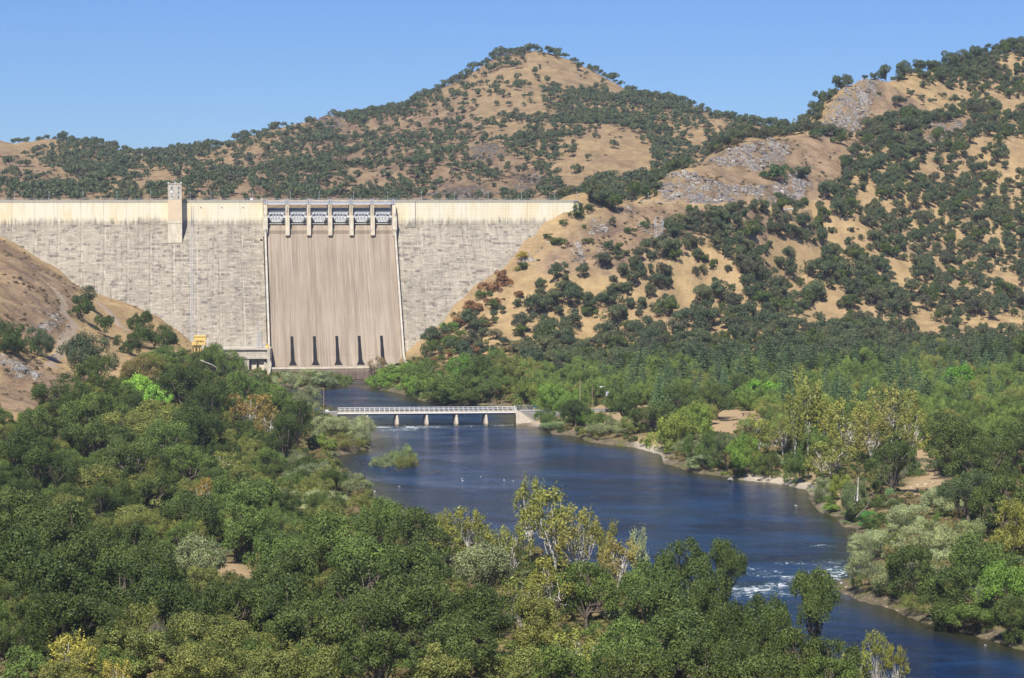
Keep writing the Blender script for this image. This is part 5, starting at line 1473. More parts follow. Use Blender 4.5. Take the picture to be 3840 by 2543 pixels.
# ---------------------------------------------------------------- right bank
right = [
("willow",1070,1386,110,8,SILV,"leftmost grey willow of the islet at the dam's foot",1490),
("willow",1150,1384,140,9,SILV,"big grey willow in the middle of the islet at the dam's foot",1490),
("willow",1230,1390,120,9,GREY,"green-grey willow right of the middle of the dam-foot islet",1490),
("willow",1285,1402,90,7,MID,"rightmost green willow of the islet at the dam's foot",1495),
("sycamore",1420,1340,80,12,BROWN,"small brown leafed tree at the spillway's lower right corner",1500),
("bushy",1430,1395,110,12,FRESH,"green tree overhanging the water at the dam's lower right",None),
("bushy",1490,1352,150,14,FRESH,"bright green rounded tree at the spillway's right foot",1490),
("bushy",1585,1345,150,15,MID,"rounded green tree right of the spillway's foot",1460),
("bushy",1650,1390,190,15,MID,"large rounded green tree at the river above the bridge",1370),
("bushy",1560,1400,150,12,FRESH,"light green tree by the water above the bridge",1430),
("bushy",1730,1330,120,14,(0.120,0.225,0.045),"vivid green tree at the foot of the abutment slope",1460),
("bushy",1820,1325,180,14,DK2,"dark tree right of the vivid green tree at the slope's foot",1450),
("bushy",1700,1455,180,9,DK2,"dark green tree at the water's edge left of the open umbrella tree",1330),
("oak",1838,1396,165,12,MID,"umbrella-shaped green tree standing alone above the bridge",1310),
("willow",1672,1448,50,9,SILV,"slim grey willow at the water above the bridge",1320),
("willow",1640,1490,80,4,OLIVE,"low olive bush at the waterline above the bridge",1300),
("bushy",1940,1330,180,13,OLIVE,"olive tree at the foot of the golden slope",1420),
("oak",1990,1430,190,14,(0.150,0.188,0.045),"yellow-green tree behind the bridge's right end",1290),
("oak",2070,1435,150,14,FRESH,"fresh green tree right of the bridge's right end",1260),
("oak",2130,1460,110,12,FRESH,"green tree left of the wooden pole by the road",1240),
("oak",2160,1500,110,11,DARK,"dark small tree on the bank right of the bridge",1190),
("bushy",2050,1530,90,8,MID,"green bush above the boulders at the bridge abutment",1215),
("bushy",2190,1530,110,6,FRESH,"low bright green bush beside the parking area",1190),
("bushy",2250,1540,100,7,MID,"green bush right of the low bright green one",1180),
("twiggy",2200,1385,120,12,(0.165,0.135,0.112),"greyish-purple bare tree beside the wooden pole",1320),
("cedar",2310,1350,150,19,CED,"leftmost cedar with drooping branches behind the parking area",1320),
("cedar",2390,1355,140,17,CED,"cedar right of the leftmost one",1330),
("bushy",2330,1450,130,10,MID,"green tree behind the lamp pole",1230),
("oak",2350,1465,170,14,DK2,"dark oak over the parking area",1190),
("oak",2450,1500,180,12,DK2,"dark green oak right of the parking area",1140),
("willow",2260,1570,190,9,GREY,"large grey willow at the shore right of the bridge",1120),
("willow",2360,1560,110,9,(0.195,0.240,0.090),"yellow-tipped willow right of the large grey one",1115),
("reed",2095,1580,120,3,(0.255,0.345,0.195),"pale green reed clump at the waterline by the bridge abutment",1135),
("willow",2425,1642,60,4,OLIVE,"small olive bush on the gravel spit",1065),
("bushy",2510,1532,190,15,LIME,"yellow-green tree leaning over the shore, centre right",1035),
("bushy",2600,1500,150,13,(0.173,0.240,0.053),"yellow-green tree top behind the leaning one",1090),
("oak",2560,1450,170,14,DK2,"dark green oak above the yellow-green tree",1150),
("oak",2690,1440,190,14,DK2,"grey-green oak left of the bright green round tree",1150),
("fresh",2860,1420,180,15,(0.158,0.315,0.045),"vivid green round tree beside the birch-like trunks",1160),
("willow",2585,1640,120,9,GREY,"greyish shrub right of the leaning yellow-green tree",985),
("bushy",2640,1612,140,13,MID,"green tree above the silver bush at the shore",990),
("willow",2650,1700,135,7,SILV,"round silvery bush at the water's edge",950),
("willow",2725,1770,60,3,LIME,"small yellow-green bush right of the silvery bush",935),
("bushy",2730,1610,90,14,(0.120,0.150,0.075),"slim grey-green tree behind the silvery bush",980),
("bushy",2800,1620,130,14,FRESH,"bright green bushy tree by the boulders",960),
("bushy",2870,1690,110,10,DK2,"dark bush behind the boulders",945),
("twiggy",2820,1570,140,9,BROWN,"brown dry shrub on the sandy clearing",1020),
("snag",2850,1540,110,16,YEL,"sparse sycamore with a short white trunk left of the tall ones",1000),
("snag",2985,1400,90,30,YEL,"tall bare-topped sycamore with a straight white trunk",955),
("snag",3035,1355,130,30,YEL,"tallest white-trunked sycamore with forked top",990),
("snag",3092,1480,100,24,YEL,"white-trunked sycamore right of the tallest one",990),
("bushy",2990,1680,110,12,MID,"dark green undergrowth tree at the foot of the white trunks",945),
("sycamore",2940,1550,130,16,(0.195,0.210,0.068),"yellowish sycamore left of the straight white trunk",985),
("sycamore",3180,1500,200,20,YEL,"broad yellow-green sycamore behind the beach",960),
("sycamore",3130,1640,200,15,YEL,"yellow sycamore low over the sandy bank",915),
("sycamore",3350,1430,210,22,(0.210,0.210,0.068),"tall olive-gold sycamore with pale upper limbs",1000),
("sycamore",3270,1545,160,17,(0.225,0.203,0.063),"gold-green sycamore in front of the tall olive-gold one",940),
("sycamore",3420,1540,150,18,YEL,"right-hand sycamore with white inner limbs",950),
("oak",3350,1650,200,15,DK2,"rounded dark tree behind the bare young tree",850),
("bushy",3215,1790,120,12,(0.128,0.165,0.083),"grey-green tree above the eroded bank",850),
("bushy",3160,1770,80,8,LIME,"lime green bush left of the grey-green tree",870),
("twiggy",3360,1710,120,12,(0.165,0.210,0.090),"bare young tree with fanned branches above the picnic place",815),
("willow",3085,1790,130,9,GREY,"grey willow overhanging the beach's right end",840),
("bushy",3120,1885,70,4,FRESH,"bright green low bush at the waterline below the grey willow",820),
("oak",3570,1545,270,19,DK2,"big round dark oak above the picnic table",900),
("oak",3700,1650,260,19,DK2,"large grey-green oak right of the picnic place",820),
("oak",3800,1580,220,18,DK2,"oak at the right edge above the large grey-green one",880),
("oak",3640,1760,220,16,(0.090,0.128,0.060),"dull green oak below the big round dark oak",770),
("oak",3780,1800,230,15,DK2,"green oak at the right edge, level with the picnic table",760),
("willow",3560,1832,180,8,SILV,"silver willow right below the picnic table",745),
("willow",3430,1890,170,8,SILV,"silver willow left of the one below the picnic table",730),
("willow",3270,1915,90,5,(0.105,0.255,0.075),"bright green upright shrub on the grassy spit",800),
("willow",3340,1830,40,9,(0.180,0.285,0.135),"narrow pale green sapling above the grassy spit",790),
("willow",3300,1985,160,8,SILV,"grey willow at the shore right of the grassy spit",None),
("willow",3480,1960,190,9,SILV,"silvery willow in the middle of the right bank thicket",None),
("willow",3640,1950,150,9,(0.225,0.270,0.135),"pale green willow with white leaves, right thicket",None),
("willow",3290,2060,190,10,GREY,"big grey-green willow standing over the rapids' right shore",None),
("bushy",3440,2060,170,9,DK2,"dark bush inside the right bank thicket",None),
("willow",3520,2060,200,9,SILV,"silver-grey willow below the middle of the right thicket",None),
("twiggy",3450,2110,170,8,(0.195,0.188,0.112),"fan of bare branches on the right bank above the gravel",None),
("bushy",3700,1990,190,10,MID,"green bushy tree right of the pale willow",None),
("bushy",3810,1890,150,11,YEL,"yellow-green tree at the right edge",None),
("bushy",3760,2090,190,9,FRESH,"fresh green thicket at the right edge, lower half",None),
("bushy",3620,2130,190,8,DK2,"dark green thicket above the lower right shore",None),
("bushy",3560,2210,200,7,DK2,"dense green bush over the lower right gravel shore",None),
("twiggy",3720,2190,150,7,BROWN,"brown bare brush at the lower right",None),
("bushy",3690,2250,180,7,MID,"green bush at the lower right shore",None),
("bushy",3820,2240,150,7,DK2,"dark bush in the lower right at the frame edge",None),
("willow",3440,2230,110,5,OLIVE,"low olive scrub on the stony shore at lower right",None),
("willow",3235,2155,60,3,(0.195,0.255,0.090),"green grass tuft on the stony point by the rapids",None),
("willow",3330,2170,80,3,(0.180,0.225,0.090),"second grass tuft on the stony point by the rapids",None),
("willow",3180,1950,40,1.5,(0.210,0.300,0.150),"small water plants beside the grassy spit",None),
("willow",1445,1690,85,5,GREY,"left half of the shrub islet in the river",1068),
("willow",1500,1664,80,7,(0.195,0.247,0.112),"taller right half of the shrub islet in the river",1062),
("willow",1515,1710,70,5,OLIVE,"lower right bush of the shrub islet",1045),
("willow",1425,1712,60,5,GREY,"low grey bush at the shrub islet's left end",1052),
("willow",1478,1690,80,7,GREY,"bush in the middle of the shrub islet",1056),
("bushy",1367,1450,18,2,LIME,"tiny round bush in the water below the dam's right foot",None),
("bushy",1405,1447,40,3,LIME,"low lime green bush at the waterline below the dam",None),
]
for r in right:
    if not r[6]: continue
    k, px, top, w, h, c, lab, D = r
    isl = 1360 < px < 1560 and top > 1600 or top < 1410 and px < 1300 or px in (1367, 1405)
    big = k in ("snag", "sycamore", "fresh") and D and D < 1100 and px > 2700 or (px, top) in ((3570,1545),(3700,1650),(3800,1580),(3350,1650),(3640,1760))
    if big and k == "snag": h = 44
    if px > 3200 and top > 1800: w *= 1.25; h *= 1.25
    if 1360 < px < 1560 and top > 1600: w *= 1.45
    T(k, px, top, w, h, c, lab, D=D if isl or px in (1490,) else D*1.05 if big else None, dirn=1)

CEDL = [(2475,1296,140,1400,"cedar left of the yellow-green shrubs, first of the dense cedar row"),(2560,1330,150,1330,"cedar in front of the dense row's left end"),(2640,1288,150,1420,"cedar with flat tiers in the dense row, left part"),(2720,1262,160,1430,"tall cedar at the left third of the dense row"),
 (2800,1292,150,1370,"cedar above the vivid green round tree, left"),(2880,1250,170,1430,"tallest cedar above the vivid green round tree"),(2960,1270,150,1420,"cedar right of the tallest one"),(3050,1292,160,1400,"cedar behind the white-trunked sycamores"),(3130,1302,150,1390,"cedar behind the tallest white trunk's right side"),
 (3220,1268,170,1430,"wide cedar in the middle of the right grove"),(3300,1290,160,1400,"cedar right of the wide one in the right grove"),(3395,1372,150,1250,"pale green cedar left of the bright green patch"),(3480,1402,150,1210,"cedar in front of the bright green patch"),(3570,1385,150,1230,"cedar right of the bright green patch"),
 (3700,1238,180,1440,"highest cedar at the far right"),(3770,1262,160,1420,"cedar beside the highest one at the far right"),(3640,1440,150,1170,"low cedar under the far right group"),(3160,1402,150,1250,"cedar peeping over the gold-green sycamores"),(2960,1372,150,1280,"cedar directly behind the vivid green round tree"),(3830,1330,160,1320,"cedar cut by the right frame edge"),(2400,1290,140,1400,"leftmost tall cedar at the foot of the golden slope"),(3340,1330,140,1300,"narrow cedar in the right grove")]
for px, top, w, D, lab in CEDL: T("cedar", px, top, w, 24, rngp.choice([CED, (.085,.130,.065), (.105,.155,.085), (.08,.12,.07)]), lab, D=D)
T("fresh", 3610, 1370, 130, 12, (.12,.26,.035), "bright green patch of foliage among the far right cedars", D=1290)
# auto fill of the wooded flats behind the placed trees
rf = random.Random(21)
def free_spot(px, Y):
    x = xat(px, Y)
    return x, float(bil(sdr, np.array([x]), np.array([float(Y)]), AX0, AY0, STEP)[0])
CL = [("bushy","broad green tree among the wooded flat below the golden hill, one of many alike"),("oak","dark oak among the wooded flat below the golden hill, one of many alike"),("cedar","dark green cedar in the grove right of centre, one of many alike"),
      ("willow","grey shrub filling the wooded flat, one of many alike")]
used = []
def spaced(x, y, r):
    for (a, b) in used:
        if (a-x)**2+(b-y)**2 < r*r: return False
    used.append((x, y)); return True
cnt = 0; fill = []
for i in range(5000):
    px = rf.uniform(1750, 4000); Y = rf.uniform(1040, 1560)
    if px < 2950 and Y < 1120+ (0 if px > 2600 else 60): continue
    if px > 2950 and Y < 1010: continue
    x, s = free_spot(px, Y)
    z = hA(x, Y)
    if s < 16 or z > 17: continue
    sx, sy = project(x, Y, z)
    # keep the parking area, clearings and the open golden foot of the slope
    if 2180 < sx < 2440 and 1530 < sy < 1600: continue
    if 2640 < sx < 2860 and 1540 < sy < 1640: continue
    if not spaced(x, Y, 11.5): continue
    ced = (2250 < px < 3840 and Y > 1180 and rf.random() < .55)
    if ced: k, lab, w, h, c = "cedar", CL[2][1], rf.uniform(9, 14), rf.uniform(14, 22), rf.choice([CED, CED, (0.093,0.150,0.075), (0.075,0.120,0.075)])
    elif rf.random() < .55: k, lab, w, h, c = "bushy", CL[0][1], rf.uniform(11, 17), rf.uniform(10, 15), rf.choice([MID, OLIVE, (.15,.21,.06), (.13,.175,.05), DK2, (0.128,0.180,0.053), MID])
    else: k, lab, w, h, c = "oak", CL[1][1], rf.uniform(12, 17), rf.uniform(11, 16), rf.choice([DK2, MID, OLIVE, MID, (.13,.18,.05)])
    if Y > 1440: h *= .8; w *= .85
    if Y > 1400 and rf.random() < .5: continue
    c = tuple(min(.5, q*1.25) for q in c)
    fill.append((Y, k, x, z, w, h, c, lab))
    cnt += 1
fill.sort()
FILLST = {"cedar": [], "bushy": [], "oak": []}
nk = 0
for (Y, k, x, z, w, h, c, lab) in fill:
    if nk < 150:
        nk += 1; n, ct = NAMES[k]
        place(k, n, ct, x, Y, z-.2, w, h, c, lab, {"cedar": "cedars of the grove below the hill"}.get(k, "trees filling the wooded flat"))
    else: FILLST[k].append((x, Y, z-.2, rf.uniform(0, 6.28), w, h, c))
for i in range(1500):
    px = rf.uniform(-150, 1250); Y = rf.uniform(520, 1330)
    x, s = free_spot(px, Y); z = hA(x, Y)
    if s < 14: continue
    sx, sy = project(x, Y, z)
    if sx < 420 and Y > 1020+.4*max(0, sx): continue
    if sx < 650 and Y > 1230: continue
    if Y > 950 and sx > 1040: continue
    if 740 < sx < 990 and 2080 < sy < 2260: continue
    if not spaced(x, Y, 10): continue
    FILLST["oak" if rf.random() < .6 else "bushy"].append((x, Y, z-.2, rf.uniform(0, 6.28), rf.uniform(12, 16), rf.uniform(8, 12), rf.choice([DK2, DARK, MID, OLIVE])))
print("filler", {k: len(v) for k, v in FILLST.items()})
# ---------------------------------------------------------------- oaks of the slopes
def PX(lst, s, ox, oy): return [(ox+a/s, oy+b/s) for a, b in lst]
openp = [PX(q, 2.368, 2000, 700) for q in [
 [(560,780),(880,620),(1290,530),(1240,600),(1000,610),(880,700),(780,820),(600,800)],
 [(1240,700),(1400,720),(1480,960),(1400,1180),(1250,1200),(1290,1000),(1220,820)],[(960,790),(1060,900),(960,990)],
 [(400,850),(620,830),(640,950),(560,1080),(440,1030)],[(400,1230),(640,1290),(660,1380),(480,1440),(280,1480),(380,1270)],[(870,1200),(1100,1160),(1040,1300),(800,1260)],[(1150,1260),(1250,1210),(1260,1330),(1150,1310)],
 [(1850,990),(2130,850),(2120,900),(1900,1000)],[(2300,560),(2400,560),(2400,800),(2290,780)],[(580,790),(700,760),(720,800),(600,830)]]]
openp += [PX(q, 1.644, 2400, 150) for q in [
 [(930,1270),(1280,1260),(1180,1330),(950,1430)],[(1650,850),(1800,760),(1900,880),(1760,900)],[(1980,680),(2120,580),(2160,700),(2000,720)],[(1860,900),(2010,880),(1900,1000)],
 [(1720,1270),(2080,1090),(2120,1110),(1760,1240)],[(2150,1160),(2240,1180),(2240,1240)],[(1240,1030),(1420,920),(1560,1050),(1320,1040)],[(2230,640),(2400,610),(2400,810),(2240,790)],[(1330,1150),(1480,1170),(1440,1240),(1330,1220)]]]
openp += [PX(q, 1.7926, 3300, 1000) for q in [[(40,-30),(240,-10),(200,130),(120,140)],[(400,300),(450,190),(510,200),(440,290)],[(180,390),(290,420),(200,490)],[(440,560),(580,500),(600,540),(480,560),(400,640),(370,560)],[(740,390),(1000,300),(1000,480),(820,440)]]]
sparse = [PX([(340,200),(850,90),(2250,130),(1640,230),(1200,350),(1170,520),(850,560),(500,640),(100,730),(20,680),(300,400)], 2.368, 2000, 700),
 PX([(100,950),(300,780),(650,630),(1000,580),(1200,600),(1400,620),(1250,780),(1200,960),(900,1000),(100,990)], 1.644, 2400, 150),
 PX([(1450,240),(1650,230),(1900,300),(2100,330),(2000,450),(1600,480),(1300,560),(1100,580),(1130,480),(1300,280)], 1.644, 2400, 150)]
half = [PX([(1650,850),(1560,800),(2000,560),(2400,400),(2400,1300),(1700,1398),(1700,1100)], 1.644, 2400, 150), [(3150,250),(3900,100),(3900,420),(3600,430),(3300,330)]]
rh = random.Random(5)
cand = []
def mindist_grid():
    cells = {}
    def ok(x, y, r):
        i, j = int(x//20), int(y//20)
        for a in (-1, 0, 1):
            for b in (-1, 0, 1):
                for (p, q) in cells.get((i+a, j+b), ()):
                    if (p-x)**2+(q-y)**2 < r*r: return False
        cells.setdefault((i, j), []).append((x, y)); return True
    return ok
okA = mindist_grid()
nr = np.random.default_rng(3)
N = 60000
X = nr.uniform(-80, 640, N); Y = nr.uniform(1440, 2480, N); Z = hAv(X, Y)
pxx, pyy = project(X, Y, Z)
g2 = hAv(X, Y+6)
isopen = np.zeros(N, bool)
for q in openp: isopen |= in_px(pxx, pyy, q)
issp = np.zeros(N, bool)
for q in sparse: issp |= in_px(pxx, pyy, q)
ishalf = np.zeros(N, bool)
for q in half: ishalf |= in_px(pxx, pyy, q)
rk = bil(rock, X, Y, AX0, AY0, STEP)
dens = np.clip(1.0 + .95*fbm(X/42, Y/42, 3, 44), 0, 1)
dens = dens*np.where(Z < 42, .45, 1.0)
dens = np.where(ishalf, dens*.85, dens)
dens = np.where(isopen | issp, 0, dens)
dens = np.where(rk > .25, 0, dens)
leftside = (X*.139 + 1634 + 12 - (100-np.clip(Z, 0, 100))*.76 - 14 < Y) & (pxx < 2200) & (Y < 1700)   # inside or behind the dam
dens = np.where(leftside | (Z < 12) | (pxx < 1600) | (pxx > 3930) | (pyy > 1420), 0, dens)
dens = np.where(np.abs(bil(droad3, X, Y, AX0, AY0, STEP)) < 9, 0, dens)
pick = nr.uniform(size=N)
for i in np.argsort(pick/np.maximum(dens, 1e-6)):
    if pick[i] > dens[i]: break
    x, y, z = float(X[i]), float(Y[i]), float(Z[i])
    r = rh.uniform(4.5, 8.8)
    if not okA(x, y, r): continue
    w = (6.5+11*rh.random()**1.5)*(1.0 if y < 1750 else .9); h = w*rh.uniform(.66, .92)
    c = rh.choice([BLUE, BLUE, (.105,.12,.07), (.085,.09,.065), (0.088,0.115,0.067), (0.072,0.099,0.061), (0.106,0.125,0.072), DK2])
    left_brush = pxx[i] < 1950+0*y and pyy[i] > 1050
    if left_brush and rh.random() < .5: c = rh.choice([RUST, RUST, BROWN, (0.160,0.144,0.096), MID]); w *= .7; h = w*.6
    cand.append((float(w/y*FPX), float(pxx[i]), float(pyy[i]), x, y, z, w, h, c))
# hand-placed trees and bushes of the open slopes: (px, py of crown centre, width px, distance, kind, colour, label)
hand = [
(2253,748,82,1672,"slopeoak",BLUE,"left oak of the group at the right end of the dam crest"),(2292,732,88,1690,"slopeoak",BLUE,"tallest oak of the group at the right end of the dam crest"),(2312,765,92,1675,"slopeoak",DK2,"front oak of the group at the right end of the dam crest"),
(2172,786,62,1660,"slopeoak",DK2,"oak standing against the dam's cream band at its right end"),(2158,826,60,1655,"slopeoak",DK2,"oak below the one against the dam's cream band"),(2203,776,50,1664,"slopeoak",BLUE,"small oak just under the dam's right end"),
(2296,812,30,1660,"slopebush",BLUE,"small oak alone below the crest group of oaks"),(2190,845,16,1650,"slopebush",DK2,"tiny bush below the dam's right end"),
(2591,782,50,1712,"slopebush",(0.064,0.112,0.048),"round dark green bush just under the crest road"),(2424,842,42,1668,"slopebush",(0.064,0.112,0.048),"round green bush left of the steel pylon"),(2357,873,48,1660,"slopebush",DK2,"low spreading bush left below the round one by the pylon"),
(2205,930,42,1640,"slopebush",DK2,"round bush beside the pale gully left of the pylon"),(2315,934,42,1640,"slopebush",(0.136,0.112,0.120),"purplish leafless bush left of the pylon's foot"),(2118,884,38,1650,"slopebush",MID,"green bush on the rib against the dam"),
(2091,942,72,1636,"slopeoak",DK2,"dark oak above the yellow bush against the dam"),(2060,920,40,1642,"slopebush",DARK,"dark bush on the rocks against the dam"),
(1955,962,52,1630,"slopebush",(0.320,0.256,0.048),"mustard yellow bush at the dam's edge"),(1970,1005,52,1622,"slopeoak",DARK,"dark round oak just below the mustard yellow bush"),(1935,1012,30,1622,"slopebush",YEL,"olive-yellow bush left of the dark round oak"),
(1880,1030,62,1612,"slopebush",RUST,"uppermost rust-red brush against the dam"),(1838,1080,80,1602,"slopebush",RUST,"rust-red brush patch halfway down beside the dam"),(1810,1110,60,1600,"slopebush",MID,"green bush within the rust-red brush"),
(1770,1150,74,1590,"slopebush",RUST,"rust-red brush below the green bush beside the dam"),(1725,1185,60,1585,"slopebush",BROWN,"brown brush beside the dam's lower face"),(1690,1230,70,1575,"slopebush",(0.112,0.224,0.056),"bright green brush low beside the dam"),
(1640,1275,70,1565,"slopebush",BROWN,"reddish-brown brush near the dam's lower right foot"),(1900,1075,60,1606,"slopebush",RUST,"small rust-red bush right of the brush patch"),(1850,1150,60,1590,"slopebush",RUST,"orange-red bush among the grey oaks beside the dam"),(1755,1210,50,1580,"slopebush",RUST,"little rust-red bush above the bright green brush"),
(1700,1290,80,1545,"slopebush",MID,"green shrub at the foot of the abutment slope"),(1775,1265,70,1560,"slopebush",BROWN,"brown shrub on the lower abutment slope"),(1830,1260,60,1560,"slopebush",(0.176,0.112,0.080),"dull red shrub on the lower abutment slope"),
(2917,648,104,1850,"slopebush",(0.056,0.104,0.045),"large dark green bush on the rocky spur"),(2880,660,60,1850,"slopebush",(0.056,0.104,0.045),"dark bush merged with the large one on the spur"),(3000,640,80,1870,"slopeoak",BLUE,"oak right of the large dark bush on the spur"),
(3057,535,60,1985,"slopebush",(0.064,0.104,0.048),"tall dark bush at the saddle between spur and cliff"),(3148,533,72,1990,"slopeoak",DK2,"oak right of the tall dark bush at the saddle"),(3312,469,58,2085,"slopebush",(0.056,0.088,0.048),"single round dark oak in front of the pale cliff's right side"),
(3236,590,52,1960,"slopebush",DARK,"dark bush on the grey scree below the cliff"),(3252,456,14,2075,"slopebush",DARK,"tiny dark bush at the cliff's foot"),
(3364,308,62,2215,"slopeoak",BLUE,"oak above the cliff, right of its top"),(3410,365,36,2180,"slopebush",BLUE,"first small oak along the terraces right of the cliff"),(3449,383,38,2175,"slopebush",BLUE,"second small oak along the terraces right of the cliff"),(3489,392,32,2175,"slopebush",BLUE,"third small oak along the terraces right of the cliff"),
(3528,367,36,2215,"slopebush",BLUE,"fourth small oak along the terraces right of the cliff"),(3574,386,52,2210,"slopeoak",BLUE,"round oak at the right end of the terraces"),(3355,407,72,2140,"slopeoak",BLUE,"broad oak on the slope right of the cliff"),(3288,383,20,2150,"slopebush",DARK,"very small bush beside the cliff's right edge"),
(3163,352,12,2135,"slopebush",DARK,"tiny tree on the cliff's skyline"),(3172,336,9,2140,"slopebush",DARK,"tiniest bush on the cliff's skyline"),(3236,293,32,2170,"slopeoak",BLUE,"leftmost oak on the right ridge's skyline"),(3276,279,38,2190,"slopeoak",BLUE,"second oak from the left on the right ridge's skyline"),
(3316,268,60,2210,"slopeoak",BLUE,"third skyline oak on the right ridge"),(3367,262,56,2230,"slopeoak",BLUE,"fourth skyline oak on the right ridge"),(3432,250,66,2260,"slopeoak",BLUE,"skyline oak left of the wide gap-free row on the right ridge"),
(3480,240,60,2280,"slopeoak",BLUE,"skyline oak before the ridge's shoulder"),(3543,226,84,2310,"slopeoak",BLUE,"big skyline oak on the right ridge's shoulder"),(3600,215,70,2330,"slopeoak",BLUE,"skyline oak right of the big one on the ridge's shoulder"),(3660,200,70,2360,"slopeoak",BLUE,"skyline oak halfway to the right frame edge"),
(3720,190,70,2390,"slopeoak",BLUE,"skyline oak near the right frame edge"),(3775,175,80,2410,"slopeoak",BLUE,"tall skyline oak at the right frame edge"),(3830,170,80,2430,"slopeoak",BLUE,"outermost skyline oak at the right frame edge"),
(3458,332,46,2210,"slopeoak",BLUE,"oak between the skyline and the terraces"),(3525,298,42,2260,"slopeoak",BLUE,"small oak under the ridge's shoulder"),(3610,310,62,2280,"slopeoak",BLUE,"oak below the big skyline oaks"),(3560,330,40,2250,"slopeoak",BLUE,"small oak above the terraces' right half"),
(3640,340,50,2280,"slopeoak",BLUE,"oak above the terraces at the far right"),(3700,290,56,2320,"slopeoak",BLUE,"oak on the upper right slope"),(3750,340,56,2310,"slopeoak",BLUE,"lower oak on the upper right slope"),(3500,450,70,2140,"slopeoak",BLUE,"oak left of the grey scree strip"),(3440,440,60,2120,"slopeoak",BLUE,"oak left below the terraces"),
(2640,560,60,2050,"slopebush",(0.192,0.136,0.072),"brown scrub on the spur's left shoulder"),(2700,600,50,1900,"slopebush",(0.160,0.160,0.064),"olive scrub on the spur"),(2760,620,40,1900,"slopebush",(0.160,0.120,0.088),"reddish scrub in the middle of the spur"),(2930,545,36,1990,"slopebush",(0.160,0.112,0.080),"dark reddish scrub high on the spur"),
(2460,640,50,1880,"slopebush",(0.080,0.112,0.056),"dark bush at the spur's left foot"),(2380,700,60,1780,"slopeoak",DK2,"oak left of the rocky spur by the crest road"),(2420,715,50,1770,"slopeoak",DARK,"dark oak at the road where it meets the spur"),
]
nh = 0
def ground_at(px, Y): x = xat(px, Y); return x, hA(x, Y)
for (px, py, w, Yd, k, c, lab) in hand:
    x, g0 = ground_at(px, Yd)
    wm = w/FPX*Yd; hm = wm*(.85 if k == "slopeoak" else .8)
    zt = at(px, py, Yd)[2] + hm*.45
    if abs((zt-hm)-g0) < 14: hm = max(hm*.7, min(hm*1.5, zt-g0))
    n, ct = NAMES[k]
    place(k, n, ct, x, Yd, g0-.2, wm, hm, c, lab)
cand.sort(reverse=True)
LIM = 240
zones = [("slope between the dam's right end and the crest road", lambda a, b: a < 2450 and b < 950),("lower abutment slope right of the dam's foot", lambda a, b: a < 2000),("slope around the steel pylon", lambda a, b: a < 2650 and b < 1000),("golden slope just above the olive trees, left part", lambda a, b: a < 2350 and b > 1150),("golden slope just above the cedars, middle part", lambda a, b: a < 2900 and b > 1150),
 ("gully below the grey cliff", lambda a, b: a < 3300 and b < 800),("far right hillside just above the cedars", lambda a, b: a > 3300 and b > 1100),("far right hillside halfway up", lambda a, b: a > 3300 and b > 800),("slopes left of the steel pylon beside the dam", lambda a, b: a < 2400),("golden slope right of and below the pylon", lambda a, b: a < 3000 and b > 800),("far right hillside above the cedars", lambda a, b: b > 800),("upper right hillside under the skyline", lambda a, b: True)]
rest = []
def hidden(x, y, z): return False
npl = 0
for q in cand:
    if npl < LIM:
        npl += 1
        zt = next(n for n, f in zones if f(q[1], q[2]))
        brush = q[8] in (RUST, BROWN)
        place("slopebush" if brush else "slopeoak", "hillside_shrub" if brush else "hillside_oak", "shrub" if brush else "tree", q[3], q[4], q[5]-.2, q[6], q[7], q[8],
              ("rust-brown shrub" if brush else "grey-green oak") + " on the " + zt, "shrubs beside the dam" if brush else "oaks scattered over the right hillside")
    else: rest.append(q)
print("slope oaks", len(cand), "as stuff", len(rest))

def proto_join(name, crown, trunk):
    """crown and trunk as one mesh for instancing"""
    import bmesh
    a = bmesh.new(); a.from_mesh(crown); n0 = len(a.faces)
    a.from_mesh(trunk)
    a.faces.ensure_lookup_table()
    for i in range(n0, len(a.faces)): a.faces[i].material_index = 1
    me = bpy.data.meshes.new(name); a.to_mesh(me); a.free()
    me.materials.append(M_leafi); me.materials.append(M_bark)
    return bpy.data.objects.new(name, me)

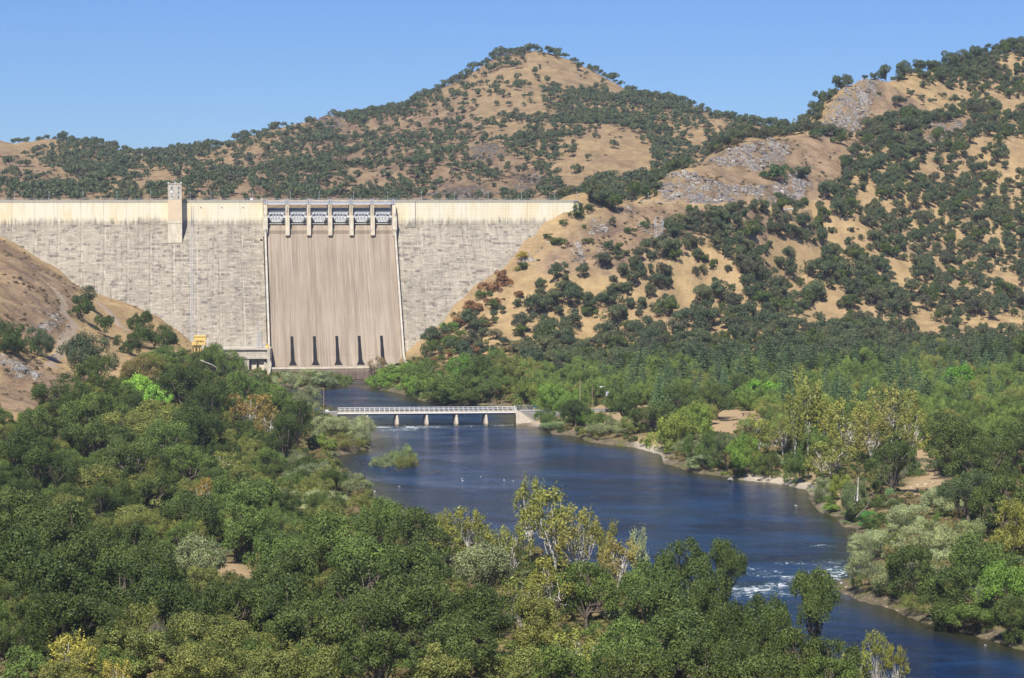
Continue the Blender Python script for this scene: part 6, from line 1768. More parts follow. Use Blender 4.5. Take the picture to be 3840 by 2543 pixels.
def scatter(name, protos, pts, label=None):
    """pts: list of (x, y, z, rz, sxy, sz, (r,g,b), index); ONE object whose points carry instanced trees"""
    n = len(pts)
    me = bpy.data.meshes.new(name)
    me.vertices.add(n); me.vertices.foreach_set("co", np.array([p[:3] for p in pts], np.float32).ravel())
    a = me.attributes.new("rot", 'FLOAT_VECTOR', 'POINT'); a.data.foreach_set("vector", np.array([(0, 0, p[3]) for p in pts], np.float32).ravel())
    a = me.attributes.new("scl", 'FLOAT_VECTOR', 'POINT'); a.data.foreach_set("vector", np.array([(p[4], p[4], p[5]) for p in pts], np.float32).ravel())
    a = me.attributes.new("tint", 'FLOAT_COLOR', 'POINT'); a.data.foreach_set("color", np.array([(*p[6], 1) for p in pts], np.float32).ravel())
    a = me.attributes.new("idx", 'INT', 'POINT'); a.data.foreach_set("value", np.array([p[7] for p in pts], np.int32))
    me.update()
    o = link(name, me)
    ng = bpy.data.node_groups.new(name, 'GeometryNodeTree')
    ng.interface.new_socket("Geometry", in_out='INPUT', socket_type='NodeSocketGeometry'); ng.interface.new_socket("Geometry", in_out='OUTPUT', socket_type='NodeSocketGeometry')
    gi, go = ng.nodes.new("NodeGroupInput"), ng.nodes.new("NodeGroupOutput")
    j = ng.nodes.new("GeometryNodeJoinGeometry")
    for p in reversed(protos):
        oi = ng.nodes.new("GeometryNodeObjectInfo"); oi.inputs["Object"].default_value = p; oi.inputs["As Instance"].default_value = True
        ng.links.new(oi.outputs["Geometry"], j.inputs[0])
    ip = ng.nodes.new("GeometryNodeInstanceOnPoints"); ip.inputs["Pick Instance"].default_value = True
    ng.links.new(gi.outputs[0], ip.inputs["Points"]); ng.links.new(j.outputs[0], ip.inputs["Instance"])
    def na(nm, dt):
        q = ng.nodes.new("GeometryNodeInputNamedAttribute"); q.data_type = dt; q.inputs[0].default_value = nm; return q.outputs[0]
    ng.links.new(na("idx", 'INT'), ip.inputs["Instance Index"]); ng.links.new(na("rot", 'FLOAT_VECTOR'), ip.inputs["Rotation"]); ng.links.new(na("scl", 'FLOAT_VECTOR'), ip.inputs["Scale"])
    ng.links.new(ip.outputs[0], go.inputs[0])
    md = o.modifiers.new("trees", 'NODES'); md.node_group = ng
    props(o, label, kind="stuff")
    return o

so_p = [proto_join("slope_oak_%d" % i, *PROTO["slopeoak"][i][:2]) for i in range(4)]
pts = []
for q in rest:
    pts.append((q[3], q[4], q[5]-.2, rh.uniform(0, 6.28), q[6]/12*.93, q[7]/10.5, q[8], rh.randrange(4)))
if pts: scatter("oak_woodland", so_p, pts)

for k, nm in (("cedar", "cedar_woodland"), ("bushy", "valley_woodland"), ("oak", "valley_oak_woodland")):
    L = FILLST[k]; pr_ = [proto_join("%s_%d" % (nm, i), *PROTO[k][i][:2]) for i in range(2)]
    if L: scatter(nm, pr_, [(x, y, z, r, w/2/PROTO[k][0][2]*.93, h/PROTO[k][0][3], c, i % 2) for i, (x, y, z, r, w, h, c) in enumerate(L)])
# far mountain trees: light prototypes
for s in range(4):
    make_proto("faroak", 120+s, 5.0, 8.5, M_leaf, M_bark, n_cl=11, per=15, leaf=.17, cl=(.34, .5), zc=.62, rz=.38, low=-.4, limbs=4, trunk_r=.045, upf=.5)
fo_p = [proto_join("far_oak_%d" % i, *PROTO["faroak"][i][:2]) for i in range(4)]
okB = mindist_grid()
N = 140000
X = nr.uniform(-620, 620, N); Y = nr.uniform(2180, 3420, N); Z = hBv(X, Y)
pxx, pyy = project(X, Y, Z)
S1 = lambda q: PX(q, 1.6914, 1300, 150)
bare_ = [S1([(1200,100),(1420,150),(1860,350),(1700,365),(1520,330),(1330,300),(1270,220),(1230,150)]), S1([(1440,640),(1640,560),(1900,600),(1950,700),(1900,860),(1750,900),(1600,880),(1500,950),(1420,1000),(1300,900),(1300,760),(1480,780),(1450,700)]),
         [(0,540),(80,580),(200,640),(330,690),(200,700),(90,640),(0,600)], [(560,660),(640,630),(640,700),(520,740),(500,700)], S1([(20,760),(120,700),(80,800)]), S1([(1010,860),(1190,840),(1190,1000),(960,1000)])]
densq = [S1([(420,380),(680,330),(880,180),(1060,80),(1140,80),(1000,160),(900,220),(740,330),(600,480),(430,520)]), S1([(200,870),(600,840),(560,1000),(100,1000)]), S1([(1200,330),(1520,340),(1900,400),(2250,470),(2150,620),(1900,590),(1640,540),(1500,520),(1250,420)]), S1([(0,500),(500,420),(520,470),(0,560)]),
         S1([(1520,940),(1700,870),(1950,900),(1960,1000),(1560,1000)]), S1([(1880,880),(1960,650),(2100,660),(2100,850),(1980,880)]), [(230,700),(330,640),(430,620),(520,640),(440,700),(330,740),(260,745)], [(600,745),(700,700),(820,640),(900,620),(850,745)]]
ib = np.zeros(N, bool); 
for q in bare_: ib |= in_px(pxx, pyy, q)
idn = np.zeros(N, bool)
for q in densq: idn |= in_px(pxx, pyy, q)
r1, r2 = pxx*.78-pyy*.62, pxx*.62+pyy*.78
strp = fbm(r1/260, r2/75, 3, 61)
d = np.clip(.10 + .20*strp, .03, .32); d = np.where(idn, np.clip(.36+.6*strp, .10, .9), d); d = np.where(ib, .006, d)
d = np.where((Z < 101) | (pyy > 770) | (pxx < -60) | (pxx > 3300) | (bil(rockB, X, Y, BX0, BY0, BS) > .35), d*.0, d)
# hidden behind the skyline
back = hBv(X, Y-40) > Z+6
d = np.where(back & (Y > 2900) & (hBv(X, Y-80) > Z), 0, d)
pick = nr.uniform(size=N); pts = []
for i in np.argsort(pick/np.maximum(d, 1e-6)):
    if pick[i] > d[i]: break
    if not okB(float(X[i]), float(Y[i]), rh.uniform(6.0, 9.5)): continue
    w = rh.uniform(5.5, 12.5) ; h = w*rh.uniform(.7, 1.0)
    c = rh.choice([BLUE, BLUE, (.105,.12,.07), (.085,.09,.065), (0.080,0.109,0.067), (0.072,0.096,0.056), (0.096,0.115,0.067)])
    if rh.random() < .06 and not idn[i]: c = rh.choice([(0.192,0.136,0.112), (0.160,0.144,0.096)]); w *= .7; h *= .55
    pts.append((float(X[i]), float(Y[i]), float(Z[i])-.2, rh.uniform(0, 6.28), w/10*.93, h/8.5, c, rh.randrange(4)))
# skyline rows
for (a, b) in [(0, 640), (640, 1320), (1320, 1960), (2000, 2120), (2280, 2420), (2420, 2960)]:
    px = a+4
    while px < b:
        k = np.interp(px, [q[0] for q in SKY], np.arange(len(SKY))); yy = float(np.interp(k, np.arange(len(SKY)), [q[2] for q in SKY])) + rh.uniform(-26, 4)
        x = xat(px, yy); z = float(hBv(np.array([x]), np.array([yy]))[0])
        w = rh.uniform(8, 15); h = w*rh.uniform(.65, .95)
        if rh.random() < (.93 if px > 640 else .62): pts.append((x, yy, z-.3, rh.uniform(0, 6.28), w/10, h/8.5, BLUE, rh.randrange(4)))
        px += rh.uniform(12, 34)
print("far trees", len(pts))
scatter("far_oak_woodland", fo_p, pts)

# crags: broken slabs standing out of the outcrops
def crag(seed):
    rs = np.random.default_rng(seed); bm = bmesh.new(); bmesh.ops.create_icosphere(bm, subdivisions=2, radius=1)
    nn = [Vector(unit(rs.normal(size=3))) for _ in range(10)]; cc = rs.uniform(.35, .8, 10)
    for v in bm.verts:
        for n, c in zip(nn, cc):
            dd = v.co.dot(n)
            if dd > c: v.co -= n*(dd-c)
    me = bpy.data.meshes.new("crag_%d" % seed); bm.to_mesh(me); bm.free(); me.materials.append(M_crag)
    return bpy.data.objects.new(me.name, me)
import bmesh
g = G("crag_rock"); a_ = g.n.new("ShaderNodeAttribute"); a_.attribute_type = 'INSTANCER'; a_.attribute_name = "tint"
g.base(g.mix(1.0, a_.outputs["Color"], g.mix(g.ss(g.noise(g.scale(g.pos(), (1, 1, .5)), 1.1, 5, .7), .35, .65), (.45, .43, .42), (1.25, 1.22, 1.18)), 'MULTIPLY')); M_crag = g.m
cp = [crag(i) for i in range(4)]
def crags(name, RK, hv, x0, x1, y0, y1, X0, Y0, ST_, n, lo, hi, dark):
    X = nr.uniform(x0, x1, n); Y = nr.uniform(y0, y1, n); r = bil(RK, X, Y, X0, Y0, ST_); Z = hv(X, Y)
    patch = fbm(X/16, Y/16+Z/9, 3, 77); sx_, sy_ = project(X, Y, Z)
    ok = (nr.uniform(size=n) < r*1.2-.15) & (patch > -.12) & (sy_ > 200)
    L = []
    for i in np.nonzero(ok)[0]:
        w = rh.uniform(lo, hi)*rh.uniform(.5, 1); t = rh.uniform(.6, 1.1)*dark
        c = rh.choice([(.42, .39, .35), (.33, .32, .32), (.36, .33, .30), (.50, .46, .40), (.30, .25, .20)])
        L.append((float(X[i]), float(Y[i]), float(Z[i])-w*.15, rh.uniform(-.5, .5)+.7, w, w*rh.uniform(.5, 1.15), tuple(q*t for q in c), rh.randrange(4)))
    print(name, len(L)); return scatter(name, cp, L) if L else None
crags("rock_outcrops", rock, hAv, -330, 480, 1050, 2250, AX0, AY0, STEP, 130000, .9, 3.6, .9)
crags("far_rock_outcrops", rockB, hBv, -520, 300, 2150, 3300, BX0, BY0, BS, 60000, 1.2, 4.2, .5)
# low dry brush on the bare slopes
okD = mindist_grid(); L = []; n = 60000
X = nr.uniform(-340, 480, n); Y = nr.uniform(1080, 2250, n); Z = hAv(X, Y); br = bil(brownA, X, Y, AX0, AY0, STEP); sx_, sy_ = project(X, Y, Z)
cl_ = fbm(X/22, Y/22, 3, 88)
for i in range(n):
    if Z[i] < 16 or not (-40 < sx_[i] < 3900) or sy_[i] > 1500: continue
    if nr.uniform() > (.05 + .42*br[i])*max(0, cl_[i]+.35): continue
    if droad[int((Y[i]-AY0)/STEP), int((X[i]-AX0)/STEP)] < 4 or droad3[int((Y[i]-AY0)/STEP), int((X[i]-AX0)/STEP)] < 6: continue
    w = rh.uniform(1.0, 3.4); c = rh.choice([(.17, .13, .08), (.13, .10, .07), (.10, .11, .06), (.20, .15, .09), (.14, .11, .10)])
    L.append((float(X[i]), float(Y[i]), float(Z[i])-.1, rh.uniform(0, 6.28), w/9, w*.5/6, c, rh.randrange(2)))
print("brush", len(L)); 
ubp = [proto_join("low_shrub_%d" % i, *PROTO["slopebush"][i][:2]) for i in range(2)]
scatter("dry_brush", ubp, L)
L = []; n = 60000
X = nr.uniform(-620, 620, n); Y = nr.uniform(2180, 3300, n); Z = hBv(X, Y); br = bil(brownB, X, Y, BX0, BY0, BS); sx_, sy_ = project(X, Y, Z); cl_ = fbm(X/40, Y/40, 3, 89)
for i in range(n):
    if Z[i] < 101 or sy_[i] > 765 or not (-40 < sx_[i] < 3200): continue
    if nr.uniform() > (.03+.28*br[i])*max(0, cl_[i]+.4): continue
    w = rh.uniform(2.0, 5); c = rh.choice([(.15, .11, .085), (.12, .10, .08), (.10, .10, .065), (.17, .12, .10)])
    L.append((float(X[i]), float(Y[i]), float(Z[i])-.1, rh.uniform(0, 6.28), w/10, w*.5/8.5, c, rh.randrange(4)))
print("far brush", len(L)); scatter("far_dry_brush", fo_p, L)

# undergrowth on the flats: low shrubs nobody could count
ug = []
N = 34000
X = nr.uniform(-330, 460, N); Y = nr.uniform(380, 1560, N); Z = hAv(X, Y); S = bil(sdr, X, Y, AX0, AY0, STEP)
pxx, pyy = project(X, Y, Z)
okU = mindist_grid()
clear = np.zeros(N, bool)
for q in [[(2180,1520),(2450,1520),(2450,1610),(2180,1600)],[(2640,1530),(2900,1540),(2860,1650),(2640,1630)],[(2380,1640),(2500,1640),(2500,1760),(2380,1700)],[(2790,1785),(3060,1770),(3080,1860),(2790,1825)],[(3140,1830),(3200,1800),(3220,1900),(3150,1950)],[(3350,1800),(3560,1780),(3600,1850),(3360,1870)],
          [(3100,2100),(3300,2130),(3500,2240),(3840,2380),(3840,2440),(3400,2340),(3100,2230)],[(790,2120),(900,2105),(950,2150),(930,2185),(830,2180)],[(0,800),(760,1280),(560,1440),(330,1530),(120,1600),(0,1640)],[(3420,1660),(3480,1660),(3490,1760),(3420,1760)],[(1950,1500),(2120,1500),(2120,1620),(1950,1620)]]:
    clear |= in_px(pxx, pyy, q)
for i in range(N):
    if S[i] < 2.2 or clear[i] or Z[i] > 26 or not (-100 < pxx[i] < 3940): continue
    if S[i] < 5 and nr.uniform() < .3: continue
    if not okU(float(X[i]), float(Y[i]), 3.9): continue
    w = rh.uniform(3.5, 7.5); h = w*rh.uniform(.45, .75)
    c = rh.choice([OLIVE, MID, DK2, GREY, (0.192,0.176,0.080), DARK, BROWN])
    ug.append((float(X[i]), float(Y[i]), float(Z[i])-.15, rh.uniform(0, 6.28), w/9, h/6, c, rh.randrange(2)))
scatter("undergrowth", ubp, ug)
print("undergrowth", len(ug))
# ---------------------------------------------------------------- smaller things
import bmesh
def stone_mesh(name, seed, mat, sub=2, flat_=.7):
    rs = random.Random(seed); bm = bmesh.new(); bmesh.ops.create_icosphere(bm, subdivisions=sub, radius=1)
    off = [Vector((rs.uniform(-1,1), rs.uniform(-1,1), rs.uniform(-1,1))).normalized() for _ in range(9)]; cut = [rs.uniform(.55,.85) for _ in off]
    for v in bm.verts:
        for n, c in zip(off, cut):
            d = v.co.dot(n)
            if d > c: v.co -= n*(d-c)*.9
        v.co.z *= flat_
    me = bpy.data.meshes.new(name); bm.to_mesh(me); bm.free(); me.materials.append(mat)
    return me
g = G("grey_boulder"); g.base(g.mix(g.ss(g.noise(g.coord(), 2.2, 5, .7), .35, .65), (.22,.21,.20), (.46,.45,.43))); M_stone = g.m
g = G("tan_rock"); g.base(g.mix(g.ss(g.noise(g.coord(), 2.2, 5, .7), .35, .65), (.33,.25,.17), (.52,.42,.31))); M_tan = g.m
ST = [stone_mesh("stone_%d" % i, i, M_stone) for i in range(5)]
STT = [stone_mesh("tan_stone_%d" % i, 50+i, M_tan) for i in range(3)]
def rock_at(px, py, wpx, label, lst=ST, group=None, name="boulder", sink=.25, z=None, cat="boulder"):
    x, Y, _ = on_level(px, py) if z is None else (None, None, None)
    for _ in range(4):
        g0 = max(hA(x, Y), -.1); x, Y, _ = on_level(px, py, g0)
    w = wpx/FPX*Y/2
    o = link(name, lst[rngp.randrange(len(lst))]); o.location = (x, Y, g0+w*.35-sink*w*.4); o.scale = (w, w*rngp.uniform(.7,1.1), w*rngp.uniform(.7,1)); o.rotation_euler = (0,0,rngp.uniform(0,6))
    return props(o, label, cat, group)
rock_at(2740,1803,26,"smooth grey boulder standing in the water, leftmost of the beach boulders")
rock_at(2802,1802,25,"low grey boulder at the waterline left of the biggest beach boulder")
rock_at(2845,1799,36,"biggest rounded grey boulder on the beach")
rock_at(2893,1791,30,"grey boulder on the grass right of the biggest beach boulder")
rock_at(2872,1795,18,"small grey stone between the two large beach boulders")
rock_at(2818,1798,12,"little stone left of the biggest beach boulder"); rock_at(2886,1803,13,"white stone in front of the beach boulders")
rock_at(2960,1812,10,"small pale stone on the sandy beach")
i = 0
rr = random.Random(4)
for px, py in [(2000,1592),(2010,1590),(2022,1596),(2034,1600),(2044,1606),(2056,1608),(2012,1600),(2028,1606),(2040,1596),(1995,1583),(2005,1578),(2020,1588),(2050,1600),(2062,1612),(1990,1574)]:
    rock_at(px, py, rr.uniform(12,20), "pale broken rock in the riprap pile at the bridge abutment", group="riprap rocks at the bridge abutment", name="riprap_rock", cat="rock")
for px, py, w, lb in [(1803,1789,14,"white water bird-sized stone breaking the surface left of the yellow sycamore"),(1735,1805,16,"pale flat stone in midstream"),(1732,1797,12,"small pale stone just above the midstream one"),(1891,1802,11,"tiny pale stone near the sycamore top"),(1925,1805,10,"tiny pale stone nearest the sycamore top"),(1498,1827,12,"pale stone in the river below the shrub islet"),(1404,1844,12,"pale stone near the left shore below the islet"),(3695,2422,14,"pale stone in the water at the lower right shore"),(2985,1898,14,"small tan stone in the water below the beach")]:
    rock_at(px, py, w, lb, name="river_stone", cat="stone", lst=[STP] if False else ST, sink=.5)
for px, py in [(3150,2190),(3170,2205),(3190,2222),(3210,2236),(3232,2246),(3250,2256),(3275,2262),(3300,2268),(3330,2280),(3360,2292),(3500,2340),(3520,2346),(3545,2352),(3570,2358),(3600,2366),(3640,2376),(3180,2200),(3262,2248),(3345,2270),(3420,2315)]:
    rock_at(px+rr.uniform(-5,5), py, rr.uniform(9,18), "brown-grey cobble along the lower right shore", group="cobbles along the lower right shore", name="shore_cobble", cat="stone", lst=STT+ST[:1], sink=.1)
for px, py, w in [(3440,1822,22),(3470,1820,26),(3500,1812,18),(3485,1806,14),(3415,1830,18),(3455,1812,14),(3520,1808,12)]:
    rock_at(px, py, w, "orange-tan rock in the pile behind the picnic table", group="rock pile behind the picnic table", name="pile_rock", cat="rock", lst=STT)
# snags and flood debris round the islet
def snag_at(px, py, w, label, seed):
    x, Y, _ = on_level(px, py); s = w/FPX*Y; rs = np.random.default_rng(seed); L = []
    for _ in range(9):
        a = rs.uniform(-1,1,3)*[s*.5, s*.5, .1]; b = a+rs.normal(size=3)*[s*.3, s*.3, s*.12]; b[2] = abs(b[2])+.25
        L.append((bend(rs, a, b, 4, .1), np.linspace(.14,.05,4)))
    v, f = tubes(L, 4); o = link("driftwood", np_mesh("driftwood", v, f, [M_bark])); o.location = (x, Y, 0)
    props(o, label, "driftwood")
snag_at(1677,1749,14,"dark lump of driftwood in midstream",1); snag_at(1646,1771,18,"flat tangle of driftwood left of the midstream lump",2); snag_at(1745,1757,18,"grassy snag in midstream right of the driftwood",3)
snag_at(1400,1674,60,"brown tangle of roots at the shore above the shrub islet",4); snag_at(1480,1765,60,"drift debris at the foot of the shrub islet",5); snag_at(1365,1740,36,"low debris left of the shrub islet",6); snag_at(1440,1752,60,"matted debris under the shrub islet's left half",8)
snag_at(1450,1464,50,"fallen pale log at the shore above the bridge",7)
# picnic tables
def picnic(px, py, label, rz=.15):
    x, Y, _ = on_level(px, py)
    for _ in range(4): g0 = hA(x, Y); x, Y, _ = on_level(px, py, g0)
    t = empty("picnic_table", (x, Y, g0), rz); t.scale = (2.1, 2.1, 2.1); props(t, label, "picnic table")
    MB().box(-1.3,1.3,-.38,.38,.72,.79).build("table_top", M_wood, t)
    for s in (-1, 1):
        MB().box(-1.3,1.3,s*.62-.13,s*.62+.13,.42,.48).build("bench_seat", M_wood, t)
        MB().tube([(s*.8,0,0),(s*.8,0,.72)], .10, 6).box(s*.8-.06,s*.8+.06,-.65,.65,.32,.41).build("leg", M_dsteel, t)
picnic(3458,1846,"dark picnic table on the clearing beside the big round oak"); picnic(2800,1560,"dark table in the shade under the vivid green round tree", .0); picnic(2262,1492,"reddish bench-like table behind the parking area", .3)
# poles
def pole(px, py, Yd, hpx, label, arm=False, mat=M_wood, r=.16, lean=0.0, lamp=False):
    x = xat(px, Yd); g0 = hA(x, Yd); zt = at(px, py, Yd)[2]; h = max(zt-g0, hpx/FPX*Yd)
    t = empty("utility_pole", (x, Yd, zt-h)); props(t, label, "pole")
    MB().tube([(0,0,-.5),(lean,0,h)], [r*1.2, r*.85], 6).build("shaft", mat, t)
    if arm: MB().box(-1.2,1.2,-.08,.08,h-1.0,h-.8).build("cross_arm", mat, t)
    if lamp:
        MB().tube([(0,0,h-.3),(-1.8,0,h+.1)], .08, 5).build("lamp_arm", M_galv, t); MB().box(-2.9,-1.7,-.35,.35,h-.25,h+.2).build("lamp_head", M_white, t)
        MB().tube([(.55,-.2,h-4.5),(.55,-.2,h-2.6)], .42, 8).build("transformer", M_galv, t); MB().tube([(1.2,-.2,h-3.4),(1.2,-.2,h-2.2)], .3, 8).build("transformer", M_galv, t)
    return t
pole(354,1040,1548,60,"dark leaning pole in front of the dam, left of its neighbour", lean=-.4); pole(415,1078,1548,54,"dark pole in front of the dam, right of the leaning one")
M_pinkw = flat("pinkish_pole_wood", (.42,.27,.19), .9)  # pinkish-brown wood, the poles' own colour
pole(1212,1453,1262,75,"pinkish-brown pole rising beside the river left of the bridge", mat=M_pinkw)
pole(2176,1426,1225,70,"pale wooden pole by the greyish bare tree", mat=flat("pale_pole_wood",(.45,.38,.27),.9))
pole(2272,1450,1165,120,"utility pole with white lamp and transformers beside the parking area", lamp=True)
pole(2222,1448,1250,30,"short pale pole between the bare tree and the cedars", mat=M_pinkw, r=.12)
pole(2166,925,1640,70,"pole beside the pale gully above the rusty brush"); pole(2655,820,1720,40,"dark pole right of the steel pylon"); pole(2892,826,1748,50,"dark pole among oaks under the white guard rail")
pole(3564,752,1985,90,"pole with cross-arm on the upper right hillside", arm=True); pole(2522,1218,1560,36,"short pole on the golden slope above the green trees", r=.2); pole(3428,1206,1690,24,"slim pale post low on the far right hillside", mat=M_white, r=.12)
pole(2372,906,1650,12,"tiny post on the bare slope left of the pylon"); 
# steel pylon on the slope: two splayed legs of lattice joined by a bridge, two horns
def pylon(px, pyb, pyt, Yd):
    x, _, zb = at(px, pyb, Yd); zt = at(px, pyt, Yd)[2]; h = zt-zb; s = h/23.0
    t = empty("transmission_pylon", (x, Yd, zb)); t.scale = (s, s, s); props(t, "pale steel lattice transmission pylon with two horns on the bare slope", "pylon")
    def lat(name, a0, a1, w0, w1, n, r=.07):
        a0, a1 = Vector(a0), Vector(a1); m = MB(); c = [(-1,-1),(1,-1),(1,1),(-1,1)]
        P = lambda i, f: a0.lerp(a1, f)+Vector((c[i%4][0]*(w0+(w1-w0)*f), c[i%4][1]*(w0+(w1-w0)*f), 0))
        for i in range(4): m.tube([P(i,0),P(i,1)], r*1.5, 4)
        for j in range(n):
            for i in range(4): m.tube([P(i,j/n),P(i+1,(j+1)/n)], r, 3, False)
        m.build(name, M_galv, t)
    for sx in (-1, 1):
        lat("lower_leg", (sx*3.9,0,0), (sx*2.0,0,8), .95, .75, 4); lat("upper_leg", (sx*2.0,0,8), (sx*2.7,0,17), .75, .55, 5); lat("horn", (sx*2.7,0,17), (sx*1.9,0,23), .7, .08, 4)
        lat("horn_arm", (sx*2.7,0,16.6), (sx*3.6,0,19.5), .4, .08, 2); MB().tube([(sx*3.3,0,0),(-sx*.2,0,8)], .1, 3).build("leg_brace", M_galv, t)
    m = MB()
    for z in (7.8, 8.6, 16.2, 17.2):
        for y in (-.6, .6): m.tube([(-3.6 if z > 10 else -2.2,y,z),(3.6 if z > 10 else 2.2,y,z)], .1, 4)
    for j in range(8): m.tube([(-3.2+j*.8,-.6,16.2+(j%2)),(-2.4+j*.8,-.6,16.2+((j+1)%2))], .07, 3)
    m.build("cross_girder", M_galv, t)
    m = MB()
    for j in range(4):
        z = 8.6+j*1.9; m.tube([(-2.1,0,z),(2.1,0,z+1.9)], .08, 3).tube([(2.1,0,z),(-2.1,0,z+1.9)], .08, 3)
    m.build("body_bracing", M_galv, t)
    for k in range(3): MB().tube([(-2.8+k*2.8,0,16.2),(-2.8+k*2.8,0,14.6)], .13, 5).build("insulator", M_dsteel, t)
pylon(2470,928,810,1645)
# white water tank on the spur
x, Yd, z = at(2786,548,1945); t = empty("water_tank", (x, Yd, z-.8)); props(t, "white cylindrical water tank on top of the rocky spur", "tank")
MB().tube([(0,0,0),(0,0,3.2)], 3.5, 20).build("tank_wall", M_white, t); MB().tube([(0,0,3.2),(0,0,3.7)], [3.6,.3], 20).build("tank_roof", M_white, t)
# white guard rail right of the crest road, concrete barrier of the crest road
def ribbon_thing(name, pts, label, cat, h=.9, w=.3, gap=0, mat=M_white, n=6, pn="rail"):
    t = empty(name, pts[0]); o_ = Vector(pts[0]); props(t, label, cat)
    P = [Vector(p)-o_ for p in pts]
    for a, b in zip(P[:-1], P[1:]): MB().tube([a+Vector((0,0,h+gap)), b+Vector((0,0,h+gap))], w, 4).build(pn, mat, t)
    for a, b in zip(P[:-1], P[1:]):
        for k in range(n): q = a.lerp(b, (k+.5)/n); MB().box(q.x-.12,q.x+.12,q.y-.12,q.y+.12,q.z-.6,q.z+h+gap).build("post", mat, t)
ribbon_thing("guard_rail", [at(2893,791,1752), at(2940,789,1757), at(2992,785,1762)], "white guard rail on the ledge right below the crest road", "guard rail", h=.7, w=.38)
ribbon_thing("road_barrier", [at(2395,757,1716), at(2460,759,1726), at(2540,763,1733)], "pale concrete barrier along the crest road right of the dam", "barrier", h=.3, w=.42, mat=M_conc, n=3)
for (x_, y_), k in zip([(2285,740),(2430,742)], range(2)):
    o = copy_tree(L0); o.location = (xat(x_, 1705), 1705, 116.5); o["label"] = ["lamp post among the oaks at the dam's right end", "lamp post at the road where it meets the rocky spur"][k]; o["group"] = "lamp posts along the dam crest"
# dark arm reaching out at the right end of the crest
x, Yd, z = at(2160,757,1650); MBx = MB().box(-1.6,1.8,-1.0,1.0,-.6,.6).tube([(1.2,0,-.2),(4.5,2.5,-2.0)], .5, 4); o = MBx.build("crest_hatch", M_dsteel); o.location = (x, Yd, z); props(o, "dark hatch-like box hanging at the dam crest's right end", "hatch")
# small concrete slab on the slope, white gauge box, white sign on spit, parking kerb
for px, py, Yd, w, lb in [(2443,848,1662,12,"small pale concrete slab beside the round bush by the pylon"),(2880,1600,1010,10,"small white sign post board on the sandy clearing")]:
    x, _, z = at(px, py, Yd); o = MB().box(-w*.1,w*.1,-1,1,-.25,.25).build("concrete_slab" if w == 12 else "white_board", M_conc if w == 12 else M_white); o.location = (x, Yd, (hA(x,Yd)+.4)); props(o, lb, "slab" if w == 12 else "sign")
# leaning pale dead trunks on the right bank and in the foreground
def dead_limb(px, py, Yd, pts, label, r=.22, mat=M_sbark):
    x, _, z = at(px, py, Yd); P = [at(px+a, py+b, Yd+c) for a, b, c in pts]; o_ = Vector(P[0])
    k = len(P); L = [(np.array([Vector(p)-o_ for p in P]), np.linspace(r, r*.35, k))]
    rs = np.random.default_rng(int(px)); 
    for _ in range(3):
        i = rs.integers(1, k); a = np.array(Vector(P[i])-o_); L.append((bend(rs, a, a+rs.normal(size=3)*[2.2,1,1.6], 4, .1), np.linspace(r*.4, r*.1, 4)))
    v, f = tubes(L, 5); o = link("dead_branch", np_mesh("dead_branch", v, f, [mat])); o.location = o_; props(o, label, "branch")
dead_limb(1180,2330,640,[(-20,0,0),(-8,-30,0),(4,-62,0)],"broken pale limb poking from the dark oak near the bottom")
dead_limb(1960,2365,640,[(-70,10,0),(-30,-8,0),(20,-14,0),(60,-60,2)],"bone-white crooked limb low in the foreground centre", .3)
dead_limb(1990,2410,636,[(-10,10,0),(0,-20,0),(6,-50,0)],"second white limb below the crooked one in the centre", .25)
dead_limb(450,1725,980,[(-70,15,0),(-30,5,0),(0,-18,0)],"curved grey dead branch in the upper left forest", .28)
dead_limb(820,1370,1360,[(-70,-20,0),(-20,0,0),(10,25,0)],"pale dead limb sprawling left of the powerhouse", .3)
dead_limb(3270,1880,830,[(-60,60,0),(-20,20,0),(5,-30,0)],"leaning grey trunk on the shaded bank above the grassy spit", .2, M_twig)
dead_limb(3215,1860,835,[(0,20,0),(2,-20,0),(4,-70,0)],"pale mottled trunk on the eroded bank", .4)
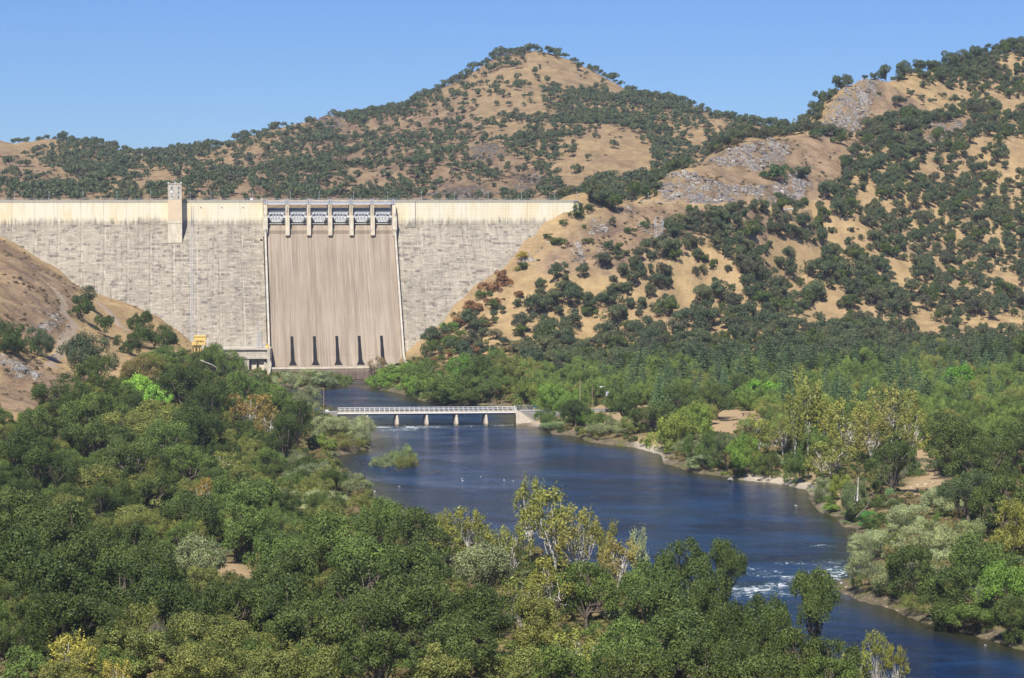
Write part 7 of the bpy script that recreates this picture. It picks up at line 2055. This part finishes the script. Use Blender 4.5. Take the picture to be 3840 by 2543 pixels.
# clumps of shore reeds
# people on the bridge
M_skin = flat("skin", (.45,.28,.19), .6); M_cl1 = flat("pale_clothes", (.62,.62,.64), .8); M_cl2 = flat("dark_clothes", (.05,.055,.07), .8); M_hair = flat("dark_hair", (.03,.022,.018), .8)
def person(loc, rz, label, shirt, lean):
    t = empty("person", loc, rz); t.scale = (1.05,1.05,1.05); props(t, label, "person")
    V = [(0,0,.95),(0,lean*.3,1.2),(0,lean*.8,1.42),(0,lean,1.52),(0,lean*1.1,1.66)]; E = [(0,1),(1,2),(2,3),(3,4)]; Rr = [.15,.15,.16,.065,.10]
    for s in (-1, 1):
        n = len(V); V += [(s*.1,0,.88),(s*.11,lean*.1,.48),(s*.11,0,.08),(s*.11,-.0+.12,.03)]; E += [(0,n),(n,n+1),(n+1,n+2),(n+2,n+3)]; Rr += [.11,.075,.05,.045]
        n = len(V); V += [(s*.2,lean*.8,1.40),(s*.26,lean+.08,1.14),(s*.18,lean+.32,1.08),(s*.16,lean+.42,1.10)]; E += [(2,n),(n,n+1),(n+1,n+2),(n+2,n+3)]; Rr += [.07,.05,.038,.035]
    me = bpy.data.meshes.new("body"); me.from_pydata(V, E, []); me.materials.append(shirt); me.update()
    b = link("body", me, t); sk = b.modifiers.new("skin", 'SKIN'); ss = b.modifiers.new("sub", 'SUBSURF'); ss.levels = ss.render_levels = 1
    for i, r in enumerate(Rr): me.skin_vertices[0].data[i].radius = (r, r*.85)
    me.skin_vertices[0].data[0].use_root = True
    h = bpy.data.meshes.new("head"); bm = bmesh.new(); bmesh.ops.create_uvsphere(bm, u_segments=12, v_segments=8, radius=.115); bm.to_mesh(h); bm.free(); h.materials.append(M_skin); o = link("head", h, t); o.location = (0, lean*1.1, 1.68); o.scale = (.85,.95,1.15)
    h = bpy.data.meshes.new("hair"); bm = bmesh.new(); bmesh.ops.create_uvsphere(bm, u_segments=12, v_segments=8, radius=.122); bmesh.ops.delete(bm, geom=[v for v in bm.verts if v.co.z < -.01 and v.co.y > -.03], context='VERTS'); bm.to_mesh(h); bm.free(); h.materials.append(M_hair); o = link("hair", h, t); o.location = (0, lean*1.1-.01, 1.70); o.scale = (.88,1,1.15)
c_, s_ = math.cos(BT), math.sin(BT)
def on_bridge(x, y, z): return (ax_+x*c_-y*s_, ay_+x*s_+y*c_, z)
person(on_bridge(-5.3, 1.2, zd+.56), BT+math.pi, "person in pale clothes standing at the bridge railing near its right end", M_cl1, .12)
person(on_bridge(1.1, -.35, zd+1.02), BT+math.pi, "person in dark clothes fishing from the top of the bridge's wing wall", M_cl2, .12)
# ---------------------------------------------------------------- the air
hz = G("haze_air")
hz.n.remove(hz.b)
pv = hz.n.new("ShaderNodeVolumePrincipled")
pv.inputs["Color"].default_value = (.72, .84, 1.0, 1)
pv.inputs["Density"].default_value = .000042
pv.inputs["Anisotropy"].default_value = .1
hz.l.new(pv.outputs[0], hz.out.inputs["Volume"])
o = MB().box(-1200, 1200, -90, 4400, -5, 420).build("haze", hz.m)
props(o, kind="stuff")
